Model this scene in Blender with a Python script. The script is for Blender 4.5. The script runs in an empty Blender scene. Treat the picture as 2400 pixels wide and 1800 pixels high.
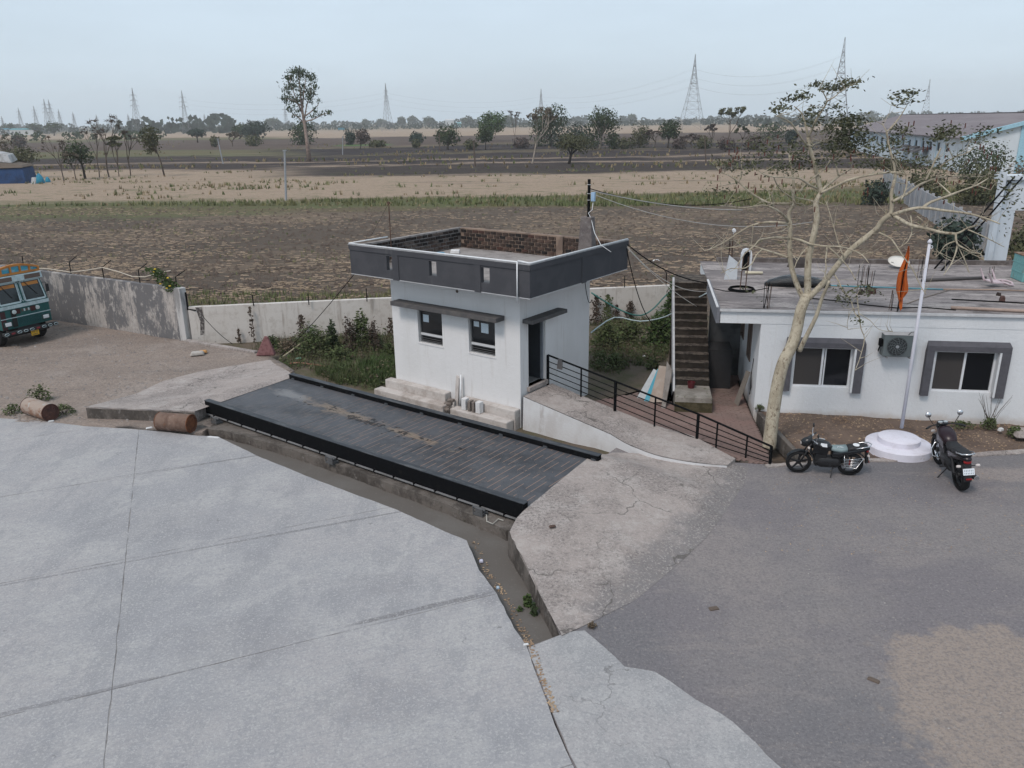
import bpy, bmesh, math, random
from mathutils import Vector, Matrix, noise as mnoise
from mathutils.geometry import tessellate_polygon
R = math.radians
rnd = random.Random(7)
scene = bpy.context.scene
C = scene.collection

# ------------------------------------------------------------ camera
CAM_H = 8.6; FPX = 1857.0; PITCH = R(18.35); ROLL = R(0.79)
_fw = Vector((0, math.cos(PITCH), -math.sin(PITCH))); _r0 = Vector((1, 0, 0)); _u0 = _r0.cross(_fw)
_rt = _r0*math.cos(ROLL) - _u0*math.sin(ROLL); _up = _u0*math.cos(ROLL) + _r0*math.sin(ROLL)
cam_d = bpy.data.cameras.new('camera'); cam = bpy.data.objects.new('camera', cam_d); C.objects.link(cam)
cam.matrix_world = Matrix(((_rt.x, _up.x, -_fw.x, 0), (_rt.y, _up.y, -_fw.y, 0), (_rt.z, _up.z, -_fw.z, CAM_H), (0, 0, 0, 1)))
cam_d.sensor_width = 36; cam_d.lens = 36*FPX/2400; cam_d.clip_start = 0.1; cam_d.clip_end = 20000
scene.camera = cam

# ------------------------------------------------------------ sky, sun, exposure
SUN_EL = 52; SUN_AZ = 215      # azimuth from +Y clockwise (degrees)
world = bpy.data.worlds.new('World'); scene.world = world; world.use_nodes = True
wn = world.node_tree; bg = wn.nodes['Background']
sky = wn.nodes.new('ShaderNodeTexSky'); sky.sky_type = 'NISHITA'; sky.sun_disc = False
sky.sun_elevation = R(SUN_EL); sky.sun_rotation = R(SUN_AZ); sky.air_density = 1.0; sky.dust_density = 3.0; sky.ozone_density = 1.5; sky.altitude = 300
hs = wn.nodes.new('ShaderNodeHueSaturation'); hs.inputs['Saturation'].default_value = SKY_SAT = 0.62
cl = wn.nodes.new('ShaderNodeMix'); cl.data_type = 'RGBA'; cl.inputs[0].default_value = 0.72
cl.inputs[7].default_value = (6.7, 8.05, 9.3, 1)
wn.links.new(sky.outputs[0], hs.inputs['Color']); wn.links.new(hs.outputs[0], cl.inputs[6])
# thin uneven veil of high cloud over the whole sky
tcw = wn.nodes.new('ShaderNodeTexCoord'); mpw = wn.nodes.new('ShaderNodeMapping'); mpw.inputs['Scale'].default_value = (1.6, 1.6, 7.0); nw = wn.nodes.new('ShaderNodeTexNoise'); nw.inputs['Scale'].default_value = 1.3; nw.inputs['Detail'].default_value = 6; nw.inputs['Roughness'].default_value = .6
mrw = wn.nodes.new('ShaderNodeMapRange'); mrw.inputs['From Min'].default_value = .35; mrw.inputs['From Max'].default_value = .7; mrw.inputs['To Min'].default_value = .95; mrw.inputs['To Max'].default_value = 1.06
vmw = wn.nodes.new('ShaderNodeVectorMath'); vmw.operation = 'SCALE'
wn.links.new(tcw.outputs['Generated'], mpw.inputs[0]); wn.links.new(mpw.outputs[0], nw.inputs[0]); wn.links.new(nw.outputs['Fac'], mrw.inputs[0]); wn.links.new(mrw.outputs[0], vmw.inputs['Scale']); wn.links.new(cl.outputs[2], vmw.inputs[0]); wn.links.new(vmw.outputs[0], bg.inputs[0])
bg.inputs[1].default_value = 0.085
sd = bpy.data.lights.new('sun', 'SUN'); sun = bpy.data.objects.new('sun', sd); C.objects.link(sun)
sd.energy = 1.5; sd.angle = R(14); sd.color = (1, .90, .83)
_sdir = Vector((math.sin(R(SUN_AZ))*math.cos(R(SUN_EL)), math.cos(R(SUN_AZ))*math.cos(R(SUN_EL)), math.sin(R(SUN_EL))))
sun.rotation_euler = (-_sdir).to_track_quat('-Z', 'Y').to_euler(); sun.location = (0, 0, 60)
vs = scene.view_settings; vs.view_transform = 'Standard'; vs.look = 'None'; vs.exposure = 0.40; vs.gamma = 1; vs.use_curve_mapping = False
scene.render.engine = 'CYCLES'
cy = scene.cycles; cy.use_denoising = True; cy.max_bounces = 6; cy.diffuse_bounces = 3; cy.glossy_bounces = 3; cy.transmission_bounces = 4; cy.transparent_max_bounces = 6; cy.volume_bounces = 1
cy.use_adaptive_sampling = True; cy.adaptive_threshold = 0.01

# ------------------------------------------------------------ where a picture point meets a plane of the place (construction-time surveying)
def ray(px, py): return _fw + _rt*((px-1200)/FPX) + _up*((900-py)/FPX)
def W(px, py, z=0.0):
    d = ray(px, py); t = (z-CAM_H)/d.z; return Vector((d.x*t, d.y*t, z))
def WY(px, py, Y):
    d = ray(px, py); t = Y/d.y; return Vector((d.x*t, Y, CAM_H+d.z*t))
def proj(p):
    v = Vector(p) - Vector((0, 0, CAM_H)); c = v.dot(_fw); return 1200+FPX*v.dot(_rt)/c, 900-FPX*v.dot(_up)/c
class Frame:
    def __init__(s, o, deg):
        s.o = Vector(o); s.a = R(deg); s.x = Vector((math.cos(s.a), math.sin(s.a), 0)); s.y = Vector((-math.sin(s.a), math.cos(s.a), 0))
    def w(s, x, y, z=0): return s.o + s.x*x + s.y*y + Vector((0, 0, z))
    def l(s, p): q = Vector(p)-s.o; return Vector((q.dot(s.x), q.dot(s.y), q.z))
    def g(s, px, py, z=0): return s.l(W(px, py, z))
    def on_y(s, px, py, y):
        d = ray(px, py); o = Vector((0, 0, CAM_H)); t = ((s.o+s.y*y)-o).dot(s.y)/d.dot(s.y); return s.l(o+d*t)
    def on_x(s, px, py, x):
        d = ray(px, py); o = Vector((0, 0, CAM_H)); t = ((s.o+s.x*x)-o).dot(s.x)/d.dot(s.x); return s.l(o+d*t)
HUT = Frame(W(1220.9, 988.4, 0), -36.8)
BLD = Frame(W(1766, 966, 0), -9.0)

# ------------------------------------------------------------ materials
MATS = {}
def mat(name, col, layers=(), rough=0.9, bump=None, metal=0.0, spec=0.3, obj=True):
    """layers: dicts kind noise/voronoi/wave/mask, scale, lo, hi, col, amt"""
    if name in MATS: return MATS[name]
    m = bpy.data.materials.new(name); m.use_nodes = True; nt = m.node_tree; N = nt.nodes; L = nt.links
    b = N['Principled BSDF']; b.inputs['Roughness'].default_value = rough; b.inputs['Metallic'].default_value = metal
    b.inputs['Specular IOR Level'].default_value = spec
    tc = N.new('ShaderNodeTexCoord'); co = tc.outputs['Object']
    def tex(k, scale, detail=4, rgh=0.6, dist=0.0, off=(0, 0, 0), rot=0.0):
        mp = N.new('ShaderNodeMapping'); sc = scale if isinstance(scale, (tuple, list)) else (scale,)*3
        mp.inputs['Scale'].default_value = sc; mp.inputs['Location'].default_value = off; cin = co
        if rot:
            vr = N.new('ShaderNodeVectorRotate'); vr.rotation_type = 'Z_AXIS'; vr.inputs['Angle'].default_value = -rot; L.new(co, vr.inputs['Vector']); cin = vr.outputs[0]
        L.new(cin, mp.inputs['Vector'])
        if k == 'noise':
            t = N.new('ShaderNodeTexNoise'); t.inputs['Scale'].default_value = 1; t.inputs['Detail'].default_value = detail; t.inputs['Roughness'].default_value = rgh; t.inputs['Distortion'].default_value = dist
            L.new(mp.outputs[0], t.inputs['Vector']); return t.outputs['Fac']
        if k == 'voronoi':
            t = N.new('ShaderNodeTexVoronoi'); t.inputs['Scale'].default_value = 1; L.new(mp.outputs[0], t.inputs['Vector']); return t.outputs['Distance']
        if k == 'crack':
            t0 = N.new('ShaderNodeTexNoise'); t0.inputs['Scale'].default_value = 2.5; t0.inputs['Detail'].default_value = 5; L.new(mp.outputs[0], t0.inputs['Vector'])
            va = N.new('ShaderNodeVectorMath'); va.operation = 'MULTIPLY_ADD'; va.inputs[1].default_value = (.6,)*3; L.new(t0.outputs['Color'], va.inputs[0]); L.new(mp.outputs[0], va.inputs[2])
            t = N.new('ShaderNodeTexVoronoi'); t.feature = 'DISTANCE_TO_EDGE'; t.inputs['Scale'].default_value = 1; L.new(va.outputs[0], t.inputs['Vector']); return t.outputs['Distance']
        if k == 'wave':
            t = N.new('ShaderNodeTexWave'); t.inputs['Scale'].default_value = 1; t.inputs['Distortion'].default_value = dist; t.inputs['Detail'].default_value = detail
            L.new(mp.outputs[0], t.inputs['Vector']); return t.outputs['Fac']
    def remap(sock, lo, hi):
        r = N.new('ShaderNodeMapRange'); r.interpolation_type = 'SMOOTHSTEP'; r.inputs['From Min'].default_value = lo; r.inputs['From Max'].default_value = hi; L.new(sock, r.inputs['Value']); return r.outputs[0]
    def mathn(op, a, bb):
        q = N.new('ShaderNodeMath'); q.operation = op
        for i, s in enumerate((a, bb)):
            if isinstance(s, (int, float)): q.inputs[i].default_value = s
            elif s is not None: L.new(s, q.inputs[i])
        return q.outputs[0]
    col = (*col, 1) if len(col) == 3 else col
    cur = None
    for ly in layers:
        if ly['k'] == 'blob':          # a stain of its own shape: distance from a point, edge broken by noise
            sx = N.new('ShaderNodeVectorMath'); sx.operation = 'SUBTRACT'; sx.inputs[1].default_value = ly['at']; L.new(co, sx.inputs[0])
            rv = N.new('ShaderNodeVectorRotate'); rv.rotation_type = 'Z_AXIS'; rv.inputs['Angle'].default_value = -ly.get('rot', 0); L.new(sx.outputs[0], rv.inputs['Vector'])
            ms = N.new('ShaderNodeVectorMath'); ms.operation = 'MULTIPLY'; ms.inputs[1].default_value = tuple(1/r for r in ly['r']); L.new(rv.outputs[0], ms.inputs[0])
            ln = N.new('ShaderNodeVectorMath'); ln.operation = 'LENGTH'; L.new(ms.outputs[0], ln.inputs[0])
            nz = tex('noise', ly.get('scale', 1.5), 6, .65)
            f = mathn('ADD', ln.outputs['Value'], mathn('MULTIPLY', mathn('SUBTRACT', nz, .5), ly.get('rag', 1.0)))
            f = remap(f, ly.get('hi', 1.05), ly.get('lo', .9))
        elif ly['k'] == 'ring':        # a tyre track: an arc of given centre, radius and width, broken by noise
            sx = N.new('ShaderNodeVectorMath'); sx.operation = 'DISTANCE'; sx.inputs[1].default_value = (*ly['at'], 0); sz_ = N.new('ShaderNodeVectorMath'); sz_.operation = 'MULTIPLY'; sz_.inputs[1].default_value = (1, 1, 0); L.new(co, sz_.inputs[0]); L.new(sz_.outputs[0], sx.inputs[0])
            f = mathn('ABSOLUTE', mathn('SUBTRACT', sx.outputs['Value'], ly['r']), None)
            f = mathn('ADD', f, mathn('MULTIPLY', mathn('SUBTRACT', tex('noise', 1.2, 6, .7), .5), ly.get('rag', .5)))
            f = remap(f, ly['w'], ly['w']*.3)
        elif ly['k'] == 'attr':        # a painted-on boundary of wear stored with the mesh
            at = N.new('ShaderNodeAttribute'); at.attribute_name = ly['name']
            f = remap(mathn('ADD', at.outputs['Fac'], mathn('MULTIPLY', mathn('SUBTRACT', tex('noise', ly.get('scale', 1.4), 7, .7), .5), ly.get('rag', 1.0))), ly.get('lo', .4), ly.get('hi', .6))
        else:
            f = remap(tex(ly['k'], ly['scale'], ly.get('d', 4), ly.get('rg', .6), ly.get('dist', 0), ly.get('off', (0, 0, 0)), ly.get('rot', 0)), ly.get('lo', .4), ly.get('hi', .6))
        if 'also' in ly:
            a = ly['also']; f = mathn('MULTIPLY', f, remap(tex(a['k'], a['scale'], a.get('d', 4), .6, a.get('dist', 0)), a.get('lo', .4), a.get('hi', .6)))
        f = mathn('MULTIPLY', f, ly.get('amt', 1.0))
        mx = N.new('ShaderNodeMix'); mx.data_type = 'RGBA'
        if cur is None: mx.inputs[6].default_value = col
        else: L.new(cur, mx.inputs[6])
        mx.inputs[7].default_value = (*ly['col'], 1); L.new(f, mx.inputs[0]); cur = mx.outputs[2]
    if cur is None: b.inputs['Base Color'].default_value = col
    else: L.new(cur, b.inputs['Base Color'])
    if bump:
        hs_ = None
        for (sc, st) in bump:
            t = tex('noise', sc, 5, .65); t = mathn('MULTIPLY', t, st); hs_ = t if hs_ is None else mathn('ADD', hs_, t)
        bn = N.new('ShaderNodeBump'); bn.inputs['Distance'].default_value = 1.0; bn.inputs['Strength'].default_value = 1.0; L.new(hs_, bn.inputs['Height']); L.new(bn.outputs[0], b.inputs['Normal'])
    m['nt'] = 1; MATS[name] = m
    return m
def flat(name, col, rough=0.7, metal=0.0, spec=0.4, var=0.12, sc=6.0):
    d = tuple(c*(1-var*2) for c in col)
    return mat(name, col, [dict(k='noise', scale=sc, lo=.35, hi=.75, col=d, amt=.8)], rough=rough, metal=metal, spec=spec)

# ------------------------------------------------------------ mesh building
class MB:
    def __init__(s): s.v = []; s.f = []
    def add(s, vs, fs):
        o = len(s.v); s.v += [tuple(q) for q in vs]; s.f += [tuple(i+o for i in f) for f in fs]; return s
    def box(s, x0, x1, y0, y1, z0, z1):
        return s.add([(x0,y0,z0),(x1,y0,z0),(x1,y1,z0),(x0,y1,z0),(x0,y0,z1),(x1,y0,z1),(x1,y1,z1),(x0,y1,z1)],
                     [(0,3,2,1),(4,5,6,7),(0,1,5,4),(1,2,6,5),(2,3,7,6),(3,0,4,7)])
    def hexa(s, lo, hi):   # two quads of points, bottom and top (ccw from above)
        return s.add(list(lo)+list(hi), [(0,3,2,1),(4,5,6,7),(0,1,5,4),(1,2,6,5),(2,3,7,6),(3,0,4,7)])
    def quad(s, a, b, c, d): return s.add([a,b,c,d], [(0,1,2,3)])
    def prism(s, poly, z0, z1, bottom=False):
        n = len(poly); P = [(p[0], p[1]) for p in poly]
        area = sum(P[i][0]*P[(i+1)%n][1]-P[(i+1)%n][0]*P[i][1] for i in range(n))
        if area < 0: P.reverse()
        zt = z1 if callable(z1) else (lambda x, y: z1)
        vs = [(x, y, z0) for x, y in P] + [(x, y, zt(x, y)) for x, y in P]
        tris = tessellate_polygon([[Vector((x, y, 0)) for x, y in P]])
        fs = []
        for t in tris:
            a, b, c = t
            cr = (P[b][0]-P[a][0])*(P[c][1]-P[a][1])-(P[b][1]-P[a][1])*(P[c][0]-P[a][0])
            if cr < 0: b, c = c, b
            fs.append((a+n, b+n, c+n))
            if bottom: fs.append((a, c, b))
        fs += [(i, (i+1)%n, (i+1)%n+n, i+n) for i in range(n)]
        return s.add(vs, fs)
    def tube(s, pts, rad, n=8, cap=True):
        pts = [Vector(p) for p in pts]; m = len(pts)
        rs = rad if isinstance(rad, (list, tuple)) else [rad]*m
        vs = []; prev = None
        for i, p in enumerate(pts):
            t = (pts[min(i+1, m-1)]-pts[max(i-1, 0)]).normalized()
            if prev is None:
                a = Vector((0, 0, 1)) if abs(t.z) < .9 else Vector((1, 0, 0)); x = t.cross(a).normalized()
            else:
                x = (prev - t*prev.dot(t)).normalized()
            prev = x; y = t.cross(x)
            vs += [p + (x*math.cos(k*2*math.pi/n)+y*math.sin(k*2*math.pi/n))*rs[i] for k in range(n)]
        fs = [(i*n+k, i*n+(k+1)%n, (i+1)*n+(k+1)%n, (i+1)*n+k) for i in range(m-1) for k in range(n)]
        if cap: fs += [tuple(range(n-1, -1, -1)), tuple((m-1)*n+k for k in range(n))]
        return s.add(vs, fs)
    def lathe(s, prof, n=24, c=(0, 0, 0), axis='z'):   # prof: (r, h)
        m = len(prof); vs = []
        for r, h in prof:
            for k in range(n):
                a = 2*math.pi*k/n; p = (r*math.cos(a), r*math.sin(a), h)
                if axis == 'y': p = (p[0], h, p[1])
                if axis == 'x': p = (h, p[0], p[1])
                vs.append((p[0]+c[0], p[1]+c[1], p[2]+c[2]))
        fs = [(i*n+k, i*n+(k+1)%n, (i+1)*n+(k+1)%n, (i+1)*n+k) for i in range(m-1) for k in range(n)]
        if prof[0][0] > 1e-5: fs.append(tuple(range(n-1, -1, -1)))
        if prof[-1][0] > 1e-5: fs.append(tuple((m-1)*n+k for k in range(n)))
        return s.add(vs, fs)
    def torus(s, c, R0, r, n=28, m=10, axis='y', sx=1.0):
        vs = []
        for i in range(n):
            a = 2*math.pi*i/n
            for j in range(m):
                b = 2*math.pi*j/m; q = R0+r*math.cos(b); h = r*math.sin(b)*sx
                p = (q*math.cos(a), q*math.sin(a), h)
                if axis == 'y': p = (p[0], p[2], p[1])
                if axis == 'x': p = (p[2], p[0], p[1])
                vs.append((p[0]+c[0], p[1]+c[1], p[2]+c[2]))
        fs = [(i*m+j, ((i+1)%n)*m+j, ((i+1)%n)*m+(j+1)%m, i*m+(j+1)%m) for i in range(n) for j in range(m)]
        return s.add(vs, fs)
    def loft(s, rings, cap=True):   # rings: equal-length closed loops
        n = len(rings[0]); m = len(rings); vs = [p for r in rings for p in r]
        fs = [(i*n+k, i*n+(k+1)%n, (i+1)*n+(k+1)%n, (i+1)*n+k) for i in range(m-1) for k in range(n)]
        if cap: fs += [tuple(range(n-1, -1, -1)), tuple((m-1)*n+k for k in range(n))]
        return s.add(vs, fs)
    def mesh(s, name, m=None, smooth=False):
        me = bpy.data.meshes.new(name); me.from_pydata(s.v, [], s.f); me.update()
        bm = bmesh.new(); bm.from_mesh(me); bmesh.ops.recalc_face_normals(bm, faces=bm.faces[:]); bm.to_mesh(me); bm.free()
        if m: me.materials.append(m)
        if smooth: me.polygons.foreach_set('use_smooth', [True]*len(me.polygons))
        return me
    def build(s, name, m, parent=None, smooth=False, bevel=0, recalc=True):
        if recalc: me = s.mesh(name, m, smooth)
        else:
            me = bpy.data.meshes.new(name); me.from_pydata(s.v, [], s.f); me.materials.append(m); me.update()
        return link(name, me, parent, bevel)
def link(name, me, parent=None, bevel=0, angle=40):
    o = bpy.data.objects.new(name, me); C.objects.link(o)
    if parent: o.parent = parent
    if bevel:
        b = o.modifiers.new('bevel', 'BEVEL'); b.width = bevel; b.segments = 2; b.limit_method = 'ANGLE'; b.angle_limit = R(angle)
    return o
def autosmooth(o, deg=40):
    me = o.data; me.polygons.foreach_set('use_smooth', [True]*len(me.polygons))
    try: me.set_sharp_from_angle(angle=R(deg))
    except Exception: pass
    return o
def tag(o, label=None, cat=None, group=None, kind=None):
    if label: o['label'] = label
    if cat: o['category'] = cat
    if group: o['group'] = group
    if kind: o['kind'] = kind
    return o
def thing(name, label, cat, loc=(0, 0, 0), rz=0.0, group=None):
    o = bpy.data.objects.new(name, None); C.objects.link(o); o.location = loc; o.rotation_euler = (0, 0, rz); o.empty_display_size = .2
    return tag(o, label, cat, group)
def copy_tree(o, parent=None):
    c = o.copy(); C.objects.link(c)
    if parent: c.parent = parent
    for ch in list(o.children): copy_tree(ch, c)
    return c
def pxpoly(pts, z=0.0): return [W(x, y, z) for x, y in pts]
def in_poly(x, y, poly):
    c = False; n = len(poly); j = n-1
    for i in range(n):
        xi, yi = poly[i][0], poly[i][1]; xj, yj = poly[j][0], poly[j][1]
        if (yi > y) != (yj > y) and x < (xj-xi)*(y-yi)/(yj-yi)+xi: c = not c
        j = i
    return c
def clip_half(poly, p, n):   # keep the side where (q-p).n >= 0
    out = []
    for i in range(len(poly)):
        a = poly[i]; b = poly[(i+1) % len(poly)]
        da = (a[0]-p[0])*n[0]+(a[1]-p[1])*n[1]; db = (b[0]-p[0])*n[0]+(b[1]-p[1])*n[1]
        if da >= 0: out.append(a)
        if (da >= 0) != (db >= 0):
            t = da/(da-db); out.append((a[0]+(b[0]-a[0])*t, a[1]+(b[1]-a[1])*t))
    return out
def rag(poly, step=.35, amp=.03, seed=1, closed=True):
    """subdivide an outline and make its edge uneven"""
    r = random.Random(seed); out = []
    n = len(poly)
    for i in range(n if closed else n-1):
        a = Vector((poly[i][0], poly[i][1])); b = Vector((poly[(i+1) % n][0], poly[(i+1) % n][1])); k = max(1, int((b-a).length/step))
        d = (b-a); nn = Vector((-d.y, d.x)).normalized() if d.length > 0 else Vector((0, 0))
        for j in range(k):
            q = a + d*(j/k) + (nn*r.uniform(-amp, amp) if j else Vector((0, 0))); out.append((q.x, q.y))
    if not closed: out.append((poly[-1][0], poly[-1][1]))
    return out
def sheet(poly, zf, res=.5, skirt=None):
    """ground sheet: outline kept exactly, inside divided to follow the height function"""
    bm = bmesh.new(); vs = [bm.verts.new((p[0], p[1], 0)) for p in poly]; bm.faces.new(vs)
    bmesh.ops.triangulate(bm, faces=bm.faces[:], quad_method='BEAUTY', ngon_method='EAR_CLIP')
    for _ in range(9):
        es = [e for e in bm.edges if e.calc_length() > res*1.6]
        if not es: break
        bmesh.ops.subdivide_edges(bm, edges=es, cuts=1); bmesh.ops.triangulate(bm, faces=[f for f in bm.faces if len(f.verts) > 3])
        if len(bm.faces) > 60000: break
    for v in bm.verts: v.co.z = zf(v.co.x, v.co.y)
    if skirt is not None:
        be = [e for e in bm.edges if len(e.link_faces) == 1]
        ret = bmesh.ops.extrude_edge_only(bm, edges=be)
        for g in ret['geom']:
            if isinstance(g, bmesh.types.BMVert): g.co.z = skirt
    bmesh.ops.recalc_face_normals(bm, faces=bm.faces[:])
    if sum(f.normal.z*f.calc_area() for f in bm.faces) < 0: bmesh.ops.reverse_faces(bm, faces=bm.faces[:])
    return bm
def bm_obj(name, bm, m, parent=None, smooth=True):
    me = bpy.data.meshes.new(name); bm.to_mesh(me); bm.free(); me.materials.append(m)
    if smooth: me.polygons.foreach_set('use_smooth', [True]*len(me.polygons))
    return link(name, me, parent)
def nz(x, y, z=0.0): return mnoise.noise(Vector((x, y, z)))
def sag(a, b, drop, n=14):
    a = Vector(a); b = Vector(b); return [a.lerp(b, i/n) - Vector((0, 0, drop*4*(i/n)*(1-i/n))) for i in range(n+1)]
# ============================================================ THE SETTING
ZG = -0.35     # level of the fields
def field_material():
    m = bpy.data.materials.new('field_soil'); m.use_nodes = True; nt = m.node_tree; N = nt.nodes; L = nt.links; b = N['Principled BSDF']
    b.inputs['Roughness'].default_value = 1; b.inputs['Specular IOR Level'].default_value = .1
    geo = N.new('ShaderNodeNewGeometry'); pos = geo.outputs['Position']
    def noise(sc, det=4, rg=.6, off=(0, 0, 0), dist=0):
        mp = N.new('ShaderNodeMapping'); mp.inputs['Scale'].default_value = sc; mp.inputs['Location'].default_value = off; mp.inputs['Rotation'].default_value = (0, 0, R(3)); L.new(pos, mp.inputs[0])
        t = N.new('ShaderNodeTexNoise'); t.inputs['Scale'].default_value = 1; t.inputs['Detail'].default_value = det; t.inputs['Roughness'].default_value = rg; t.inputs['Distortion'].default_value = dist
        L.new(mp.outputs[0], t.inputs[0]); return t.outputs['Fac']
    def mt(op, *a):
        q = N.new('ShaderNodeMath'); q.operation = op
        for i, s in enumerate(a):
            if isinstance(s, (int, float)): q.inputs[i].default_value = s
            else: L.new(s, q.inputs[i])
        return q.outputs[0]
    def rm(s, lo, hi):
        r = N.new('ShaderNodeMapRange'); r.interpolation_type = 'SMOOTHSTEP'; r.inputs['From Min'].default_value = lo; r.inputs['From Max'].default_value = hi; L.new(s, r.inputs[0]); return r.outputs[0]
    def mix(f, a, c):
        q = N.new('ShaderNodeMix'); q.data_type = 'RGBA'; L.new(f, q.inputs[0])
        for i, s in ((6, a), (7, c)):
            if isinstance(s, tuple): q.inputs[i].default_value = (*s, 1)
            else: L.new(s, q.inputs[i])
        return q.outputs[2]
    sp = N.new('ShaderNodeSeparateXYZ'); L.new(pos, sp.inputs[0]); X, Y = sp.outputs[0], sp.outputs[1]
    warp = mt('ADD', mt('MULTIPLY', mt('SUBTRACT', noise((.010, .016, 1), 4), .5), .34), mt('MULTIPLY', mt('SUBTRACT', noise((.12, .4, 1), 7, .78), .5), .20))
    Yw = mt('MULTIPLY', mt('SUBTRACT', Y, mt('MULTIPLY', X, .05)), mt('ADD', 1, warp))
    t = mt('DIVIDE', mt('LOGARITHM', mt('DIVIDE', mt('MAXIMUM', Yw, 1), 40.0), math.e), math.log(1600/40))
    def ramp(stops):
        r = N.new('ShaderNodeValToRGB'); e = r.color_ramp.elements
        tt = lambda y: math.log(y/40)/math.log(1600/40)
        e[0].position = 0; e[0].color = (*stops[0][1], 1); e[1].position = 1; e[1].color = (*stops[-1][1], 1)
        for y, c in stops[1:-1]:
            q = e.new(max(0, min(1, tt(y)))); q.color = (*c, 1)
        L.new(t, r.inputs[0]); return r.outputs[0]
    soil = (.112, .090, .073); soild = (.048, .038, .036); tan = (.345, .265, .198); grn = (.115, .122, .060); burnt = (.034, .028, .030); brn = (.095, .071, .060); olv = (.135, .112, .066)
    right = ramp([(40, soil), (84, soil), (88, olv), (90, grn), (100, grn), (103, olv), (106, tan), (140, tan), (146, soild), (180, soild), (184, tan), (190, burnt), (206, burnt), (210, tan), (216, soild), (250, burnt), (258, olv), (264, burnt), (320, burnt), (326, olv), (350, brn), (560, brn), (580, tan), (1000, tan), (1600, olv)])
    left = ramp([(40, soil), (80, soil), (84, grn), (88, olv), (97, grn), (104, tan), (172, tan), (180, soild), (205, soild), (212, tan), (218, soild), (258, soild), (264, grn), (300, olv), (318, grn), (330, brn), (520, brn), (540, grn), (640, olv), (700, tan), (1000, tan), (1600, olv)])
    xr = mt('DIVIDE', X, mt('MAXIMUM', Y, 1))
    cur = mix(rm(mt('ADD', xr, mt('MULTIPLY', mt('SUBTRACT', noise((.03, .03, 1), 3), .5), .15)), -.34, -.22), left, right)
    # a bright green crop strip in the middle distance
    gs = mt('MULTIPLY', mt('MULTIPLY', rm(Yw, 352, 356), rm(Yw, 372, 368)), mt('MULTIPLY', rm(xr, -.22, -.2), rm(xr, -.135, -.15)))
    cur = mix(gs, cur, (.075, .14, .045))
    nearf = rm(Y, 92, 80)
    # stubble straw lying in streaks along the furrows of the near field
    fur = noise((.45, 2.6, 1), 8, .78); big = noise((.05, .10, 1), 3)
    straw = rm(mt('ADD', fur, mt('MULTIPLY', mt('SUBTRACT', big, .5), .8)), .48, .64)
    cur = mix(mt('MULTIPLY', mt('MULTIPLY', straw, nearf), .55), cur, (.27, .20, .145))
    pale = rm(noise((.16, .60, 1), 8, .75, (31, 7, 0)), .60, .68)
    cur = mix(mt('MULTIPLY', mt('MULTIPLY', pale, nearf), .6), cur, (.36, .28, .205))
    gw = rm(mt('ADD', noise((.7, 1.8, 1), 7, .75, (3, 11, 0)), mt('MULTIPLY', mt('SUBTRACT', big, .5), .4)), .56, .72)
    cur = mix(mt('MULTIPLY', mt('MULTIPLY', gw, nearf), .55), cur, (.085, .092, .045))
    # mottling everywhere: clods and tussocks
    clod = noise((2.2, 4.5, 1), 6, .8)
    cur = mix(mt('MULTIPLY', rm(clod, .46, .62), .42), cur, (.075, .059, .049))
    tus = rm(noise((.25, .8, 1), 8, .78, (5, 5, 0)), .54, .62)
    midf = mt('MULTIPLY', rm(Y, 84, 92), rm(Y, 190, 140))
    cur = mix(mt('MULTIPLY', mt('MULTIPLY', tus, midf), .7), cur, (.10, .115, .052))
    tn = rm(noise((.025, .22, 1), 5, .7, (9, 2, 0)), .58, .66)
    cur = mix(mt('MULTIPLY', mt('MULTIPLY', tn, rm(Y, 140, 200)), .55), cur, (.30, .225, .165))
    dk = rm(noise((.02, .18, 1), 5, .7, (17, 4, 0)), .58, .66)
    cur = mix(mt('MULTIPLY', mt('MULTIPLY', dk, rm(Y, 100, 150)), .6), cur, (.05, .04, .038))
    L.new(cur, b.inputs['Base Color'])
    bn = N.new('ShaderNodeBump'); bn.inputs['Strength'].default_value = 1; bn.inputs['Distance'].default_value = 1
    L.new(mt('ADD', mt('MULTIPLY', fur, .10), mt('MULTIPLY', clod, .12)), bn.inputs['Height']); L.new(bn.outputs[0], b.inputs['Normal'])
    return m
M_FIELD = field_material()
def field_mesh():
    ys = [-30, 10, 26, 30]; y = 30
    while y < 120: y += .55+(y-30)*.012; ys.append(y)
    while y < 14000: y *= 1.12; ys.append(y)
    us = [-1.35+2.7*i/90 for i in range(91)]
    v = []; f = []
    for y in ys:
        w = max(60, y*1.0)
        for u in us:
            x = u*w
            a = max(0, min(1, (y-36)/4))*max(0, min(1, (130-y)/30))
            z = ZG + a*(.035*nz(x*.9, y*3.1)+.06*nz(x*.12, y*.3, 4)) + (0.35*nz(x*.004, y*.012, 9) if 130 < y < 900 else 0)
            v.append((x, y, z))
    n = len(us)
    for j in range(len(ys)-1):
        for i in range(n-1): f.append((j*n+i, j*n+i+1, (j+1)*n+i+1, (j+1)*n+i))
    mb = MB(); mb.v = v; mb.f = f; return mb
o = field_mesh().build('field', M_FIELD, recalc=False); tag(o, 'ploughed and fallow brown fields reaching to the horizon', kind='structure')
autosmooth(o, 60)

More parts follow.
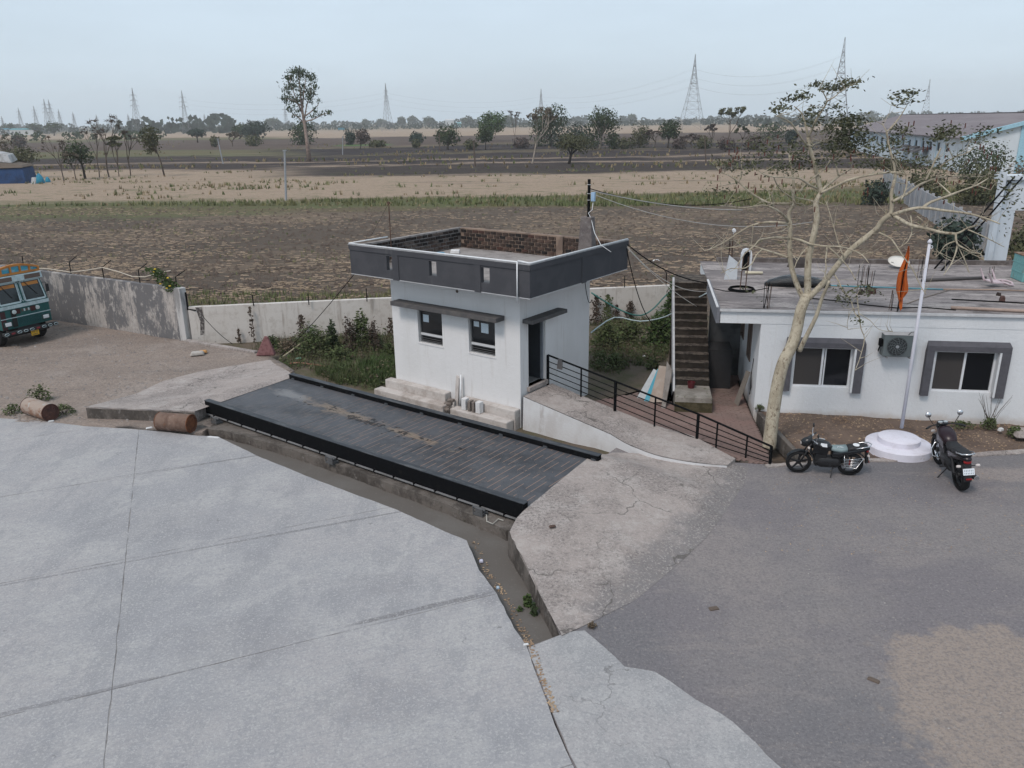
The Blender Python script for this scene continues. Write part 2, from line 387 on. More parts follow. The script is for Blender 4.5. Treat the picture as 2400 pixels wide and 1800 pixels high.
# ---------------- yard materials
_td = W(935, 1195)-W(0, 1369); TROT = math.atan2(_td.y, _td.x)
def arc3(a, b, c):
    """circle through three ground points"""
    (x1, y1), (x2, y2), (x3, y3) = [W(*q)[:2] for q in (a, b, c)]; d = 2*(x1*(y2-y3)+x2*(y3-y1)+x3*(y1-y2)); ux = ((x1*x1+y1*y1)*(y2-y3)+(x2*x2+y2*y2)*(y3-y1)+(x3*x3+y3*y3)*(y1-y2))/d; uy = ((x1*x1+y1*y1)*(x3-x2)+(x2*x2+y2*y2)*(x1-x3)+(x3*x3+y3*y3)*(x2-x1))/d
    return (ux, uy), math.hypot(x1-ux, y1-uy)
_trk = [arc3((0, 1570), (300, 1480), (700, 1180)), arc3((0, 1480), (250, 1400), (560, 1160)), arc3((200, 1800), (600, 1560), (950, 1330)), arc3((500, 1800), (800, 1600), (1080, 1420))]
M_CONC = mat('yard_concrete', (.350, .335, .333), [
    dict(k='noise', scale=.20, lo=.42, hi=.58, col=(.285, .285, .295), amt=.75, d=5),
    dict(k='noise', scale=.55, lo=.46, hi=.60, col=(.40, .388, .378), amt=.6, d=6, off=(7, 3, 0)),
    dict(k='noise', scale=(1.2, .5, 1), lo=.50, hi=.60, col=(.235, .235, .245), amt=.55, d=8, rg=.72),
    dict(k='noise', scale=(.9, 22, 1), lo=.50, hi=.62, col=(.27, .27, .278), amt=.5, d=5, rg=.7, rot=TROT),
    dict(k='ring', at=_trk[0][0], r=_trk[0][1], w=.22, rag=.9, col=(.25, .245, .255), amt=.28), dict(k='ring', at=_trk[1][0], r=_trk[1][1], w=.2, rag=.9, col=(.25, .245, .255), amt=.25),
    dict(k='ring', at=_trk[2][0], r=_trk[2][1], w=.25, rag=.9, col=(.25, .245, .255), amt=.25), dict(k='ring', at=_trk[3][0], r=_trk[3][1], w=.25, rag=.9, col=(.25, .245, .255), amt=.2),
    dict(k='blob', at=tuple(W(1004, 1424, 0)), r=(1.75, 0.075, 9), rot=TROT, scale=3.5, rag=.9, lo=.7, hi=1.15, col=(.155, .148, .152), amt=0.80),
    dict(k='blob', at=tuple(W(790, 1228, 0)), r=(2.30, 0.045, 9), rot=TROT, scale=3.5, rag=.9, lo=.7, hi=1.15, col=(.155, .148, .152), amt=0.75),
    dict(k='blob', at=tuple(W(300, 1318, 0)), r=(4.50, 0.035, 9), rot=TROT, scale=3.5, rag=.9, lo=.7, hi=1.15, col=(.155, .148, .152), amt=0.60),
    dict(k='blob', at=tuple(W(460, 1090, 0)), r=(2.60, 0.030, 9), rot=TROT, scale=3.5, rag=.9, lo=.7, hi=1.15, col=(.155, .148, .152), amt=0.60),
    dict(k='blob', at=tuple(W(120, 1648, 0)), r=(2.20, 0.050, 9), rot=TROT, scale=3.5, rag=.9, lo=.7, hi=1.15, col=(.155, .148, .152), amt=0.60),
    dict(k='blob', at=tuple(W(1150, 1400, 0)), r=(0.35, 0.50, 9), scale=2.2, rag=2.2, lo=.35, hi=1.0, col=(.205, .20, .21), amt=0.60),
    dict(k='blob', at=tuple(W(1215, 1500, 0)), r=(0.30, 0.60, 9), scale=2.2, rag=2.2, lo=.35, hi=1.0, col=(.205, .20, .21), amt=0.55),
    dict(k='blob', at=tuple(W(560, 1500, 0)), r=(1.60, 1.00, 9), scale=2.2, rag=2.2, lo=.35, hi=1.0, col=(.205, .20, .21), amt=0.35),
    dict(k='blob', at=tuple(W(880, 1370, 0)), r=(1.00, 0.60, 9), scale=2.2, rag=2.2, lo=.35, hi=1.0, col=(.205, .20, .21), amt=0.35),
    dict(k='blob', at=tuple(W(350, 1230, 0)), r=(2.00, 1.20, 9), scale=2.2, rag=2.2, lo=.35, hi=1.0, col=(.205, .20, .21), amt=0.30),
    dict(k='blob', at=tuple(W(900, 1640, 0)), r=(1.20, 0.80, 9), scale=2.2, rag=2.2, lo=.35, hi=1.0, col=(.205, .20, .21), amt=0.35),
    dict(k='noise', scale=5, lo=.47, hi=.60, col=(.275, .272, .285), amt=.5, d=8, rg=.8),
    dict(k='noise', scale=17, lo=.49, hi=.60, col=(.245, .245, .255), amt=.5, d=6, rg=.8),
    dict(k='noise', scale=22, lo=.53, hi=.60, col=(.47, .46, .45), amt=.5, d=5, rg=.8, off=(2, 9, 0)),
    dict(k='noise', scale=2.6, lo=.64, hi=.69, col=(.15, .145, .15), amt=.7, d=8, rg=.75)],
    rough=.92, bump=[((3, 40, 1), .004), (25, .010)], spec=.2)
M_CONC2 = mat('strip_concrete', (.338, .325, .324), [
    dict(k='noise', scale=.5, lo=.44, hi=.58, col=(.275, .275, .28), amt=.75, d=5),
    dict(k='noise', scale=1.5, lo=.48, hi=.60, col=(.39, .38, .375), amt=.5, d=6, off=(3, 3, 0)),
    dict(k='noise', scale=6, lo=.48, hi=.60, col=(.26, .26, .265), amt=.55, d=8, rg=.8),
    dict(k='crack', scale=.30, lo=.006, hi=.001, col=(.14, .135, .135), amt=.7, also=dict(k='noise', scale=.5, lo=.42, hi=.55)),
    dict(k='noise', scale=18, lo=.49, hi=.60, col=(.22, .22, .225), amt=.5, d=6, rg=.8),
    dict(k='noise', scale=24, lo=.53, hi=.6, col=(.46, .45, .44), amt=.5, d=5, rg=.8, off=(2, 9, 0))], rough=.93, bump=[(22, .012)], spec=.2)
_as = (.185, .172, .170)
M_RAMP = mat('ramp_concrete', (.335, .292, .270), [
    dict(k='noise', scale=.5, lo=.44, hi=.58, col=(.265, .232, .215), amt=.8, d=6),
    dict(k='noise', scale=1.1, lo=.49, hi=.60, col=(.395, .358, .335), amt=.65, d=7, rg=.7, off=(5, 1, 0)),
    dict(k='attr', name='edge', scale=1.3, rag=1.5, lo=.25, hi=.80, col=_as, amt=.95),
    dict(k='noise', scale=5, lo=.48, hi=.60, col=(.225, .198, .185), amt=.45, d=8, rg=.8),
    dict(k='noise', scale=16, lo=.50, hi=.58, col=(.115, .102, .10), amt=.7, d=6, rg=.8, also=dict(k='noise', scale=.5, lo=.42, hi=.58)),
    dict(k='noise', scale=16, lo=.52, hi=.60, col=(.43, .39, .365), amt=.6, d=6, rg=.8, off=(9, 4, 0)),
    dict(k='crack', scale=.42, lo=.010, hi=.003, col=(.10, .09, .082), amt=.75, also=dict(k='noise', scale=.7, lo=.44, hi=.56)),
    dict(k='noise', scale=1.8, lo=.62, hi=.68, col=(.12, .11, .10), amt=.7, d=8, rg=.75),
    ], rough=.95, bump=[(14, .018), (50, .010)], spec=.15)
_pc = W(2440, 1690, 0)
M_ASPH = mat('asphalt', (.180, .164, .170), [
    dict(k='noise', scale=.3, lo=.42, hi=.60, col=(.225, .205, .198), amt=.8, d=6),
    dict(k='noise', scale=.12, lo=.46, hi=.60, col=(.15, .145, .152), amt=.8, d=5),
    dict(k='noise', scale=(.3, 1.0, 1), lo=.52, hi=.64, col=(.265, .235, .22), amt=.5, d=7, rg=.7),
    dict(k='blob', at=tuple(_pc), r=(2.2, 2.5, 50), scale=1.6, rag=.9, lo=.86, hi=1.02, col=(.30, .245, .205), amt=.85),
    dict(k='blob', at=tuple(W(2330, 1110, 0)), r=(1.5, .5, 50), scale=1.2, rag=1.6, lo=.4, hi=1.2, col=(.30, .255, .232), amt=.7),
    dict(k='blob', at=tuple(W(1700, 1300, 0)), r=(1.2, 2.6, 50), scale=1.0, rag=2.0, lo=.2, hi=1.2, col=(.255, .225, .212), amt=.6),
    dict(k='noise', scale=4, lo=.48, hi=.60, col=(.14, .13, .134), amt=.35, d=8, rg=.8),
    dict(k='noise', scale=15, lo=.49, hi=.57, col=(.10, .095, .10), amt=.45, d=6, rg=.82),
    dict(k='noise', scale=19, lo=.53, hi=.60, col=(.31, .29, .285), amt=.45, d=6, rg=.82, off=(4, 3, 0))], rough=.95, bump=[(40, .010), (14, .010)], spec=.2)
M_DIRT = mat('dirt', (.262, .212, .180), [
    dict(k='noise', scale=(.15, .55, 1), lo=.42, hi=.66, col=(.20, .165, .145), amt=.8, d=6, rg=.7),
    dict(k='noise', scale=.4, lo=.5, hi=.7, col=(.315, .27, .24), amt=.7, d=5),
    dict(k='noise', scale=(.35, 1.4, 1), lo=.58, hi=.7, col=(.12, .105, .1), amt=.6, d=6, rg=.75),
    dict(k='noise', scale=3, lo=.48, hi=.6, col=(.19, .155, .135), amt=.6, d=8, rg=.8),
    dict(k='noise', scale=10, lo=.50, hi=.6, col=(.13, .112, .10), amt=.6, d=6, rg=.82),
    dict(k='noise', scale=12, lo=.54, hi=.62, col=(.40, .35, .31), amt=.6, d=6, rg=.82, off=(3, 3, 0))], rough=1, bump=[(2.5, .05), (12, .03)], spec=.1)
M_SOIL = mat('bed_soil', (.165, .122, .098), [
    dict(k='noise', scale=1.2, lo=.42, hi=.66, col=(.105, .078, .065), amt=.8, d=6, rg=.7),
    dict(k='noise', scale=5, lo=.55, hi=.72, col=(.24, .185, .145), amt=.6, d=6, rg=.8),
    dict(k='voronoi', scale=7, lo=.16, hi=.08, col=(.36, .27, .19), amt=.55)], rough=1, bump=[(5, .05), (25, .03)], spec=.1)
M_WEEDSOIL = mat('weed_soil', (.135, .108, .085), [
    dict(k='noise', scale=.9, lo=.42, hi=.66, col=(.085, .085, .045), amt=.8, d=6, rg=.7),
    dict(k='noise', scale=6, lo=.55, hi=.72, col=(.2, .165, .13), amt=.5, d=6, rg=.8)], rough=1, bump=[(5, .06), (25, .03)], spec=.1)
M_DRAIN = mat('drain_floor', (.118, .106, .096), [
    dict(k='noise', scale=.8, lo=.42, hi=.66, col=(.14, .13, .12), amt=.7, d=5),
    dict(k='noise', scale=12, lo=.6, hi=.75, col=(.22, .2, .18), amt=.4, d=4)], rough=.9, bump=[(20, .006)], spec=.2)
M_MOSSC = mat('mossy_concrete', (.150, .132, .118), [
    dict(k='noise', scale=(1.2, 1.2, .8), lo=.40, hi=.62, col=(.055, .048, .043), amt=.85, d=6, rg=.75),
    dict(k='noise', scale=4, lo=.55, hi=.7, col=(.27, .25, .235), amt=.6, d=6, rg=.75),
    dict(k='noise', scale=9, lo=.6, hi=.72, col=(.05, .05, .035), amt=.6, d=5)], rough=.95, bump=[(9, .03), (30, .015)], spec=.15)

# ---------------- concrete yard in slabs
edge_px = [(-420, 955), (0, 981), (113, 989), (197, 999.5), (305, 1006), (384, 1013), (461, 1022), (511, 1024), (600, 1068), (755, 1131), (852, 1167), (931, 1196), (1026, 1239), (1094, 1268), (1123, 1338), (1164, 1392), (1205, 1474), (1234, 1516), (1262, 1595), (1300, 1700), (1345, 1800), (1420, 2000)]
yard_poly = [tuple(W(x, y)[:2]) for x, y in edge_px]
last = yard_poly[-1]; yard_poly += [(last[0]+.4, 3.0), (-24.0, 3.0), (-26.0, yard_poly[0][1]+1)]
def line_px(a, b): p = W(*a); q = W(*b); return p, (q-p).normalized()
VJ = line_px((325, 1014), (250, 1740))                        # joint running towards the camera
TJ = [line_px((0, 1035), (235, 1003)), line_px((0, 1166), (597, 1065)), line_px((0, 1369), (935, 1195)), line_px((0, 1683), (1161, 1389))]
tdir = sum((d for _, d in TJ), Vector()).normalized(); tn_ = Vector((-tdir.y, tdir.x, 0))
if tn_.y > 0: tn_ = -tn_                                       # points to the camera
tpos = [p.dot(tn_) for p, _ in TJ]; tpos.append(tpos[-1]*2-tpos[-2]); tpos.append(tpos[-1]+4.2)
vn_ = Vector((-VJ[1].y, VJ[1].x, 0));  vn_ = vn_ if vn_.x > 0 else -vn_
vpos = VJ[0].dot(vn_); vlist = [vpos-4.6*k for k in range(4, 0, -1)] + [vpos]
GAP = .008
ysub = MB().prism([(p[0], p[1]) for p in yard_poly], ZG, .006)
yard = ysub.build('concrete_yard', mat('joint_fill', (.25, .24, .235), [dict(k='noise', scale=3, lo=.45, hi=.6, col=(.15, .14, .138), amt=.8)], rough=1))
tag(yard, 'wide pale grey concrete yard laid in large slabs', kind='structure')
tb = [None]+tpos+[None]; vb = [None]+vlist+[None]; k = 0
for i in range(len(tb)-1):
    for j in range(len(vb)-1):
        pl = [(p[0], p[1]) for p in yard_poly]
        if tb[i] is not None: q = tn_*(tb[i]+GAP); pl = clip_half(pl, q, tn_)
        if tb[i+1] is not None and len(pl) > 2: q = tn_*(tb[i+1]-GAP); pl = clip_half(pl, q, -tn_)
        if vb[j] is not None and len(pl) > 2: q = vn_*(vb[j]+GAP); pl = clip_half(pl, q, vn_)
        if vb[j+1] is not None and len(pl) > 2: q = vn_*(vb[j+1]-GAP); pl = clip_half(pl, q, -vn_)
        if len(pl) < 3: continue
        a = abs(sum(pl[q][0]*pl[(q+1) % len(pl)][1]-pl[(q+1) % len(pl)][0]*pl[q][1] for q in range(len(pl))))/2
        if a < .05: continue
        pr = rag(pl, .22, .012, 30+k) if a > .5 else pl
        MB().prism(pr, -.03, .012+.004*((k*7) % 3)/3).build('slab', M_CONC, yard); k += 1
# second strip of concrete along the asphalt
strip_px = [(1238, 1519), (1335, 1482), (1370, 1479), (1394, 1499), (1464, 1564), (1535, 1576), (1605, 1623), (1717, 1693), (1829, 1800), (1990, 1960), (1432, 2000), (1352, 1800), (1307, 1700), (1268, 1595)]
o = MB().prism(rag([tuple(W(x, y)[:2]) for x, y in strip_px], .22, .018, 5), -.1, .014).build('concrete_strip', M_CONC2); tag(o, 'cracked strip of lighter concrete beside the asphalt', kind='structure')
# asphalt
asph_px = [(1312, 1489), (1253, 1352), (1194, 1245), (1230, 1195), (1405, 1078), (1450, 1045), (1529, 1078), (1608, 1086), (1710, 1083), (1830, 1091), (1905, 1083), (2030, 1078), (2190, 1071), (2400, 1058), (3000, 1030)]
asph_poly = [tuple(W(x, y)[:2]) for x, y in asph_px]
asph_poly += [(30.0, 17.0), (30.0, 2.5), (W(1420, 2000).x+.5, 2.5)] + [tuple(W(x, y)[:2]) for x, y in [(1425, 2000), (1346, 1800), (1263, 1595), (1236, 1516)]]
o = MB().prism(asph_poly, ZG, 0.0).build('asphalt_yard', M_ASPH); tag(o, 'worn dark grey asphalt apron in front of the office', kind='structure')
# drain channel floor
o = MB().prism([tuple(W(x, y)[:2]) for x, y in [(380, 1000), (480, 985), (800, 1080), (1190, 1215), (1330, 1500), (1225, 1540), (1080, 1270), (560, 1060)]], ZG-.02, -.26).build('drain', M_DRAIN); tag(o, 'shallow open drain channel with a silted floor', kind='structure')

# ---------------- dirt yard by the truck, edge of the weed bed
wallA = W(123, 750); wallB = W(440, 799); wdir = (wallB-wallA).normalized(); wnrm = Vector((-wdir.y, wdir.x, 0))
wallL = wallA - wdir*14
def dirt_z(x, y): return .0 + .035*nz(x*.5, y*.8) + .02*nz(x*2.2, y*2.7, 3)
dirt_poly = [tuple(p[:2]) for p in (W(-420, 955)+Vector((-6, 1, 0)), W(-420, 955), W(0, 980), W(113, 988), W(197, 998), W(305, 1004), W(384, 1010), W(470, 1016), W(640, 900), W(690, 868), W(630, 832), W(601, 829), wallB, wallA, wallL)]
o = bm_obj('dirt_yard', sheet(dirt_poly, dirt_z, .45, skirt=ZG), M_DIRT); tag(o, 'beaten earth yard where the truck stands', kind='structure')
# weed bed behind the weighbridge and round the hut
weed_poly = [wallB+Vector((-.6, .3, 0)), W(601, 829)+Vector((0, 0, 0)), W(640, 835), W(700, 872), HUT.w(-8.0, -1.7), HUT.w(3.7, -1.7), HUT.w(6.5, 1.3), BLD.w(-.9, -.5), BLD.w(-.9, 10), Vector((9.5, 36.4, 0)), Vector((-14.2, 32.6, 0))]
def weed_z(x, y):
    return -.22 + .05*nz(x*.7, y*.7) + .03*nz(x*2.5, y*2.5, 5)
o = bm_obj('weed_bed', sheet([tuple(p[:2]) for p in weed_poly], weed_z, .5, skirt=ZG-.05), M_WEEDSOIL); tag(o, 'rough weedy ground inside the boundary wall', kind='structure')
# kerb from the tall wall's corner to the ramp
k0 = W(437, 801); k1 = W(601, 828); k2 = W(632, 836)
mb = MB()
for a, b in ((k0, k1),):
    d = (b-a).normalized(); n = Vector((-d.y, d.x, 0))*.11
    mb.hexa([a-n+Vector((0, 0, -.3)), b-n+Vector((0, 0, -.3)), b+n+Vector((0, 0, -.3)), a+n+Vector((0, 0, -.3))], [a-n+Vector((0, 0, .1)), b-n+Vector((0, 0, .08)), b+n+Vector((0, 0, .08)), a+n+Vector((0, 0, .1))])
o = mb.build('kerb', M_RAMP, bevel=.015); tag(o, 'low concrete kerb between dirt yard and weeds', 'kerb')

# ---------------- weighbridge seat: ledge, approach ramps
DZ = .36
led_px = [(450, 1000), (538, 1012), (646, 1042), (755, 1076), (917, 1134), (1053, 1184), (1186, 1243)]
led = [tuple(W(x, y, .0)[:2]) for x, y in led_px]
led_poly = rag(led, .25, .03, 9, closed=False) + [tuple(HUT.w(3.95, -5.3)[:2]), tuple(HUT.w(3.9, -1.5)[:2]), tuple(HUT.w(-8.5, -1.5)[:2]), tuple(HUT.w(-8.5, -5.3)[:2])]
o = MB().prism(led_poly, ZG, lambda x, y: .0 + .02*nz(x*3, y*3)).build('weighbridge_ledge', M_MOSSC); tag(o, 'mossy concrete ledge along the drain under the weighbridge', 'ledge', kind='structure')
def rramp_z(x, y):
    p = HUT.l((x, y, 0)); t = max(0, min(1, (p.x-4.0)/4.4)); s = 1-(t*t*(3-2*t))
    t2 = max(0, min(1, (-p.y-5.0)/3.0)); s *= 1-.75*t2; t3 = max(0, min(1, (p.y+1.7)/1.0)); s *= 1-.8*t3*t3*(3-2*t3)
    e_ = max(0, min(1, seg_dist(x, y, rr[3:12])/.5)); return .003+(.009+DZ*s + .012*nz(x*1.3, y*1.3)*(.3+s))*e_
rr_px = [(1194, 1238), (1253, 1350), (1317, 1487), (1353, 1467), (1440, 1428), (1500, 1398), (1560, 1345), (1640, 1270), (1700, 1200), (1742, 1130), (1752, 1096), (1710, 1085), (1608, 1088), (1529, 1080), (1480, 1052), (1436, 1040), (1405, 1052)]
rr_z = [.36, .2, .05, 0, 0, 0, 0, 0, 0, 0, 0, 0, .02, .06, .2, .34, .36]
rr = [tuple(W(x, y, z)[:2]) for (x, y), z in zip(rr_px, rr_z)] + [tuple(HUT.w(3.83, -1.72)[:2]), tuple(HUT.w(3.83, -5.2)[:2])]
def seg_dist(x, y, pts):
    b = 1e9; p = Vector((x, y))
    for i in range(len(pts)-1):
        a = Vector(pts[i]); d = Vector(pts[i+1])-a; t = max(0, min(1, (p-a).dot(d)/d.length_squared)); b = min(b, (p-a-d*t).length)
    return b
o = bm_obj('approach_ramp', sheet(rag(rr, .22, .05, 3), rramp_z, .3, skirt=ZG), M_RAMP); tag(o, 'worn concrete approach ramp at the near end of the weighbridge', kind='structure')
for (pp, zz, par) in ((rr[0:3], (.34, .19, .03), o),):
    v_ = []; f_ = []; q_ = rag(pp, .2, .0, 1, closed=False); n_ = len(q_)
    for i_, (x_, y_) in enumerate(q_):
        t_ = i_/(n_-1); hz_ = zz[0]+(zz[2]-zz[0])*t_; ox_ = -.03-.025*nz(x_*4, y_*4); v_ += [(x_+ox_, y_+ox_*.4, hz_-.03+.03*nz(x_*5, y_*5)), (x_+ox_-.03, y_-.01, ZG)]
    f_ = [(2*i_, 2*i_+1, 2*i_+3, 2*i_+2) for i_ in range(n_-1)]
    mb = MB(); mb.v = v_; mb.f = f_; mb.build('drain_side', M_MOSSC, par)
at = o.data.attributes.new('edge', 'FLOAT', 'POINT'); at.data.foreach_set('value', [max(0, 1-seg_dist(v.co.x, v.co.y, rr[4:11])/1.3) for v in o.data.vertices])
autosmooth(o, 50)
def lramp_z(x, y):
    p = HUT.l((x, y, 0)); t = max(0, min(1, (-8.4-p.x)/4.4)); return .012+DZ*(1-t**1.5*.85) + .01*nz(x*1.5, y*1.5)
lr_px = [(202, 954), (456, 965), (481, 948), (690, 868), (632, 833), (554, 854), (470, 868), (380, 889), (234, 943)]
lr_z = [.36, .36, .36, .36, .2, .06, .06, .1, .3]
lr = [tuple(W(x, y, z)[:2]) for (x, y), z in zip(lr_px, lr_z)]
lr[2] = tuple(HUT.w(-8.37, -5.2)[:2]); lr[3] = tuple(HUT.w(-8.37, -1.72)[:2])
def lramp2(x, y):
    # the open front edge stays high, the back runs out into the dirt
    p = HUT.l((x, y, 0)); q = W(202, 954, .36); e = W(456, 965, .36); d = (e-q).normalized(); n = Vector((-d.y, d.x, 0)); dist = max(0, (Vector((x, y, 0))-Vector((q.x, q.y, 0))).dot(n))
    t = max(0, min(1, (-8.4-p.x)/3.2)); t = t*t*(3-2*t); h = min(1, dist/2.2)
    return .012 + DZ*(1-t*h*.95) + .008*nz(x*1.5, y*1.5)
o = bm_obj('approach_ramp', sheet(rag(lr, .3, .02, 8), lramp2, .35, skirt=ZG), M_RAMP); tag(o, 'concrete approach block at the far end of the weighbridge', kind='structure')
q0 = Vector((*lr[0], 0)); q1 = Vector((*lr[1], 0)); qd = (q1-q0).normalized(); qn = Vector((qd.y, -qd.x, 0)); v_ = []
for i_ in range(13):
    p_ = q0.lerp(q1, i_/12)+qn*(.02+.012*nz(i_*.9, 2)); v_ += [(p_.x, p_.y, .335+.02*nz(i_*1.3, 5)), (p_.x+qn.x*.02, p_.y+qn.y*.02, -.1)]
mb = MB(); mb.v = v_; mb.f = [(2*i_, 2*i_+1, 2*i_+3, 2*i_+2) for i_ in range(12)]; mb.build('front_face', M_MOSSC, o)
autosmooth(o, 50)
# brick paved path between the hut ramp and the stairs
M_PAVER = mat('paver', (.205, .135, .118), [dict(k='noise', scale=1.1, lo=.4, hi=.65, col=(.15, .115, .10), amt=.8, d=5), dict(k='noise', scale=.4, lo=.5, hi=.7, col=(.25, .19, .165), amt=.7), dict(k='noise', scale=25, lo=.5, hi=.7, col=(.11, .085, .075), amt=.5)], rough=.95, bump=[(30, .01)])
path_poly = [HUT.w(3.9, 1.25), HUT.w(6.6, 1.05), W(1815, 1090), W(1770, 985), BLD.w(-.05, .4), BLD.w(-.05, 4.1), BLD.w(-1.2, 4.1), BLD.w(-1.2, .9), BLD.w(-2.4, .9), BLD.w(-3.6, 1.7), HUT.w(.5, 2.6), HUT.w(.5, 1.5)]
def path_z(x, y):
    p = BLD.l((x, y, 0)); t = max(0, min(1, (p.y+2.6)/2.6)); return .0 - .10*t*t
pbase = sheet([tuple(p[:2]) for p in path_poly], lambda x, y: path_z(x, y)-.03, .4, skirt=ZG)
path = bm_obj('brick_path', pbase, mat('path_joint', (.10, .085, .075), [dict(k='noise', scale=3, lo=.45, hi=.65, col=(.06, .06, .045), amt=.8)], rough=1)); tag(path, 'dusty red brick paved path beside the stairs', kind='structure')
pm = MB().box(-.1, .1, -.05, .05, -.03, 0).mesh('paver', M_PAVER)
pav = []; cpoly = [(p[0], p[1]) for p in path_poly]
fr = Frame(BLD.o, -9+45)
for i in range(-70, 70):
    for j in range(-120, 120):
        # rows of stretcher bricks
        lx = i*.206 + (.103 if j % 2 else 0); ly = j*.106
        w = fr.w(lx, ly)
        if in_poly(w.x, w.y, cpoly): pav.append((w.x, w.y))
pav.sort(key=lambda p: p[1])
for (x, y) in pav[:300]:
    o = link('paver', pm, path); o.location = (x, y, path_z(x, y)+rnd.uniform(-.004, .004)); o.rotation_euler = (rnd.uniform(-.015, .015), rnd.uniform(-.015, .015), fr.a+rnd.uniform(-.02, .02))
mb = MB()
for (x, y) in pav[300:]:
    z = path_z(x, y)+rnd.uniform(-.004, .004); c, s = math.cos(fr.a), math.sin(fr.a)
    q = [(x+c*a-s*b, y+s*a+c*b) for a, b in ((-.1, -.05), (.1, -.05), (.1, .05), (-.1, .05))]
    mb.hexa([(a, b, z-.03) for a, b in q], [(a, b, z) for a, b in q])
o = mb.build('pavers', M_PAVER, path, recalc=False); tag(o, kind='stuff')
# planting bed in front of the office, its kerb
bed_px = [(1790, 975), (1880, 1080), (2030, 1074), (2190, 1068), (2400, 1054), (2900, 1030)]
bed = [tuple(W(x, y, .05)[:2]) for x, y in bed_px] + [tuple(BLD.w(11, .1)[:2]), tuple(BLD.w(.1, .1)[:2])]
def bed_z(x, y): 
    p = BLD.l((x, y, 0)); return .06 + .05*nz(x*1.2, y*1.2) + .03*nz(x*3, y*3, 2) - .02*max(0, p.x)
o = bm_obj('planting_bed', sheet(bed, bed_z, .3, skirt=ZG), M_SOIL); tag(o, 'bare brown soil bed with fallen leaves before the office', kind='structure')
a = W(1778, 975, .1); b = W(1885, 1078, .1); d = (b-a).normalized(); n = Vector((-d.y, d.x, 0))*.07
mb = MB().hexa([a-n+Vector((0, 0, -.4)), b-n+Vector((0, 0, -.4)), b+n+Vector((0, 0, -.4)), a+n+Vector((0, 0, -.4))], [a-n+Vector((0, 0, .14)), b-n+Vector((0, 0, .02)), b+n+Vector((0, 0, .02)), a+n+Vector((0, 0, .14))])
o = mb.build('bed_kerb', M_MOSSC, bevel=.02); tag(o, 'brown mud-stained kerb wall of the soil bed beside the tree', 'kerb')
# broken concrete edging along the asphalt
pts = [(1795, 1091), (1850, 1086), (1905, 1082), (1960, 1080), (2030, 1076), (2110, 1074), (2190, 1070), (2270, 1064), (2400, 1056), (2600, 1048)]
mb = MB(); r2 = random.Random(4)
ring = [W(x, y, .03) for x, y in pts]
fine = []
for i in range(len(ring)-1):
    for q in range(5): fine.append(ring[i].lerp(ring[i+1], q/5))
top = [(p.x, p.y-.08-r2.uniform(0, .09)) for p in fine]; bot = [(p.x, p.y+.05+r2.uniform(0, .05)) for p in fine]
o = MB().prism(top+bot[::-1], -.05, lambda x, y: .03+.018*nz(x*4, y*4)).build('edging', M_RAMP); tag(o, 'broken concrete edging between asphalt and soil bed', kind='structure')
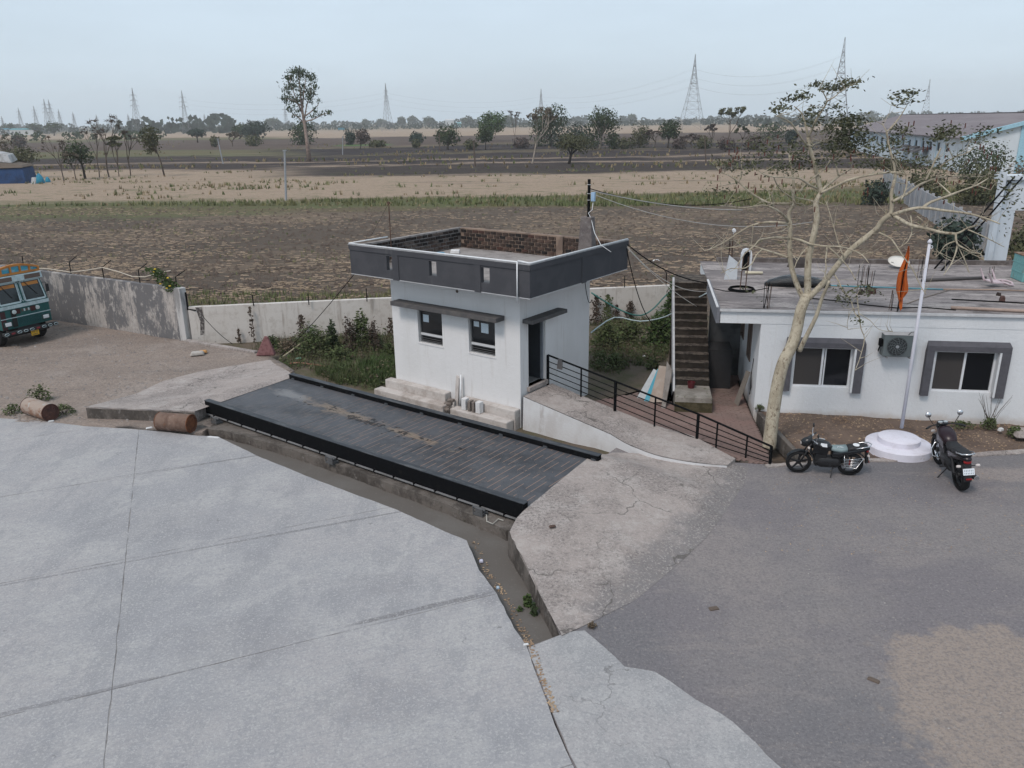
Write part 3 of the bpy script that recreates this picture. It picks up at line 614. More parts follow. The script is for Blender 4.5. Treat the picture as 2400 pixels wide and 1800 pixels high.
# ============================================================ WEIGHBRIDGE
M_BLACK = mat('black_steel', (.006, .0065, .0075), [dict(k='noise', scale=5, lo=.55, hi=.75, col=(.016, .015, .0145), amt=.7, d=5)], rough=.85, spec=.04)
M_FLANGE = mat('flange_steel', (.042, .048, .056), [dict(k='noise', scale=(1.2, 6, 6), lo=.45, hi=.65, col=(.12, .125, .13), amt=.7, d=6, rg=.7), dict(k='noise', scale=9, lo=.55, hi=.7, col=(.035, .037, .04), amt=.7, d=5)], rough=.7, spec=.3)
def deck_material():
    m = mat('deck_plate', (.080, .084, .094), [
        dict(k='noise', scale=(.5, .9, 1), lo=.40, hi=.66, col=(.045, .048, .054), amt=.9, d=6, rg=.7),
        dict(k='noise', scale=(3.5, 2.2, 1), lo=.48, hi=.62, col=(.115, .115, .12), amt=.45, d=7, rg=.78),
        dict(k='noise', scale=(4, 2.5, 1), lo=.53, hi=.66, col=(.15, .118, .098), amt=.4, d=6, rg=.8),
        dict(k='noise', scale=16, lo=.56, hi=.7, col=(.045, .046, .05), amt=.5, d=5, rg=.8),
        dict(k='blob', at=(-4.4, -3.15, 0), r=(2.9, .30, 9), rot=-.035, scale=(1.6, 3.0, 1), rag=3.6, lo=.1, hi=.9, col=(.21, .165, .125), amt=.8),
        dict(k='blob', at=(-1.2, -3.35, 0), r=(1.9, .22, 9), rot=-.05, scale=(1.8, 3.4, 1), rag=3.8, lo=.0, hi=.8, col=(.22, .17, .125), amt=.75),
        dict(k='blob', at=(-7.0, -3.0, 0), r=(1.0, .35, 9), scale=(1.2, 3, 1), rag=2.2, lo=.3, hi=1.0, col=(.25, .25, .25), amt=.55),
        dict(k='blob', at=(-2.9, -3.3, 0), r=(3.6, .34, 9), rot=-.04, scale=(4.0, 6.0, 1), rag=7.0, lo=.1, hi=.3, col=(.012, .011, .011), amt=.9)], rough=.62, bump=[(40, .003)], spec=.3)
    nt = m.node_tree; N = nt.nodes; L = nt.links; b = N['Principled BSDF']; src = b.inputs['Base Color'].links[0].from_socket
    tc = N.new('ShaderNodeTexCoord'); sp = N.new('ShaderNodeSeparateXYZ'); L.new(tc.outputs['Object'], sp.inputs[0])
    def mt(op, *a):
        q = N.new('ShaderNodeMath'); q.operation = op
        for i, s in enumerate(a):
            if isinstance(s, (int, float)): q.inputs[i].default_value = s
            else: L.new(s, q.inputs[i])
        return q.outputs[0]
    nzt = N.new('ShaderNodeTexNoise'); nzt.inputs['Scale'].default_value = 1.3; nzt.inputs['Detail'].default_value = 4; L.new(tc.outputs['Object'], nzt.inputs[0])
    xs = mt('DIVIDE', sp.outputs[0], .195); row = mt('FLOOR', xs); fx = mt('SUBTRACT', mt('FRACT', xs), .5)
    line = mt('LESS_THAN', mt('ABSOLUTE', fx), .045)                                     # intermittent weld lines across the plate, rusted
    ph = mt('MULTIPLY', mt('MODULO', mt('MULTIPLY', row, .37), 1.0), 1.0)
    fy = mt('FRACT', mt('ADD', mt('MULTIPLY', sp.outputs[1], .66), ph)); seg = mt('LESS_THAN', mt('ABSOLUTE', mt('SUBTRACT', fy, .5)), .38)
    r = N.new('ShaderNodeMapRange'); r.inputs['From Min'].default_value = -7.5; r.inputs['From Max'].default_value = 0.5; L.new(sp.outputs[0], r.inputs[0])
    vis = mt('MULTIPLY', mt('MULTIPLY', line, seg), mt('MULTIPLY', mt('ADD', .12, r.outputs[0]), mt('GREATER_THAN', nzt.outputs['Fac'], .40)))
    mx = N.new('ShaderNodeMix'); mx.data_type = 'RGBA'; mx.inputs[7].default_value = (.30, .195, .145, 1); L.new(mt('MULTIPLY', mt('MINIMUM', vis, 1), .85), mx.inputs[0]); L.new(src, mx.inputs[6]); L.new(mx.outputs[2], b.inputs['Base Color'])
    return m
M_DECK = deck_material()
wb = thing('weighbridge', 'long black steel truck weighbridge deck with raised side rails', 'weighbridge', HUT.o, HUT.a)
seams = [-8.33, -4.42, -.55, 3.79]
for i in range(3):
    MB().box(seams[i]+.006, seams[i+1]-.006, -5.0, -1.93, DZ-.05, DZ).build('deck_plate', M_DECK, wb)
MB().box(-8.3, 3.76, -4.98, -1.95, .04, DZ-.055).build('deck_frame', M_BLACK, wb)
for (y0, y1, side) in ((-5.16, -5.0, -1), (-1.93, -1.77, 1)):
    rl = MB().box(-8.36, 3.82, y0, y1, .10, .505).build('side_rail', M_BLACK, wb)
    MB().box(-8.37, 3.83, y0-.012, y1+.012, .507, .522).build('rail_cap', M_FLANGE, rl)
    yo = y0 if side < 0 else y1; ys = (yo-.05, yo-.002) if side < 0 else (yo+.002, yo+.05)
    MB().box(-8.3, 3.7, ys[0], ys[1], .085, .108).build('bottom_flange', mat('lit_flange', (.20, .20, .205), [dict(k='noise', scale=(3, 8, 8), lo=.45, hi=.65, col=(.12, .115, .11), amt=.7)], rough=.7), rl)  # light caught by the flange put into its pale colour
    g = MB().box(-.018, .018, ys[0]-.006 if side < 0 else ys[0], ys[1] if side < 0 else ys[1]+.006, .06, .15).mesh('gusset', M_BLACK)
    for k in range(17):
        q = link('gusset', g, rl); q.location = (-7.9+k*.7, 0, 0)
cm = MB().box(-.06, .06, -.02, .012, DZ+.001, DZ+.055).mesh('clip_plate', M_FLANGE)
for k in range(9):
    q = link('clip_plate', cm, wb); q.location = (-8.15+k*1.48, -1.945, 0)
mm = MB(); mm.box(-.14, .14, -.12, .10, .0, .05); mm.box(-.09, .09, -.09, .05, .05, .14); mm.tube([(-.18, -.06, .16), (.18, -.06, .16)], .028, 8); mm.tube([(-.13, -.11, .02), (-.13, -.11, .2)], .015, 6); mm.tube([(.13, -.11, .02), (.13, -.11, .2)], .015, 6)
mmesh = mm.mesh('load_cell_mount', flat('mount_grey', (.09, .09, .092), .6))
for x in (-7.55, -2.35, 2.72):
    q = link('load_cell_mount', mmesh, wb); q.location = (x, -5.33, .012)
# cable loose at the corner
p = [HUT.g(1140, 1206, .12), HUT.g(1141, 1222, .03), HUT.g(1155, 1228, .03), HUT.g(1168, 1216, .05), HUT.g(1180, 1220, .03)]
o = MB().tube([HUT.w(*q) for q in p], .012, 6).build('loose_cable', flat('pale_cable', (.42, .40, .36), .6)); tag(o, 'pale loose cable lying under the weighbridge corner', 'cable')

# ============================================================ WEIGHING HUT
M_WHITE = mat('hut_white', (.64, .635, .635), [
    dict(k='noise', scale=(5, 5, .25), lo=.56, hi=.68, col=(.47, .44, .415), amt=.5, d=7, rg=.75),
    dict(k='noise', scale=(.6, .6, .5), lo=.45, hi=.7, col=(.58, .575, .57), amt=.7, d=5),
    dict(k='noise', scale=(2.5, 2.5, .35), lo=.56, hi=.76, col=(.50, .475, .45), amt=.5, d=6, rg=.7),
    dict(k='noise', scale=28, lo=.58, hi=.75, col=(.54, .54, .55), amt=.4, d=4)], rough=.95, bump=[(60, .006), (8, .010)], spec=.15)
M_GREY = mat('parapet_grey', (.056, .057, .064), [dict(k='noise', scale=1.2, lo=.45, hi=.6, col=(.070, .070, .077), amt=.7, d=5), dict(k='noise', scale=45, lo=.55, hi=.7, col=(.045, .048, .055), amt=.5, d=4), dict(k='noise', scale=(3, 3, .5), lo=.6, hi=.75, col=(.11, .11, .112), amt=.4, d=5)], rough=.9, bump=[(50, .006)], spec=.2)
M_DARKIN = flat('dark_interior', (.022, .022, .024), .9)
M_LINT = mat('lintel_grey', (.085, .082, .084), [dict(k='noise', scale=4, lo=.45, hi=.7, col=(.14, .13, .12), amt=.6, d=6, rg=.7)], rough=.95, spec=.15)
M_ROOFC = mat('roof_screed', (.30, .275, .262), [dict(k='noise', scale=.7, lo=.42, hi=.66, col=(.13, .12, .115), amt=.85, d=6, rg=.7), dict(k='noise', scale=3, lo=.55, hi=.7, col=(.37, .345, .33), amt=.5, d=5), dict(k='noise', scale=14, lo=.6, hi=.75, col=(.09, .085, .08), amt=.5, d=4)], rough=1, bump=[(12, .02)], spec=.1)
def wall_face(mb, length, z0, z1, thick, holes, flip=False, put=lambda a, y, z: (a, y, z)):
    """upright wall along a, outside at y=0, inside at y=thick; holes (a0,a1,z0,z1) cut through"""
    xs = sorted({0, length} | {h[0] for h in holes} | {h[1] for h in holes}); zs = sorted({z0, z1} | {h[2] for h in holes} | {h[3] for h in holes})
    for i in range(len(xs)-1):
        for j in range(len(zs)-1):
            a0, a1, b0, b1 = xs[i], xs[i+1], zs[j], zs[j+1]
            ca, cb = (a0+a1)/2, (b0+b1)/2
            if any(h[0] < ca < h[1] and h[2] < cb < h[3] for h in holes): continue
            for y in (0, thick): mb.quad(put(a0, y, b0), put(a1, y, b0), put(a1, y, b1), put(a0, y, b1))
    for h in holes:
        a0, a1, b0, b1 = h
        mb.quad(put(a0, 0, b0), put(a0, thick, b0), put(a0, thick, b1), put(a0, 0, b1)); mb.quad(put(a1, 0, b0), put(a1, thick, b0), put(a1, thick, b1), put(a1, 0, b1))
        if b0 > z0+1e-4: mb.quad(put(a0, 0, b0), put(a1, 0, b0), put(a1, thick, b0), put(a0, thick, b0))
        mb.quad(put(a0, 0, b1), put(a1, 0, b1), put(a1, thick, b1), put(a0, thick, b1))
    mb.quad(put(0, 0, z1), put(length, 0, z1), put(length, thick, z1), put(0, thick, z1))
    for a in (0, length): mb.quad(put(a, 0, z0), put(a, thick, z0), put(a, thick, z1), put(a, 0, z1))
hut = thing('weighing_hut', 'small white weighing office with dark grey brick-lined roof parapet', 'hut', HUT.o, HUT.a)
HX0, HX1, HY0, HY1 = -5.18, 0.0, 0.0, 3.87; HZ0, HZ1 = -.3, 4.04; TH = .2
w1 = (HX0*0-4.08-HX0, -3.02-HX0); 
wins = [(-4.05, -3.02), (-1.945, -.925)]; WZ0, WZ1, WM = 1.87, 3.0, 2.15
mb = MB()
wall_face(mb, HX1-HX0, HZ0, HZ1, TH, [(a-HX0, b-HX0, WZ0, WZ1) for a, b in wins], put=lambda a, y, z: (HX0+a, y, z))
wall_face(mb, HY1-2*TH, HZ0, HZ1, TH, [(.41-TH, 1.31-TH, 1.0, 2.98)], put=lambda a, y, z: (-y, TH+a, z))
mb.box(HX0, HX0+TH, TH, HY1, HZ0, HZ1); mb.box(HX0+TH, HX1, HY1-TH, HY1, HZ0, HZ1)
mb.box(HX0+TH, HX1-TH, TH, HY1-TH, .8, .995)
mb.build('wall', M_WHITE, hut)
MB().box(HX0+.2, HX1-.2, TH+.002, HY1-TH-.002, .998, 1.0).build('floor', flat('hut_floor', (.20, .195, .19), .8), hut)
# desk added so the room reads dark, shade put into its colour
MB().box(-4.9, -.6, 1.05, 1.75, 1.0, 1.78).build('desk', flat('desk_brown', (.05, .04, .035), .6), hut)
# windows
M_GLASS = mat('dark_glass', (.010, .011, .013), (), rough=.08, spec=.5)
M_ALU = flat('window_alu', (.52, .53, .54), .5, spec=.5, var=.06)
M_PAPER = mat('paper', (.60, .68, .74), [dict(k='noise', scale=(60, 60, 60), lo=.5, hi=.62, col=(.30, .36, .42), amt=.6, d=2)], rough=.8)
for wi, (a, b) in enumerate(wins):
    w = MB(); t = .045
    w.box(a, a+t, .09, .14, WZ0, WZ1); w.box(b-t, b, .09, .14, WZ0, WZ1); w.box(a+t, b-t, .09, .14, WZ1-t, WZ1); w.box(a+t, b-t, .09, .14, WZ0, WZ0+.03)
    wo = w.build('window', flat('window_grey', (.16, .165, .17), .6), hut)
    MB().box(a+t, b-t, .07, .15, WM-.035, WM+.035).build('middle_rail', M_ALU, wo)
    MB().box(a+t, b-t, .11, .118, WM+.036, WZ1-t-.001).build('pane', M_GLASS, wo)
    gb = MB()
    for k in range(3):
        z = WZ0+.075+k*.065; gb = MB().tube([(a+t, .115, z), (b-t, .115, z)], .008, 6); gb.build('grille_bar', flat('bar_grey', (.12, .12, .125), .6), wo)
    bars = MB().tube([(a+t, .16, 0), (b-t, .16, 0)], .007, 5).mesh('grille_bar', MATS['bar_grey'])
    for k in range(7):
        q = link('grille_bar', bars, wo); q.location = (0, 0, WM+.1+k*.105)
    MB().box(a-.03, b+.03, -.02, .09, WZ0-.045, WZ0-.002).build('sill', M_WHITE, wo)
    for (dx, dz, sw, sh) in ([(.10, .52, .24, .24)] if wi == 0 else [(.09, .66, .20, .16), (.37, .50, .28, .30)]):
        MB().box(a+t+dx, a+t+dx+sw, .102, .106, WM+dz-.12, WM+dz-.12+sh).build('notice', M_PAPER, wo)
MB().box(-4.82, -.55, -.42, .0, 3.06, 3.20).build('window_lintel', M_LINT, hut, bevel=.012)
MB().box(0.0, .36, .12, 1.98, 3.02, 3.14).build('door_lintel', M_LINT, hut, bevel=.012)
# door: frame and a door leaf standing open inside
d = MB(); d.box(-.16, -.08, .41, .46, 1.0, 2.98); d.box(-.16, -.08, 1.26, 1.31, 1.0, 2.98); d.box(-.16, -.08, .46, 1.26, 2.93, 2.98)
do = d.build('door_frame', flat('door_grey', (.20, .22, .25), .6), hut)
MB().box(-.98, -.18, 1.265, 1.30, 1.01, 2.92).build('door_leaf', flat('door_leaf_dark', (.035, .04, .048), .5), do)
MB().tube([(-.88, 1.20, 1.95), (-.88, 1.14, 1.95), (-.80, 1.14, 1.95)], .012, 6).build('handle', M_ALU, do)
MB().box(-.2, .1, .33, 1.34, .86, 1.0).build('door_step', M_RAMP, hut, bevel=.015)
# plinth steps
M_PLINTH = mat('plinth_plaster', (.50, .465, .44), [dict(k='noise', scale=1.6, lo=.42, hi=.64, col=(.33, .285, .255), amt=.8, d=6, rg=.75), dict(k='noise', scale=6, lo=.55, hi=.72, col=(.58, .56, .54), amt=.6, d=5), dict(k='noise', scale=(1.5, 4, 6), lo=.58, hi=.7, col=(.20, .165, .145), amt=.6, d=6, rg=.8)], rough=.95, bump=[(12, .02)], spec=.15)
pl = MB().box(-5.42, -2.75, -.30, -.002, -.3, .44).build('plinth', M_PLINTH, hut, bevel=.03)
MB().box(-2.1, -.02, -.28, -.002, -.3, .42).build('plinth', M_PLINTH, hut, bevel=.03)
MB().box(-5.60, -2.55, -.66, -.302, -.3, .17).build('step', M_PLINTH, hut, bevel=.03)
MB().box(-2.25, -.05, -.66, -.302, -.3, .16).build('step', M_PLINTH, hut, bevel=.03)
# roof slab and parapet
PX0, PX1, PY0, PY1, PZ0, PZ1 = -6.04, .97, -.86, 4.57, 4.02, 4.95
MB().box(PX0+.13, PX1-.13, PY0+.13, PY1-.2, 4.045, 4.22).build('roof_slab', M_ROOFC, hut)
MB().box(PX0, PX1, PY0, PY1, PZ0, 4.043).build('soffit', mat('soffit_white', (.42, .42, .43), [dict(k='noise', scale=1.5, lo=.45, hi=.7, col=(.33, .32, .31), amt=.7, d=5)], rough=1), hut)
def on_front(zx, zy): return HUT.on_y(800+zx*.31646, 520+zy*.31646, PY0)
v = [(on_front(a, 300).x, on_front(b, 300).x) for a, b in ((335, 378), (648, 702), (1033, 1096))]
vz0, vz1 = 4.30, 4.74
mb = MB(); wall_face(mb, PX1-PX0, 4.045, PZ1, .12, [(a-PX0, b-PX0, vz0, vz1) for a, b in v], put=lambda a, y, z: (PX0+a, PY0+y, z))
fp = mb.build('front_parapet', M_GREY, hut)
mb = MB(); wall_face(mb, PY1-PY0-.12, 4.045, PZ1, .12, [], put=lambda a, y, z: (PX1-y, PY0+.12+a, z)); rp = mb.build('side_parapet', M_GREY, hut)
# raised band under the coping and pilaster strips, proud of the render
capz = 4.80
MB().box(PX0-.02, PX1+.02, PY0-.025, PY0-.001, capz, PZ1-.002).build('band', M_GREY, fp)
MB().box(PX1+.001, PX1+.025, PY0-.0, PY1, capz, PZ1-.002).build('band', M_GREY, rp)
for (a, b) in ((380, 425), (985, 1031)):
    xa, xb = on_front(a, 330).x, on_front(b, 330).x
    MB().box(xa, xb, PY0-.022, PY0-.001, PZ0-.001, capz-.002).build('pilaster', M_GREY, fp)
ya = HUT.on_x(800+1780*.31646, 520+350*.31646, PX1).y; yb = HUT.on_x(800+1814*.31646, 520+340*.31646, PX1).y
MB().box(PX1+.001, PX1+.022, ya, yb, PZ0-.001, capz-.002).build('pilaster', M_GREY, rp)
M_PIPEW = flat('white_pipe', (.68, .69, .70), .5, var=.08)
cop = MB(); cop.box(PX0-.03, PX1+.03, PY0-.03, PY0+.13, PZ1+.001, PZ1+.03)
cop.build('coping', mat('coping', (.30, .30, .31), [dict(k='noise', scale=4, lo=.45, hi=.65, col=(.2, .2, .2), amt=.7)], rough=.9), hut)
MB().box(PX1-.13, PX1+.03, PY0+.131, PY1, PZ1+.001, PZ1+.03).build('coping', MATS['coping'], hut)
fpz = PZ1+.05
MB().tube([(PX0, PY0-.0, fpz), (PX1-.42, PY0, fpz), (PX1-.38, PY0-.05, fpz-.02), (PX1-.38, PY0-.06, PZ0-.12)], .022, 8).build('white_pipe', M_PIPEW, hut, smooth=True)
MB().tube([(PX0, PY0, fpz), (PX0, PY0+1.7, fpz)], .022, 8).build('white_pipe', M_PIPEW, hut, smooth=True)
MB().tube([(PX1-.40, PY0+.02, fpz+.03), (PX1-.05, PY0+.02, fpz), (PX1, PY0+.1, fpz), (PX1, PY1-.05, fpz)], .024, 8).build('white_pipe', M_PIPEW, hut, smooth=True)
# bare brick parapet on the two far sides, every brick laid
M_MORTW = mat('mortar_pale', (.27, .25, .24), [dict(k='noise', scale=3, lo=.42, hi=.62, col=(.12, .105, .10), amt=.75, d=5)], rough=1)
M_MORTB = mat('mortar_brown', (.25, .185, .145), [dict(k='noise', scale=1.6, lo=.45, hi=.62, col=(.12, .09, .075), amt=.7, d=5)], rough=1)
bl = MB().box(PX0, PX0+.17, PY0+.121, PY1, 4.045, PZ1-.02).build('brick_parapet', M_MORTW, hut)
br = MB().box(PX0+.171, PX1-.121, PY1-.17, PY1, 4.045, PZ1-.02).build('brick_parapet', M_MORTB, hut)
bcols = [(.038, .028, .025), (.062, .043, .036), (.095, .062, .050), (.022, .019, .019), (.12, .095, .083), (.075, .040, .033)]
bm_ = [mat('brick_%s' % n, c, [dict(k='noise', scale=12, lo=.4, hi=.65, col=tuple(q*.6 for q in c), amt=.8, d=5)], rough=1, bump=[(25, .01)]) for n, c in zip(('umber', 'brown', 'rust', 'soot', 'dusty', 'maroon'), bcols)]
bh, bl_ = .128, .275
meshL = [MB().box(0, .03, -(bl_-.045)/2, (bl_-.045)/2, 0, bh-.038).mesh('brick', m) for m in bm_]
meshR = [MB().box(-(bl_-.04)/2, (bl_-.04)/2, -.03, 0, 0, bh-.034).mesh('brick', m) for m in bm_]
for row in range(6):
    z = PZ1-.035-(row+1)*bh
    n = 19; off = (row % 2)*bl_/2
    for i in range(n):
        y = PY0+.30+off+i*bl_
        if y > PY1-.17-bl_/2: continue
        k = rnd.choice((0, 0, 1, 3, 3, 4) if row < 3 else (1, 2, 4, 4))
        q = link('brick', meshL[k], bl); q.location = (PX0+.165+rnd.uniform(-.004, .008), y+rnd.uniform(-.006, .006), z+rnd.uniform(-.004, .004)); q.rotation_euler = (0, 0, rnd.uniform(-.02, .02))
    for i in range(26):
        x = PX0+.33+off+i*bl_
        if x > PX1-.13-bl_/2: continue
        k = rnd.choice((0, 0, 1, 1, 3, 5, 2))
        q = link('brick', meshR[k], br); q.location = (x+rnd.uniform(-.006, .006), PY1-.165-rnd.uniform(-.004, .008), z+rnd.uniform(-.004, .004)); q.rotation_euler = (0, 0, rnd.uniform(-.02, .02))
MB().box(-1.62, -1.36, PY1-.25, PY1-.171, 4.225, PZ1-.03).build('brick_pier', M_MORTB, hut)
# square hole and stain marks on the plaster: a broken fan hole
MB().lathe([(.0, -.012), (.045, -.010), (.05, 0)], 10, axis='y', c=(-2.35, -.001, 3.72)).build('plaster_hole', flat('hole_brown', (.10, .075, .06), 1), hut)
# ---------------- things on the hut's roof
pp = HUT.on_y(1376, 590, 3.1); px_ = pp.x; ztop = HUT.on_y(1378, 508, 3.1).z
pil = thing('roof_pillar', 'tapered grey concrete pillar with a black iron post on the hut roof', 'pillar', HUT.w(px_, 3.1, 4.222), HUT.a+R(8))
hh = ztop-4.222
MB().hexa([(-.27, -.2, 0), (.27, -.2, 0), (.27, .2, 0), (-.27, .2, 0)], [(-.175, -.15, hh), (.175, -.15, hh), (.175, .15, hh), (-.175, .15, hh)]).build('shaft', mat('pillar_concrete', (.165, .145, .138), [dict(k='noise', scale=2, lo=.42, hi=.64, col=(.095, .08, .08), amt=.8, d=6, rg=.7), dict(k='noise', scale=9, lo=.56, hi=.7, col=(.24, .225, .215), amt=.6, d=5)], rough=1, bump=[(15, .02)]), pil, bevel=.02)
zp = HUT.on_y(1382, 420, 3.1).z-4.222
post = MB().tube([(.03, 0, hh-.02), (.03, 0, zp)], .045, 10).build('iron_post', M_BLACK, pil, smooth=False)
for zz in (.86, .62, .45): MB().torus((.03, 0, hh+(zp-hh)*zz), .048, .008, 14, 6, axis='z').build('wire_band', M_ALU, post)
jb = MB().box(.12, .24, -.07, .03, hh+(zp-hh)*.42, hh+(zp-hh)*.66).build('junction_box', flat('box_blue', (.30, .44, .60), .5), pil, bevel=.012)
MB().tube([(.18, -.02, hh+(zp-hh)*.42), (.16, -.03, hh+.22), (.05, -.06, hh+.12), (.16, -.1, hh-.05), (.32, -.2, hh-.45), (.6, -.35, hh-.78), (.95, -.4, .62)], .010, 6).build('white_cable', M_PIPEW, pil, smooth=True)
rp_ = HUT.on_y(917, 585, .6); zt = HUT.on_y(917, 476, .6).z
rod = thing('roof_rod', 'thin rusty iron rod standing on the hut roof with stay wires', 'rod', HUT.w(rp_.x, .6, 4.222), HUT.a)
M_RUST = mat('rust', (.105, .062, .045), [dict(k='noise', scale=7, lo=.42, hi=.62, col=(.05, .035, .03), amt=.8, d=5)], rough=1)
MB().tube([(0, 0, 0), (.01, 0, zt-4.222)], .018, 7).build('shaft', M_RUST, rod)
MB().tube([(0, 0, zt-4.25), (-.55, -.35, .85)], .005, 5).build('stay_wire', M_BLACK, rod)
MB().lathe([(.05, 0), (.05, .06), (.0, .075)], 10, c=(.01, 0, zt-4.25)).build('cap', M_RUST, rod)
MB().lathe([(.09, 0), (.085, .05), (.03, .09), (.0, .09)], 10).build('base', flat('base_grey', (.10, .09, .085)), rod)
q = HUT.on_y(1004, 0, 0)
def roof_pt(px, py): return HUT.g(px, py, 4.24)
q = roof_pt(1067, 592); o = MB().hexa([(-.16, -.1, 0), (.16, -.1, 0), (.15, .1, 0), (-.15, .1, 0)], [(-.15, -.09, .12), (.16, -.09, .11), (.15, .08, .12), (-.15, .09, .12)]).build('foam_block', flat('foam_white', (.70, .70, .70), .8), None, bevel=.012); o.location = HUT.w(q.x, q.y, 4.222); o.rotation_euler = (0, 0, HUT.a+.5); tag(o, 'white foam block lying on the hut roof', 'block')
q = roof_pt(1032, 595); mb = MB(); mb.v = []; 
mb.loft([[(.20*math.cos(t)*s+.02*math.sin(3*t), .11*math.sin(t)*s, z) for t in [k*math.pi/5 for k in range(10)]] for s, z in ((1, 0), (.95, .04), (.6, .08), (.2, .07))]); o = mb.build('plastic_bag', flat('bag_blue', (.03, .20, .33), .4)); o.location = HUT.w(q.x, q.y, 4.222); o.rotation_euler = (0, 0, HUT.a+.3); tag(o, 'crumpled blue plastic bag on the hut roof', 'bag')
# debris on the plinth: broken pipe, plank, blocks, rubble
M_OLDB = mat('old_block', (.20, .17, .15), [dict(k='noise', scale=8, lo=.42, hi=.62, col=(.11, .09, .08), amt=.8, d=5), dict(k='noise', scale=20, lo=.6, hi=.7, col=(.4, .38, .36), amt=.5)], rough=1, bump=[(20, .02)])
o = MB().hexa([(-.07, -.02, 0), (.07, -.02, 0), (.07, .03, 0), (-.07, .03, 0)], [(-.065, -.015, 1.05), (.06, -.02, .98), (.06, .03, .99), (-.06, .03, 1.06)]).build('broken_plank', M_PLINTH); o.location = HUT.w(-2.42, -.16, .0); o.rotation_euler = (-.08, .05, HUT.a); tag(o, 'pale broken plank leaning on the hut wall under the windows', 'plank')
o = MB().tube([(0, 0, 0), (.01, .08, 1.12)], .03, 8).build('broken_pipe', M_PIPEW, None, smooth=True); o.location = HUT.w(-2.22, -.20, .0); o.rotation_euler = (0, 0, HUT.a); tag(o, 'white pipe stub leaning beside the broken plank on the hut', 'pipe')
bp = [(-2.62, -.42, .0, .3, .2, .12), (-2.55, -.38, .12, .26, .18, .10), (-2.5, -.3, .23, .22, .16, .09), (-2.7, -.55, .0, .2, .16, .1), (-2.45, -.56, .0, .18, .14, .09)]
lb = ['lowest dark block of the rubble heap beside the hut step', 'middle dark block of the rubble heap beside the hut step', 'topmost dark block of the rubble heap beside the hut step', 'small dark rubble block on the left of the heap', 'small dark rubble block on the right of the heap']
for (x, y, z, a, b, c), l in zip(bp, lb):
    o = MB().hexa([(-a/2, -b/2, 0), (a/2, -b/2*.9, 0), (a/2*.95, b/2, 0), (-a/2, b/2*.9, 0)], [(-a/2*.9, -b/2, c), (a/2, -b/2*.9, c*.9), (a/2*.9, b/2*.9, c), (-a/2, b/2*.8, c*.95)]).build('rubble_block', M_OLDB, None, bevel=.02); o.location = HUT.w(x, y, z); o.rotation_euler = (rnd.uniform(-.1, .1), rnd.uniform(-.1, .1), HUT.a+rnd.uniform(-.6, .6)); tag(o, l, 'rubble', 'rubble by the hut')
for x, l, m in ((-1.80, 'left pale concrete block standing on the hut step', M_WHITE), (-1.58, 'dark weathered block between the two pale blocks on the hut step', M_OLDB), (-1.42, 'narrow dark block beside the right pale block on the step', M_OLDB), (-1.24, 'right pale concrete block standing on the hut step', M_WHITE)):
    wd = .16 if m is M_WHITE else .10
    o = MB().box(-wd/2, wd/2, -.1, .1, 0, .36 if m is M_WHITE else .33).build('concrete_block', m, None, bevel=.012); o.location = HUT.w(x, -.44, .165); o.rotation_euler = (0, 0, HUT.a+rnd.uniform(-.06, .06)); tag(o, l, 'block', 'blocks on the hut step')

# ============================================================ ACCESS RAMP AND RAILING
M_RWALL = mat('ramp_wall_white', (.56, .56, .565), [dict(k='noise', scale=(1.4, 1.4, 1), lo=.45, hi=.68, col=(.46, .44, .43), amt=.7, d=5), dict(k='noise', scale=(2, 2, .6), lo=.58, hi=.72, col=(.30, .26, .24), amt=.55, d=6, rg=.75)], rough=.95, bump=[(20, .01)])
ar = thing('access_ramp', 'sloping concrete ramp with whitewashed side leading to the hut door', 'ramp', HUT.o, HUT.a)
def rz(x): return max(.25-.05*max(0, x-3.4), .86-.173*x)
xs = [.12+i*.25 for i in range(26)]
def near(x): return -.02 if x < 2.9 else (-.02-.0 if x < 3.2 else -.04-.30*math.sin(min(1, (x-3.2)/1.6)*math.pi/2)+.42*max(0, (x-4.4)/1.6)**2)
def far(x): return 1.50 if x < 4.9 else 1.50-.45*(x-4.9)
v_ = []; f_ = []
for i, x in enumerate(xs):
    z = rz(x); a = near(x); b = max(a+.15, far(x)); jn = .02*nz(x*5, 1)
    v_ += [(x, a+jn, z+.01*nz(x*3, 0)), (x, (a+b)/2, z+.012*nz(x*2, 9)), (x, b+.03*nz(x*4, 4), z-.01), (x, a+jn, -.32), (x, b, -.32)]
for i in range(len(xs)-1):
    o_ = i*5; p_ = o_+5
    f_ += [(o_, p_, p_+1, o_+1), (o_+1, p_+1, p_+2, o_+2), (o_+2, p_+2, p_+4, o_+4)]
f_.append((len(v_)-5, len(v_)-2, len(v_)-1, len(v_)-3, len(v_)-4)); f_.append((0, 1, 2, 4, 3))
mb = MB(); mb.v = v_; mb.f = f_; mb.build('ramp_surface', M_RAMP, ar)
v_ = []; f_ = []
for x in xs:
    z = rz(x); a = near(x)+.02*nz(x*5, 1); lean = .10
    v_ += [(x, a-.012, z-.01), (x, a-.03-lean*(z+.3)*.35, -.31)]
for i in range(len(xs)-1): f_.append((i*2, i*2+1, i*2+3, i*2+2))
mb = MB(); mb.v = v_; mb.f = f_; mb.build('ramp_side', M_RWALL, ar)
rail = thing('metal_railing', 'black metal railing with horizontal bars beside the hut ramp', 'railing', HUT.o, HUT.a)
tops = []
def rpt(zx, zy, y): return HUT.on_y(1280+zx*.2622, 800+zy*.2622, y)
pl_ = [(.03, .86, .028), (1.24, .65, .016), (2.42, .45, .028), (3.72, .20, .016), (5.03, -.02, .028)]
RY = 1.40
posts = [(x, RY, z, r) for x, z, r in pl_]
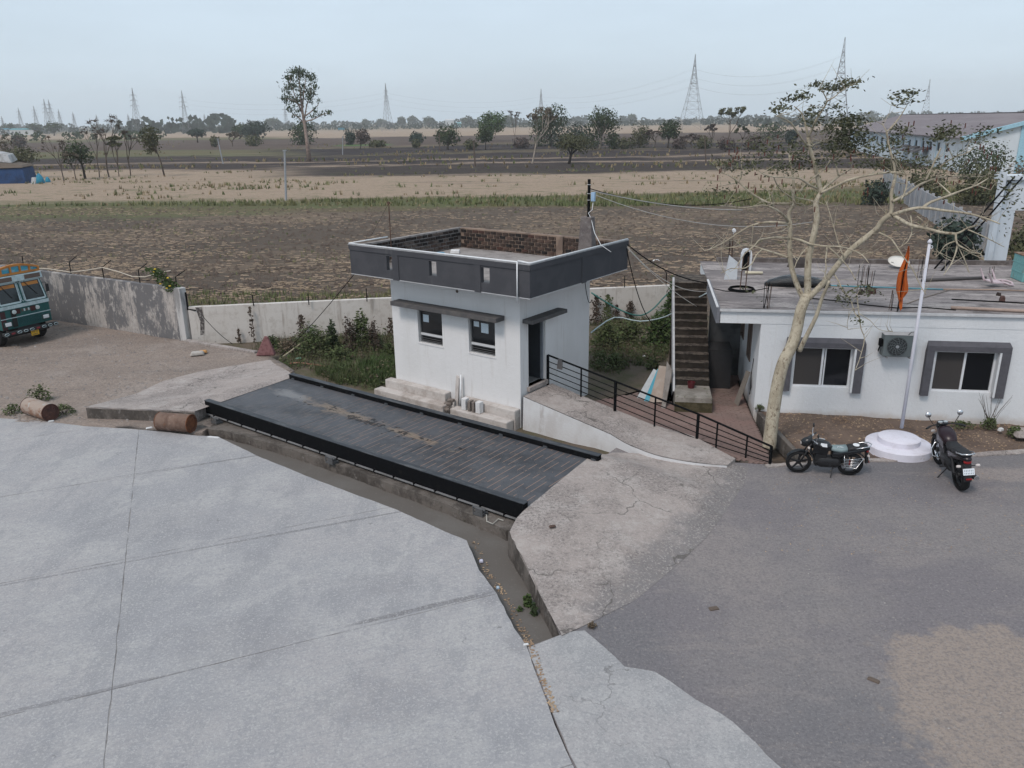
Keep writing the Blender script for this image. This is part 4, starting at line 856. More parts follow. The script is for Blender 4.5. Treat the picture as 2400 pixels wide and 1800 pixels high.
p6 = HUT.g(1280+1520*.2622, 800+925*.2622, .02); p8 = HUT.g(1280+1768*.2622, 800+1060*.2622, .02); p7 = HUT.g(1280+1990*.2622, 800+1105*.2622, .02)
posts += [(5.62, 1.34, -.03, .016), (6.50, 1.24, -.05, .016), (7.18, 1.16, -.03, .028)]
hs_ = [.90]*5+[.78, .66, .55]
for i, ((x, y, z, r), h) in enumerate(zip(posts, hs_)):
    MB().box(x-r*1.15, x+r*1.15, y-r*1.15, y+r*1.15, z-.1, z+h).build('post', M_BLACK, rail)
for (frac, r) in ((1.0, .030), (.78, .014), (.58, .014), (.38, .014), (.18, .014)):
    for s, e in ((0, 4), (4, 7)):
        pts = [Vector((posts[i][0], posts[i][1], posts[i][2]+hs_[i]*frac)) for i in range(s, e+1)]
        MB().tube([pts[0], pts[-1]], r, 8).build('top_rail' if frac == 1 else 'bar', M_BLACK, rail)
o = MB().hexa([(-.09, -.03, 0), (.09, -.03, 0), (.09, .035, 0), (-.09, .035, 0)], [(-.08, -.03, .33), (.08, -.03, .34), (.08, .03, .34), (-.08, .03, .33)]).build('rag', flat('rag_grey', (.17, .155, .15), 1), None, bevel=.02); o.location = HUT.w(.47, RY-.01, 1.38); o.rotation_euler = (0, .08, HUT.a); tag(o, 'grey rag hung over the railing near the hut door', 'rag')
# ============================================================ OFFICE BUILDING
M_OWHITE = mat('office_white', (.65, .665, .68), [
    dict(k='noise', scale=(4, 4, .22), lo=.57, hi=.70, col=(.49, .465, .44), amt=.4, d=7, rg=.75),
    dict(k='noise', scale=(.5, .5, .5), lo=.45, hi=.7, col=(.60, .61, .63), amt=.6, d=5),
    dict(k='noise', scale=(2.2, 2.2, .3), lo=.60, hi=.78, col=(.50, .47, .45), amt=.4, d=6, rg=.7),
    dict(k='blob', at=(5, 0, -.25), r=(60, 60, .42), scale=(2, 2, 2), rag=1.3, lo=.4, hi=1.1, col=(.43, .37, .32), amt=.65),
    dict(k='noise', scale=12, lo=.52, hi=.64, col=(.55, .56, .57), amt=.45, d=7, rg=.8)], rough=.95, bump=[(60, .007), (10, .012)], spec=.15)
M_SURR = flat('surround_grey', (.098, .096, .108), .9, spec=.2)
M_OROOF = mat('office_roof', (.275, .245, .238), [
    dict(k='noise', scale=(.3, .8, 1), lo=.44, hi=.56, col=(.16, .143, .142), amt=.85, d=7, rg=.7),
    dict(k='noise', scale=(.5, 1.6, 1), lo=.50, hi=.60, col=(.37, .335, .318), amt=.8, d=7, rg=.72, off=(3, 1, 0)),
    dict(k='noise', scale=(.9, 3, 1), lo=.54, hi=.61, col=(.07, .064, .064), amt=.7, d=8, rg=.75, off=(8, 2, 0)),
    dict(k='noise', scale=7, lo=.49, hi=.60, col=(.15, .135, .13), amt=.5, d=7, rg=.8)], rough=1, bump=[(8, .02)], spec=.15)
OFL, OFR, OFD, OFZ = -1.2, 12.5, 8.4, 3.22
off = thing('office_building', 'long flat-roofed white office with grey window surrounds', 'building', BLD.o, BLD.a)
owins = [(1.03, 2.69), (4.97, 6.63), (9.1, 10.76)]; OZ0, OZ1 = .88, 2.12
mb = MB(); wall_face(mb, OFR, -.4, 2.80, .22, [(a, b, OZ0, OZ1) for a, b in owins], put=lambda a, y, z: (a, y, z))
swins = [(1.55, 2.35, 1.15, 2.72), (3.35, 4.15, 1.4, 2.72)]
wall_face(mb, 6.2, -.4, 2.80, .22, [(a-.22, b-.22, c, e) for a, b, c, e in swins], put=lambda a, y, z: (.0+y, .22+a, z))
mb.box(.22, OFR, OFD-.3, OFD-.1, -.4, 2.8)
mb.build('wall', M_OWHITE, off)
MB().box(-1.1, .0, 4.2, 4.4, -.4, 2.8).build('rear_partition', mat('partition_shaded', (.12, .125, .13), [dict(k='noise', scale=1.5, lo=.45, hi=.65, col=(.06, .06, .06), amt=.8)], rough=1), off)  # dark colour puts the alley's shade into the wall
MB().box(-1.25, -.45, 2.5, 3.6, -.2, 1.25).build('alley_dark_block', M_DARKIN, off)  # plain dark block added so the alley reads dark
MB().box(OFL, OFR, -.012, OFD, 2.80, OFZ-.03).build('roof_beam', M_OWHITE, off)
MB().box(OFL-.02, OFR, -.06, OFD+.05, OFZ-.028, OFZ).build('roof_slab', M_OROOF, off)
MB().box(OFL-.03, OFR, -.10, -.061, OFZ-.05, OFZ+.02).build('roof_edge', flat('edge_white', (.55, .55, .555), .9), off)
MB().hexa([(OFL-.12, -.06, OFZ-.42), (OFL-.02, -.06, OFZ-.42), (OFL-.02, 3.7, OFZ-.3), (OFL-.12, 3.7, OFZ-.3)], [(OFL-.10, -.06, OFZ+.06), (OFL-.02, -.06, OFZ+.06), (OFL-.02, 3.7, OFZ+.16), (OFL-.10, 3.7, OFZ+.16)]).build('side_upstand', flat('upstand_grey', (.16, .165, .185), .9), off)
MB().hexa([(OFL-.135, -.07, OFZ+.06), (OFL-.07, -.07, OFZ+.06), (OFL-.07, 3.7, OFZ+.162), (OFL-.135, 3.7, OFZ+.162)], [(OFL-.135, -.07, OFZ+.09), (OFL-.07, -.07, OFZ+.09), (OFL-.07, 3.7, OFZ+.19), (OFL-.135, 3.7, OFZ+.19)]).build('upstand_coping', MATS['edge_white'], off)
MB().box(OFL+.6, OFR, OFD-.05, OFD+.12, OFZ+.001, OFZ+.16).build('rear_kerb', mat('rear_kerb', (.10, .085, .08), [dict(k='noise', scale=3, lo=.45, hi=.65, col=(.2, .18, .17), amt=.7)], rough=1), off)
M_WINW = flat('window_white', (.66, .67, .69), .45, spec=.5, var=.05)
M_CURT = mat('curtain_dark', (.035, .032, .031), [dict(k='wave', scale=(14, 1, .2), lo=.3, hi=.8, col=(.075, .068, .066), amt=.8, dist=2), dict(k='noise', scale=60, lo=.5, hi=.65, col=(.06, .053, .05), amt=.5)], rough=.95)
M_PANE = mat('office_glass', (.006, .007, .009), (), rough=.08, spec=.25)
for wi, (a, b) in enumerate(owins):
    t = .05; w = MB(); w.box(a, a+t, .06, .13, OZ0, OZ1); w.box(b-t, b, .06, .13, OZ0, OZ1); w.box(a+t, b-t, .06, .13, OZ1-t, OZ1); w.box(a+t, b-t, .055, .14, OZ0, OZ0+t)
    wo = w.build('window', M_WINW, off); m = (a+b)/2
    MB().box(m-.03, m+.03, .05, .12, OZ0+t, OZ1-t).build('meeting_rail', M_WINW, wo)
    if wi == 0: MB().box(m+.06, m+.10, .08, .14, OZ0+t, OZ1-t).build('meeting_rail', M_WINW, wo)
    MB().box(a+t, m-.03, .085, .091, OZ0+t, OZ1-t).build('pane', M_CURT, wo)
    MB().box(m+.03, b-t, .105, .111, OZ0+t, OZ1-t).build('pane', M_PANE, wo)
    # grey surround of two posts and a sloped hood
    oa, ob = (a-.30, b+.30) if wi else (a-.28, b+.30)
    so = MB().box(oa, oa+.21, -.15, .0, .77, 2.14).build('window_surround', M_SURR, off)
    MB().box(ob-.24, ob, -.15, .0, .77, 2.14).build('surround_post', M_SURR, so)
    MB().hexa([(oa, -.155, 2.141), (ob, -.155, 2.141), (ob, 0, 2.141), (oa, 0, 2.141)], [(oa, -.155, 2.30), (ob, -.155, 2.30), (ob-.03, 0, 2.42), (oa+.03, 0, 2.42)]).build('hood', M_SURR, so, bevel=.01)
    MB().box(oa+.211, a-.001, -.02, .0, .80, 2.139).build('reveal', M_OWHITE, so); MB().box(b+.001, ob-.241, -.14, .0, .78, 2.139).build('reveal', M_OWHITE, so)
for (a, b, c, e) in swins:
    w = MB(); w.box(-.03, .10, a, a+.07, c, e); w.box(-.03, .10, b-.07, b, c, e); w.box(-.03, .10, a+.07, b-.07, e-.07, e); w.box(-.03, .10, a+.07, b-.07, c, c+.07); w.box(.02, .08, (a+b)/2-.03, (a+b)/2+.03, c+.07, e-.07)
    wo = w.build('side_window', flat('side_frame', (.16, .12, .10), .8), off); MB().box(.05, .056, a+.07, b-.07, c+.07, e-.07).build('pane', M_PANE, wo)
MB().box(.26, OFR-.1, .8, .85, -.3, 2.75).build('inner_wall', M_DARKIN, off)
MB().tube([(-.02, .75, 1.5), (-.06, .7, 1.0), (-.04, .62, .62), (-.08, .58, .38), (-.05, .7, .35), (-.04, .72, .8)], .012, 6).build('hanging_wire', M_BLACK, off, smooth=True)
# air conditioner
ac = thing('air_conditioner', 'dark grey air conditioner outdoor unit on the office wall', 'air conditioner', BLD.w(3.82, -.22, 1.98), BLD.a)
M_AC = mat('ac_grey', (.115, .135, .138), [dict(k='noise', scale=3, lo=.45, hi=.7, col=(.085, .10, .104), amt=.7, d=5)], rough=.6, spec=.3)
MB().box(-.43, .43, -.15, .17, .02, .66).build('casing', M_AC, ac, bevel=.02)
MB().box(-.44, .44, -.16, .18, .661, .68).build('lid', flat('ac_lid', (.42, .41, .41), .8), ac, bevel=.006)
MB().lathe([(.0, -.005), (.265, -.004), (.275, -.02), (.27, -.025)], 30, axis='y', c=(-.06, -.15, .33)).build('fan_recess', flat('fan_dark', (.02, .022, .025), .6), ac)
for k in range(12):
    a = k*math.pi/6; p = [(-.06+math.cos(a+q*.5)*r, -.178, .33+math.sin(a+q*.5)*r) for q, r in ((0, .05), (.4, .13), (.8, .2), (1.2, .265))]
    MB().tube(p, .006, 5).build('grille_spoke', M_AC, ac)
for r in (.1, .16, .21, .262): MB().torus((-.06, -.178, .33), r, .004, 30, 5).build('grille_ring', M_AC, ac)
MB().lathe([(.045, -.0), (.045, -.012), (.0, -.016)], 16, axis='y', c=(-.06, -.178, .33)).build('fan_hub', flat('hub_grey', (.32, .34, .36), .5), ac)
MB().box(-.52, -.432, -.1, .08, .3, .52).build('valve_cover', M_BLACK, ac, bevel=.02)
MB().tube([(-.48, .0, .3), (-.5, .05, .15), (-.46, .16, .1)], .018, 6).build('pipe', M_BLACK, ac, smooth=True)
for x in (-.3, .32): MB().hexa([(x-.02, -.18, -.02), (x+.02, -.18, -.02), (x+.02, .215, -.02), (x-.02, .215, -.02)], [(x-.02, -.18, .018), (x+.02, -.18, .018), (x+.02, .215, .018), (x-.02, .215, .018)]).build('bracket', flat('bracket_grey', (.2, .2, .2), .7), ac)
MB().tube([(.2, -.15, .68), (.3, -.05, .74), (.5, .1, .72)], .01, 6).build('bracket_wire', M_BLACK, ac)

# ============================================================ STAIRCASE
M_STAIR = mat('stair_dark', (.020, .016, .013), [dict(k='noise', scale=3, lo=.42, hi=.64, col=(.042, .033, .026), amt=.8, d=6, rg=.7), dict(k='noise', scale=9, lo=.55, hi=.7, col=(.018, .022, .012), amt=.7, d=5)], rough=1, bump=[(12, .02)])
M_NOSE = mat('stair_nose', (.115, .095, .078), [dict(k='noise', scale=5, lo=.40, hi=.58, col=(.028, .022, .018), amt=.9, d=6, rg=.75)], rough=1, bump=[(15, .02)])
st = thing('staircase', 'steep mossy black concrete outside stair up to the office roof', 'staircase', BLD.o, BLD.a)
SX0, SX1 = -2.36, -1.27
MB().box(SX0-.02, SX1+.02, .05, 1.25, -.35, .40).build('bottom_block', mat('block_moss', (.27, .25, .225), [dict(k='noise', scale=2, lo=.42, hi=.64, col=(.16, .145, .125), amt=.8, d=5), dict(k='noise', scale=7, lo=.56, hi=.7, col=(.07, .075, .03), amt=.7, d=5)], rough=1, bump=[(15, .02)]), st, bevel=.03)
MB().box(SX0-.03, SX1+.03, .036, .049, -.35, .22).build('moss_face', mat('moss_dark', (.05, .042, .022), [dict(k='noise', scale=8, lo=.4, hi=.62, col=(.085, .07, .04), amt=.8, d=5)], rough=1, bump=[(20, .03)]), st)
NS = 13; r_ = (3.16-.40)/NS; t_ = .262
for k in range(NS):
    y0 = 1.2+k*t_; z1 = .40+(k+1)*r_
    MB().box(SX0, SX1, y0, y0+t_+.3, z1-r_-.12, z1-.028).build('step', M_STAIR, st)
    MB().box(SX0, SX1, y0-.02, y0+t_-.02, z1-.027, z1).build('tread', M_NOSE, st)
yT = 1.2+NS*t_
MB().box(SX0, SX1+.05, yT, yT+1.3, 2.98, 3.16).build('landing', M_NOSE, st)
for x0, x1 in ((SX0-.07, SX0-.002), ):
    MB().add([(x0, .7, .35), (x1, .7, .35), (x1, yT+.2, 3.25), (x0, yT+.2, 3.25), (x0, 1.3, .0), (x1, 1.3, .0), (x1, yT+.2, 2.6), (x0, yT+.2, 2.6)], [(0, 1, 2, 3), (4, 7, 6, 5), (0, 3, 7, 4), (1, 5, 6, 2), (0, 4, 5, 1), (2, 6, 7, 3)]).build('stringer', flat('stringer_white', (.42, .42, .43), .9), st)
MB().box(SX0, SX1, yT+.9, yT+1.1, -.35, 2.97).build('back_pier', M_STAIR, st)
# items by the stairs
o = MB().hexa([(-.17, 0, 0), (.17, 0, 0), (.17, .03, 0), (-.17, .03, 0)], [(-.14, .30, 1.08), (.17, .30, 1.12), (.17, .33, 1.12), (-.14, .33, 1.08)]).build('leaning_board', flat('board_brown', (.20, .175, .15), .9), None); o.location = BLD.w(-.42, .95, -.1); o.rotation_euler = (0, 0, BLD.a-1.35); tag(o, 'brown board leaning on the office side wall', 'board')
mb = MB(); mb.lathe([(.10, 0), (.125, .18), (.13, .2), (.115, .2), (.10, .05), (.0, .05)], 16); o = mb.build('bucket', flat('bucket_maroon', (.085, .012, .016), .5), None, smooth=False); o.location = BLD.w(-1.85, .95, .403); autosmooth(o); tag(o, 'small dark red bucket on the bottom stair block', 'bucket')
M_SHEETW = flat('sheet_pale', (.40, .42, .43), .8); M_SHEETB = mat('sheet_blue', (.06, .27, .36), [dict(k='noise', scale=3, lo=.45, hi=.65, col=(.12, .33, .40), amt=.6)], rough=.6); M_SHEETT = mat('sheet_tan', (.30, .245, .205), [dict(k='noise', scale=3, lo=.45, hi=.65, col=(.36, .31, .27), amt=.7, d=5)], rough=.8); M_SHEETG = mat('sheet_grey', (.22, .20, .185), [dict(k='noise', scale=4, lo=.45, hi=.65, col=(.13, .115, .10), amt=.7, d=5)], rough=.8)
def panel(pts, m, name, label, z=0.0, cat='sheet'):
    """a real sheet leaning on the stairs: four ground/top points in the building frame, 1.5 cm thick"""
    a, b, c, d = [Vector(p) for p in pts]; n = (b-a).cross(d-a).normalized()*.015
    o = MB().add([a-n, b-n, c-n, d-n, a+n, b+n, c+n, d+n], [(0, 3, 2, 1), (4, 5, 6, 7), (0, 1, 5, 4), (1, 2, 6, 5), (2, 3, 7, 6), (3, 0, 4, 7)]).build(name, m); o.location = BLD.o; o.rotation_euler = (0, 0, BLD.a); tag(o, label, cat); return o
panel([(-3.55, 1.25, -.12), (-3.20, 1.0, -.12), (-2.74, 1.9, .55), (-3.02, 2.15, .62)], M_SHEETW, 'leaning_sheet', 'pale grey sheet, outermost of the pile beside the stairs')
panel([(-3.32, .95, -.12), (-3.02, .8, -.12), (-2.62, 1.7, .72), (-2.9, 1.9, .70)], M_SHEETB, 'leaning_sheet', 'blue plastic sheet leaning in the pile beside the stairs')
panel([(-3.16, .8, -.10), (-2.72, .66, -.02), (-2.52, 1.35, .95), (-2.86, 1.7, .88)], M_SHEETT, 'leaning_sheet', 'tan board leaning in the pile beside the stairs')
panel([(-2.78, .35, -.12), (-2.66, .28, -.12), (-2.46, 1.1, .92), (-2.62, 1.5, 1.10)], M_SHEETG, 'leaning_sheet', 'narrow grey board nearest the stairs in the leaning pile')
# ============================================================ ROOF CLUTTER ON THE OFFICE
RZ = OFZ+.002
def rb(px, py): p = BLD.g(px, py, OFZ); return p.x, p.y
def rebar(px, py, n, h, label, sp=.05, lean=.03, seed=1):
    x, y = rb(px, py); t = thing('rebar_bundle', label, 'rebar', BLD.w(x, y, RZ), BLD.a, 'reinforcing bars left sticking up from the office roof'); r = random.Random(seed)
    for k in range(n):
        a = r.uniform(-sp*2.2, sp*2.2); b = r.uniform(-sp, sp); MB().tube([(a, b, 0), (a+r.uniform(-lean, lean), b, h*r.uniform(.75, 1))], .009, 5).build('bar', M_RUST if k % 2 else M_BLACK, t)
rebar(1795, 722, 7, .82, 'rusty bars sticking up at the roof edge left of the tree trunk', .06, .09, 3)
rebar(2096, 727, 5, .62, 'rusty bars sticking up at the roof edge beside the orange flag', .08, .03, 4)
rebar(2025, 688, 9, .95, 'tall thin rusty bars amid leaves in the middle of the roof', .11, .05, 5)
rebar(2163, 652, 6, .78, 'rusty bars behind the white flagpole top on the roof', .08, .04, 6)
rebar(2328, 648, 4, .42, 'short rusty bars behind the upturned plastic chair', .06, .05, 7)
rebar(1713, 613, 5, .9, 'rusty bars at the rear left corner of the roof', .05, .03, 8)
# black tarpaulin bundle
x, y = rb(1868, 672); mb = MB(); rings = []
for i in range(15):
    t = i/14; rr_ = .26*math.sin(math.pi*min(1, max(0, t*.96+.02)))**.5*(1+.15*nz(i*.7, 3)); rings.append([((t-.5)*2.1, rr_*1.25*math.cos(a)*(1+.14*nz(i*.8, k*.9)), .02+max(0, rr_*.72+rr_*.72*math.sin(a)*(1+.2*nz(i*1.1, k*1.3, 2)))) for k, a in enumerate([q*2*math.pi/14 for q in range(14)])])
o = mb.loft(rings).build('tarpaulin_bundle', mat('black_plastic', (.008, .009, .011), (), rough=.28, spec=.6, bump=[((5, 14, 14), .05)]), None, smooth=True); o.location = BLD.w(x, y, RZ); o.rotation_euler = (0, 0, BLD.a-.08); tag(o, 'rolled black plastic tarpaulin lying on the office roof', 'tarpaulin')
# coil of black hose round a bar pair at the left of the roof
x, y = rb(1738, 680); t = thing('hose_coil', 'coil of black hose round two iron bars at the roof left', 'hose', BLD.w(x, y, RZ), BLD.a)
for q in range(3): MB().torus((0, 0, .02+.025*q), .42-.02*q, .018, 34, 6, axis='z', sx=1).build('loop', M_BLACK, t)
for xx in (-.05, .12): MB().tube([(xx, 0, 0), (xx+.02, 0, 1.1)], .018, 6).build('bar', M_RUST, t)
# white curved panel (old machine cover) standing at the left back
x, y = rb(1747, 634); t = thing('machine_cover', 'white arched appliance cover standing open on the roof left', 'cover', BLD.w(x, y, RZ), BLD.a+.15)
M_PLW = flat('plastic_white', (.62, .63, .65), .5, var=.08)
c = [(-.19+.0, 0), (-.19, .62), (-.13, .78), (.0, .82), (.13, .78), (.19, .62), (.19, 0)]; ci = [(-.13, 0), (-.13, .58), (-.09, .7), (0, .73), (.09, .7), (.13, .58), (.13, 0)]
mb = MB()
for i in range(6): mb.hexa([(c[i][0], -.06, c[i][1]), (ci[i][0], -.06, ci[i][1]), (ci[i][0], .1, ci[i][1]), (c[i][0], .1, c[i][1])], [(c[i+1][0], -.06, c[i+1][1]), (ci[i+1][0], -.06, ci[i+1][1]), (ci[i+1][0], .1, ci[i+1][1]), (c[i+1][0], .1, c[i+1][1])])
mb.build('shell', M_PLW, t); MB().box(-.13, .13, .05, .09, 0, .70).build('back', M_BLACK, t)
x, y = rb(1766, 643); o = MB().lathe([(.05, -.3), (.055, -.28), (.055, .3), (.04, .32), (0, .32)], 12, axis='x', c=(0, 0, .056)).build('pipe_piece', flat('cream_pipe', (.55, .50, .38), .6), None); autosmooth(o); o.location = BLD.w(x, y, RZ); o.rotation_euler = (0, 0, BLD.a); tag(o, 'short cream pipe lying beside the white appliance cover', 'pipe')
x, y = rb(1712, 655); o = MB().hexa([(-.22, -.03, 0), (.22, -.03, 0), (.22, .03, 0), (-.22, .03, 0)], [(-.10, -.03, .85), (.20, -.03, .62), (.20, .03, .62), (-.10, .03, .85)]).build('broken_board', mat('panel_white', (.52, .55, .58), [dict(k='noise', scale=4, lo=.5, hi=.7, col=(.36, .38, .40), amt=.6)], rough=.8), None); o.location = BLD.w(x, y, RZ); o.rotation_euler = (0, 0, BLD.a+.1); tag(o, 'pointed white broken board at the left end of the roof', 'board')
# small lamp/camera on a bar
p = BLD.g(1714, 608, OFZ); ztop_ = BLD.on_y(1714, 540, p.y).z
t = thing('pole_camera', 'white camera on a thin pole at the roof rear left', 'camera', BLD.w(p.x, p.y, RZ), BLD.a)
MB().tube([(0, 0, 0), (0, 0, ztop_-RZ-.15)], .02, 6).build('pole', M_RUST, t); MB().lathe([(.0, -.14), (.07, -.13), (.075, .06), (.05, .12), (0, .13)], 12, axis='y', c=(.02, 0, ztop_-RZ)).build('housing', M_PLW, t); MB().tube([(0, 0, ztop_-RZ-.16), (.02, 0, ztop_-RZ-.06)], .012, 6).build('bracket', M_ALU, t)
# satellite-like white disc
x, y = rb(2104, 627); o = MB().lathe([(0, 0), (.26, .03), (.37, .075), (.38, .085), (.26, .045), (0, .02)], 30).build('white_dish', mat('dish_white', (.60, .57, .52), [dict(k='blob', at=(-.22, -.02, .04), r=(.12, .16, 1), scale=18, rag=2.5, lo=.2, hi=.4, col=(.04, .035, .03), amt=.9)], rough=.6), None, smooth=True); o.location = BLD.w(x, y, RZ+.16); o.rotation_euler = (R(24), 0, BLD.a); tag(o, 'round white dish with black specks tilted at the roof back', 'dish')
# pipes and hoses on the roof
def roof_tube(name, pxs, r, m, label, cat, lift=None, n=7):
    pts = []
    for i, (a, b) in enumerate(pxs): x, y = rb(a, b); pts.append(BLD.w(x, y, RZ+r+(lift or 0)))
    o = MB().tube(pts, r, n).build(name, m, None, smooth=True); tag(o, label, cat); return o
M_BLUEP = flat('hose_blue', (.10, .28, .34), .5)
roof_tube('blue_pipe', [(1800, 664), (1900, 669), (2000, 673), (2100, 676), (2210, 680)], .022, M_BLUEP, 'thin blue pipe running across the office roof', 'pipe')
roof_tube('long_pipe', [(2210, 680), (2330, 681), (2420, 684)], .024, flat('pipe_tan', (.33, .24, .19), .7), 'thin brown pipe joined to the blue one on the roof', 'pipe')
roof_tube('dark_pipe', [(2160, 661), (2270, 656), (2310, 655)], .055, flat('pipe_dark', (.06, .055, .055), .7), 'thick dark pipe lying behind the flagpole on the roof', 'pipe')
roof_tube('iron_bar', [(2230, 703), (2400, 712), (2460, 715)], .02, M_BLACK, 'long black iron bar on the right of the roof', 'bar')
roof_tube('edge_pipe', [(2228, 725), (2330, 730), (2460, 736)], .05, flat('pipe_beige', (.36, .27, .225), .8), 'thick beige pipe along the roof edge at the right', 'pipe')
roof_tube('black_hose', [(1895, 700), (1960, 706), (2030, 716), (2100, 723), (2170, 722), (2240, 728)], .016, M_BLACK, 'black hose winding along the roof edge by the flag', 'hose')
roof_tube('black_hose', [(1660, 675), (1700, 683), (1745, 686), (1800, 676)], .012, M_BLACK, 'thin black cable trailing from the hose coil on the roof', 'hose')
roof_tube('stick', [(2125, 713), (2160, 700), (2228, 680)], .016, flat('stick_grey', (.24, .2, .17), .9), 'grey dry stick lying on the roof beside the flagpole', 'stick')
for px, py, l, s in ((2016, 690, 'dark brown clay pot shard under the tall roof bars', .11), (2043, 688, 'reddish brick stub standing beside the tall roof bars', .12), (2340, 693, 'small dark stone near the upturned chair', .07), (2348, 706, 'rust coloured brick piece below the upturned chair', .11)):
    x, y = rb(px, py); o = MB().hexa([(-s, -s*.7, 0), (s, -s*.7, 0), (s, s*.7, 0), (-s, s*.7, 0)], [(-s*.8, -s*.6, s*1.3), (s*.8, -s*.5, s*1.5), (s*.7, s*.5, s*1.5), (-s*.8, s*.5, s*1.2)]).build('brick_piece', bm_[5] if 'brick' in l else bm_[0], None, bevel=.015); o.location = BLD.w(x, y, RZ); o.rotation_euler = (0, 0, rnd.uniform(0, 3)); tag(o, l, 'rubble', 'rubble on the office roof')
x, y = rb(1870, 625); mb = MB()
mb.loft([[(.42*s*math.cos(a)*(1+.25*nz(k, z*9)), .25*s*math.sin(a), z) for k, a in enumerate([q*math.pi/6 for q in range(12)])] for s, z in ((1, 0), (.95, .15), (.6, .30), (.2, .36))]); o = mb.build('rag_heap', flat('heap_dark', (.05, .042, .04), 1)); o.location = BLD.w(x, y, RZ); tag(o, 'dark heap of rags behind the tree limbs on the roof', 'rags')
# upturned pink plastic chair
x, y = rb(2328, 672); ch = thing('plastic_chair', 'broken pale pink plastic chair lying upside down on the roof', 'chair', BLD.w(x, y, RZ), BLD.a+.3)
M_PINK = flat('chair_pink', (.50, .40, .42), .5, var=.15)
seatz = .16
MB().hexa([(-.22, -.2, seatz), (.22, -.2, seatz-.04), (.22, .22, seatz), (-.22, .22, seatz+.04)], [(-.22, -.2, seatz+.03), (.22, -.2, seatz-.01), (.22, .22, seatz+.03), (-.22, .22, seatz+.07)]).build('seat', M_PINK, ch)
for (sx, sy, ex, ey, ez) in ((-.2, -.18, -.5, -.3, .52), (.2, -.18, .42, -.42, .10), (-.2, .2, -.34, .3, .58), (.2, .2, .12, .34, .52)): MB().hexa([(sx-.03, sy-.02, seatz), (sx+.03, sy-.02, seatz), (sx+.03, sy+.02, seatz), (sx-.03, sy+.02, seatz)], [(ex-.018, ey-.015, ez), (ex+.018, ey-.015, ez), (ex+.018, ey+.015, ez), (ex-.018, ey+.015, ez)]).build('leg', M_PINK, ch)
bk = MB(); 
pts = [(.2, -.15, seatz), (.42, -.18, .08), (.62, -.1, .05), (.7, .06, .1), (.6, .2, .14), (.4, .24, .16), (.22, .2, seatz)]
bk.tube(pts, .035, 8); bk.build('backrest', M_PINK, ch, smooth=True)
for k in range(2): MB().tube([(.3+.1*k, -.16, .1), (.34+.1*k, .2, .13)], .02, 6).build('slat', M_PINK, ch)
# blue rusty steel tank at the right end
p = BLD.g(2382, 660, OFZ); tk = thing('steel_tank', 'rusty turquoise steel tank standing at the right of the roof', 'tank', BLD.w(p.x+.6, p.y+.3, RZ), BLD.a)
M_TANK = mat('tank_paint', (.15, .33, .33), [dict(k='noise', scale=2.5, lo=.5, hi=.68, col=(.21, .40, .40), amt=.6, d=5), dict(k='noise', scale=(3, 3, 2), lo=.56, hi=.66, col=(.20, .105, .055), amt=.9, d=6, rg=.75), dict(k='noise', scale=1.5, lo=.6, hi=.75, col=(.36, .28, .2), amt=.7, d=5)], rough=.7, bump=[(8, .02)])
MB().box(-.5, .7, -.45, .45, 0, .86).build('body', M_TANK, tk, bevel=.03)
for z in (.28, .58): MB().box(-.508, .708, -.458, .458, z, z+.035).build('rib', M_TANK, tk)
MB().box(-.52, .72, -.47, .47, .861, .89).build('rim', mat('tank_rust', (.16, .09, .055), [dict(k='noise', scale=5, lo=.45, hi=.65, col=(.26, .22, .18), amt=.6)], rough=1), tk)
# orange flag on an iron bar
x, y = rb(2103, 731); fl = thing('orange_flag', 'long orange pennant hanging limp on an iron bar at the roof edge', 'flag', BLD.w(x, y+.02, RZ), BLD.a)
ft = BLD.on_y(2131, 577, y).z - RZ; fx = BLD.on_y(2131, 577, y).x - x
MB().tube([(0, 0, 0), (fx, 0, ft)], .014, 6).build('bar', M_BLACK, fl)
g = MB(); nu, nv = 12, 24; vv = []; ff = []
for j in range(nv+1):
    t = j/nv; z = ft*(1-t*.80); bx = fx*(1-t*.80); wd = .025+.30*min(1, t*1.35)**1.0*(1 if t < .84 else max(.10, 1-(t-.84)*5.5)); 
    for i in range(nu+1):
        u = i/nu; vv.append((bx+(u-.62+.25*t)*wd + .02*math.sin(t*9), .07*math.sin(u*13+t*2.5)*(.25+t), z-.10*t*math.sin(u*3.1)+.05*math.sin(u*7+t*4)*t))
for j in range(nv):
    for i in range(nu): ff.append((j*(nu+1)+i, j*(nu+1)+i+1, (j+1)*(nu+1)+i+1, (j+1)*(nu+1)+i))
g.v = vv; g.f = ff; q = g.build('cloth', mat('saffron', (.52, .115, .022), [dict(k='noise', scale=(4, 4, 1.2), lo=.45, hi=.7, col=(.36, .07, .015), amt=.7, d=4)], rough=.9), fl, smooth=True); q.modifiers.new('t', 'SOLIDIFY').thickness = .006
tl = MB(); vv = [(fx*.2+.0, 0, ft*.22), (fx*.2+.10, .01, ft*.2), (fx*.1+.12, 0, ft*.05), (fx*.1+.08, .02, -.02+ft*.02), (fx*.1+.02, 0, ft*.1)]; tl.add(vv, [(0, 1, 2, 3, 4)]); q = tl.build('tail', MATS['saffron'], fl); q.modifiers.new('t', 'SOLIDIFY').thickness = .006
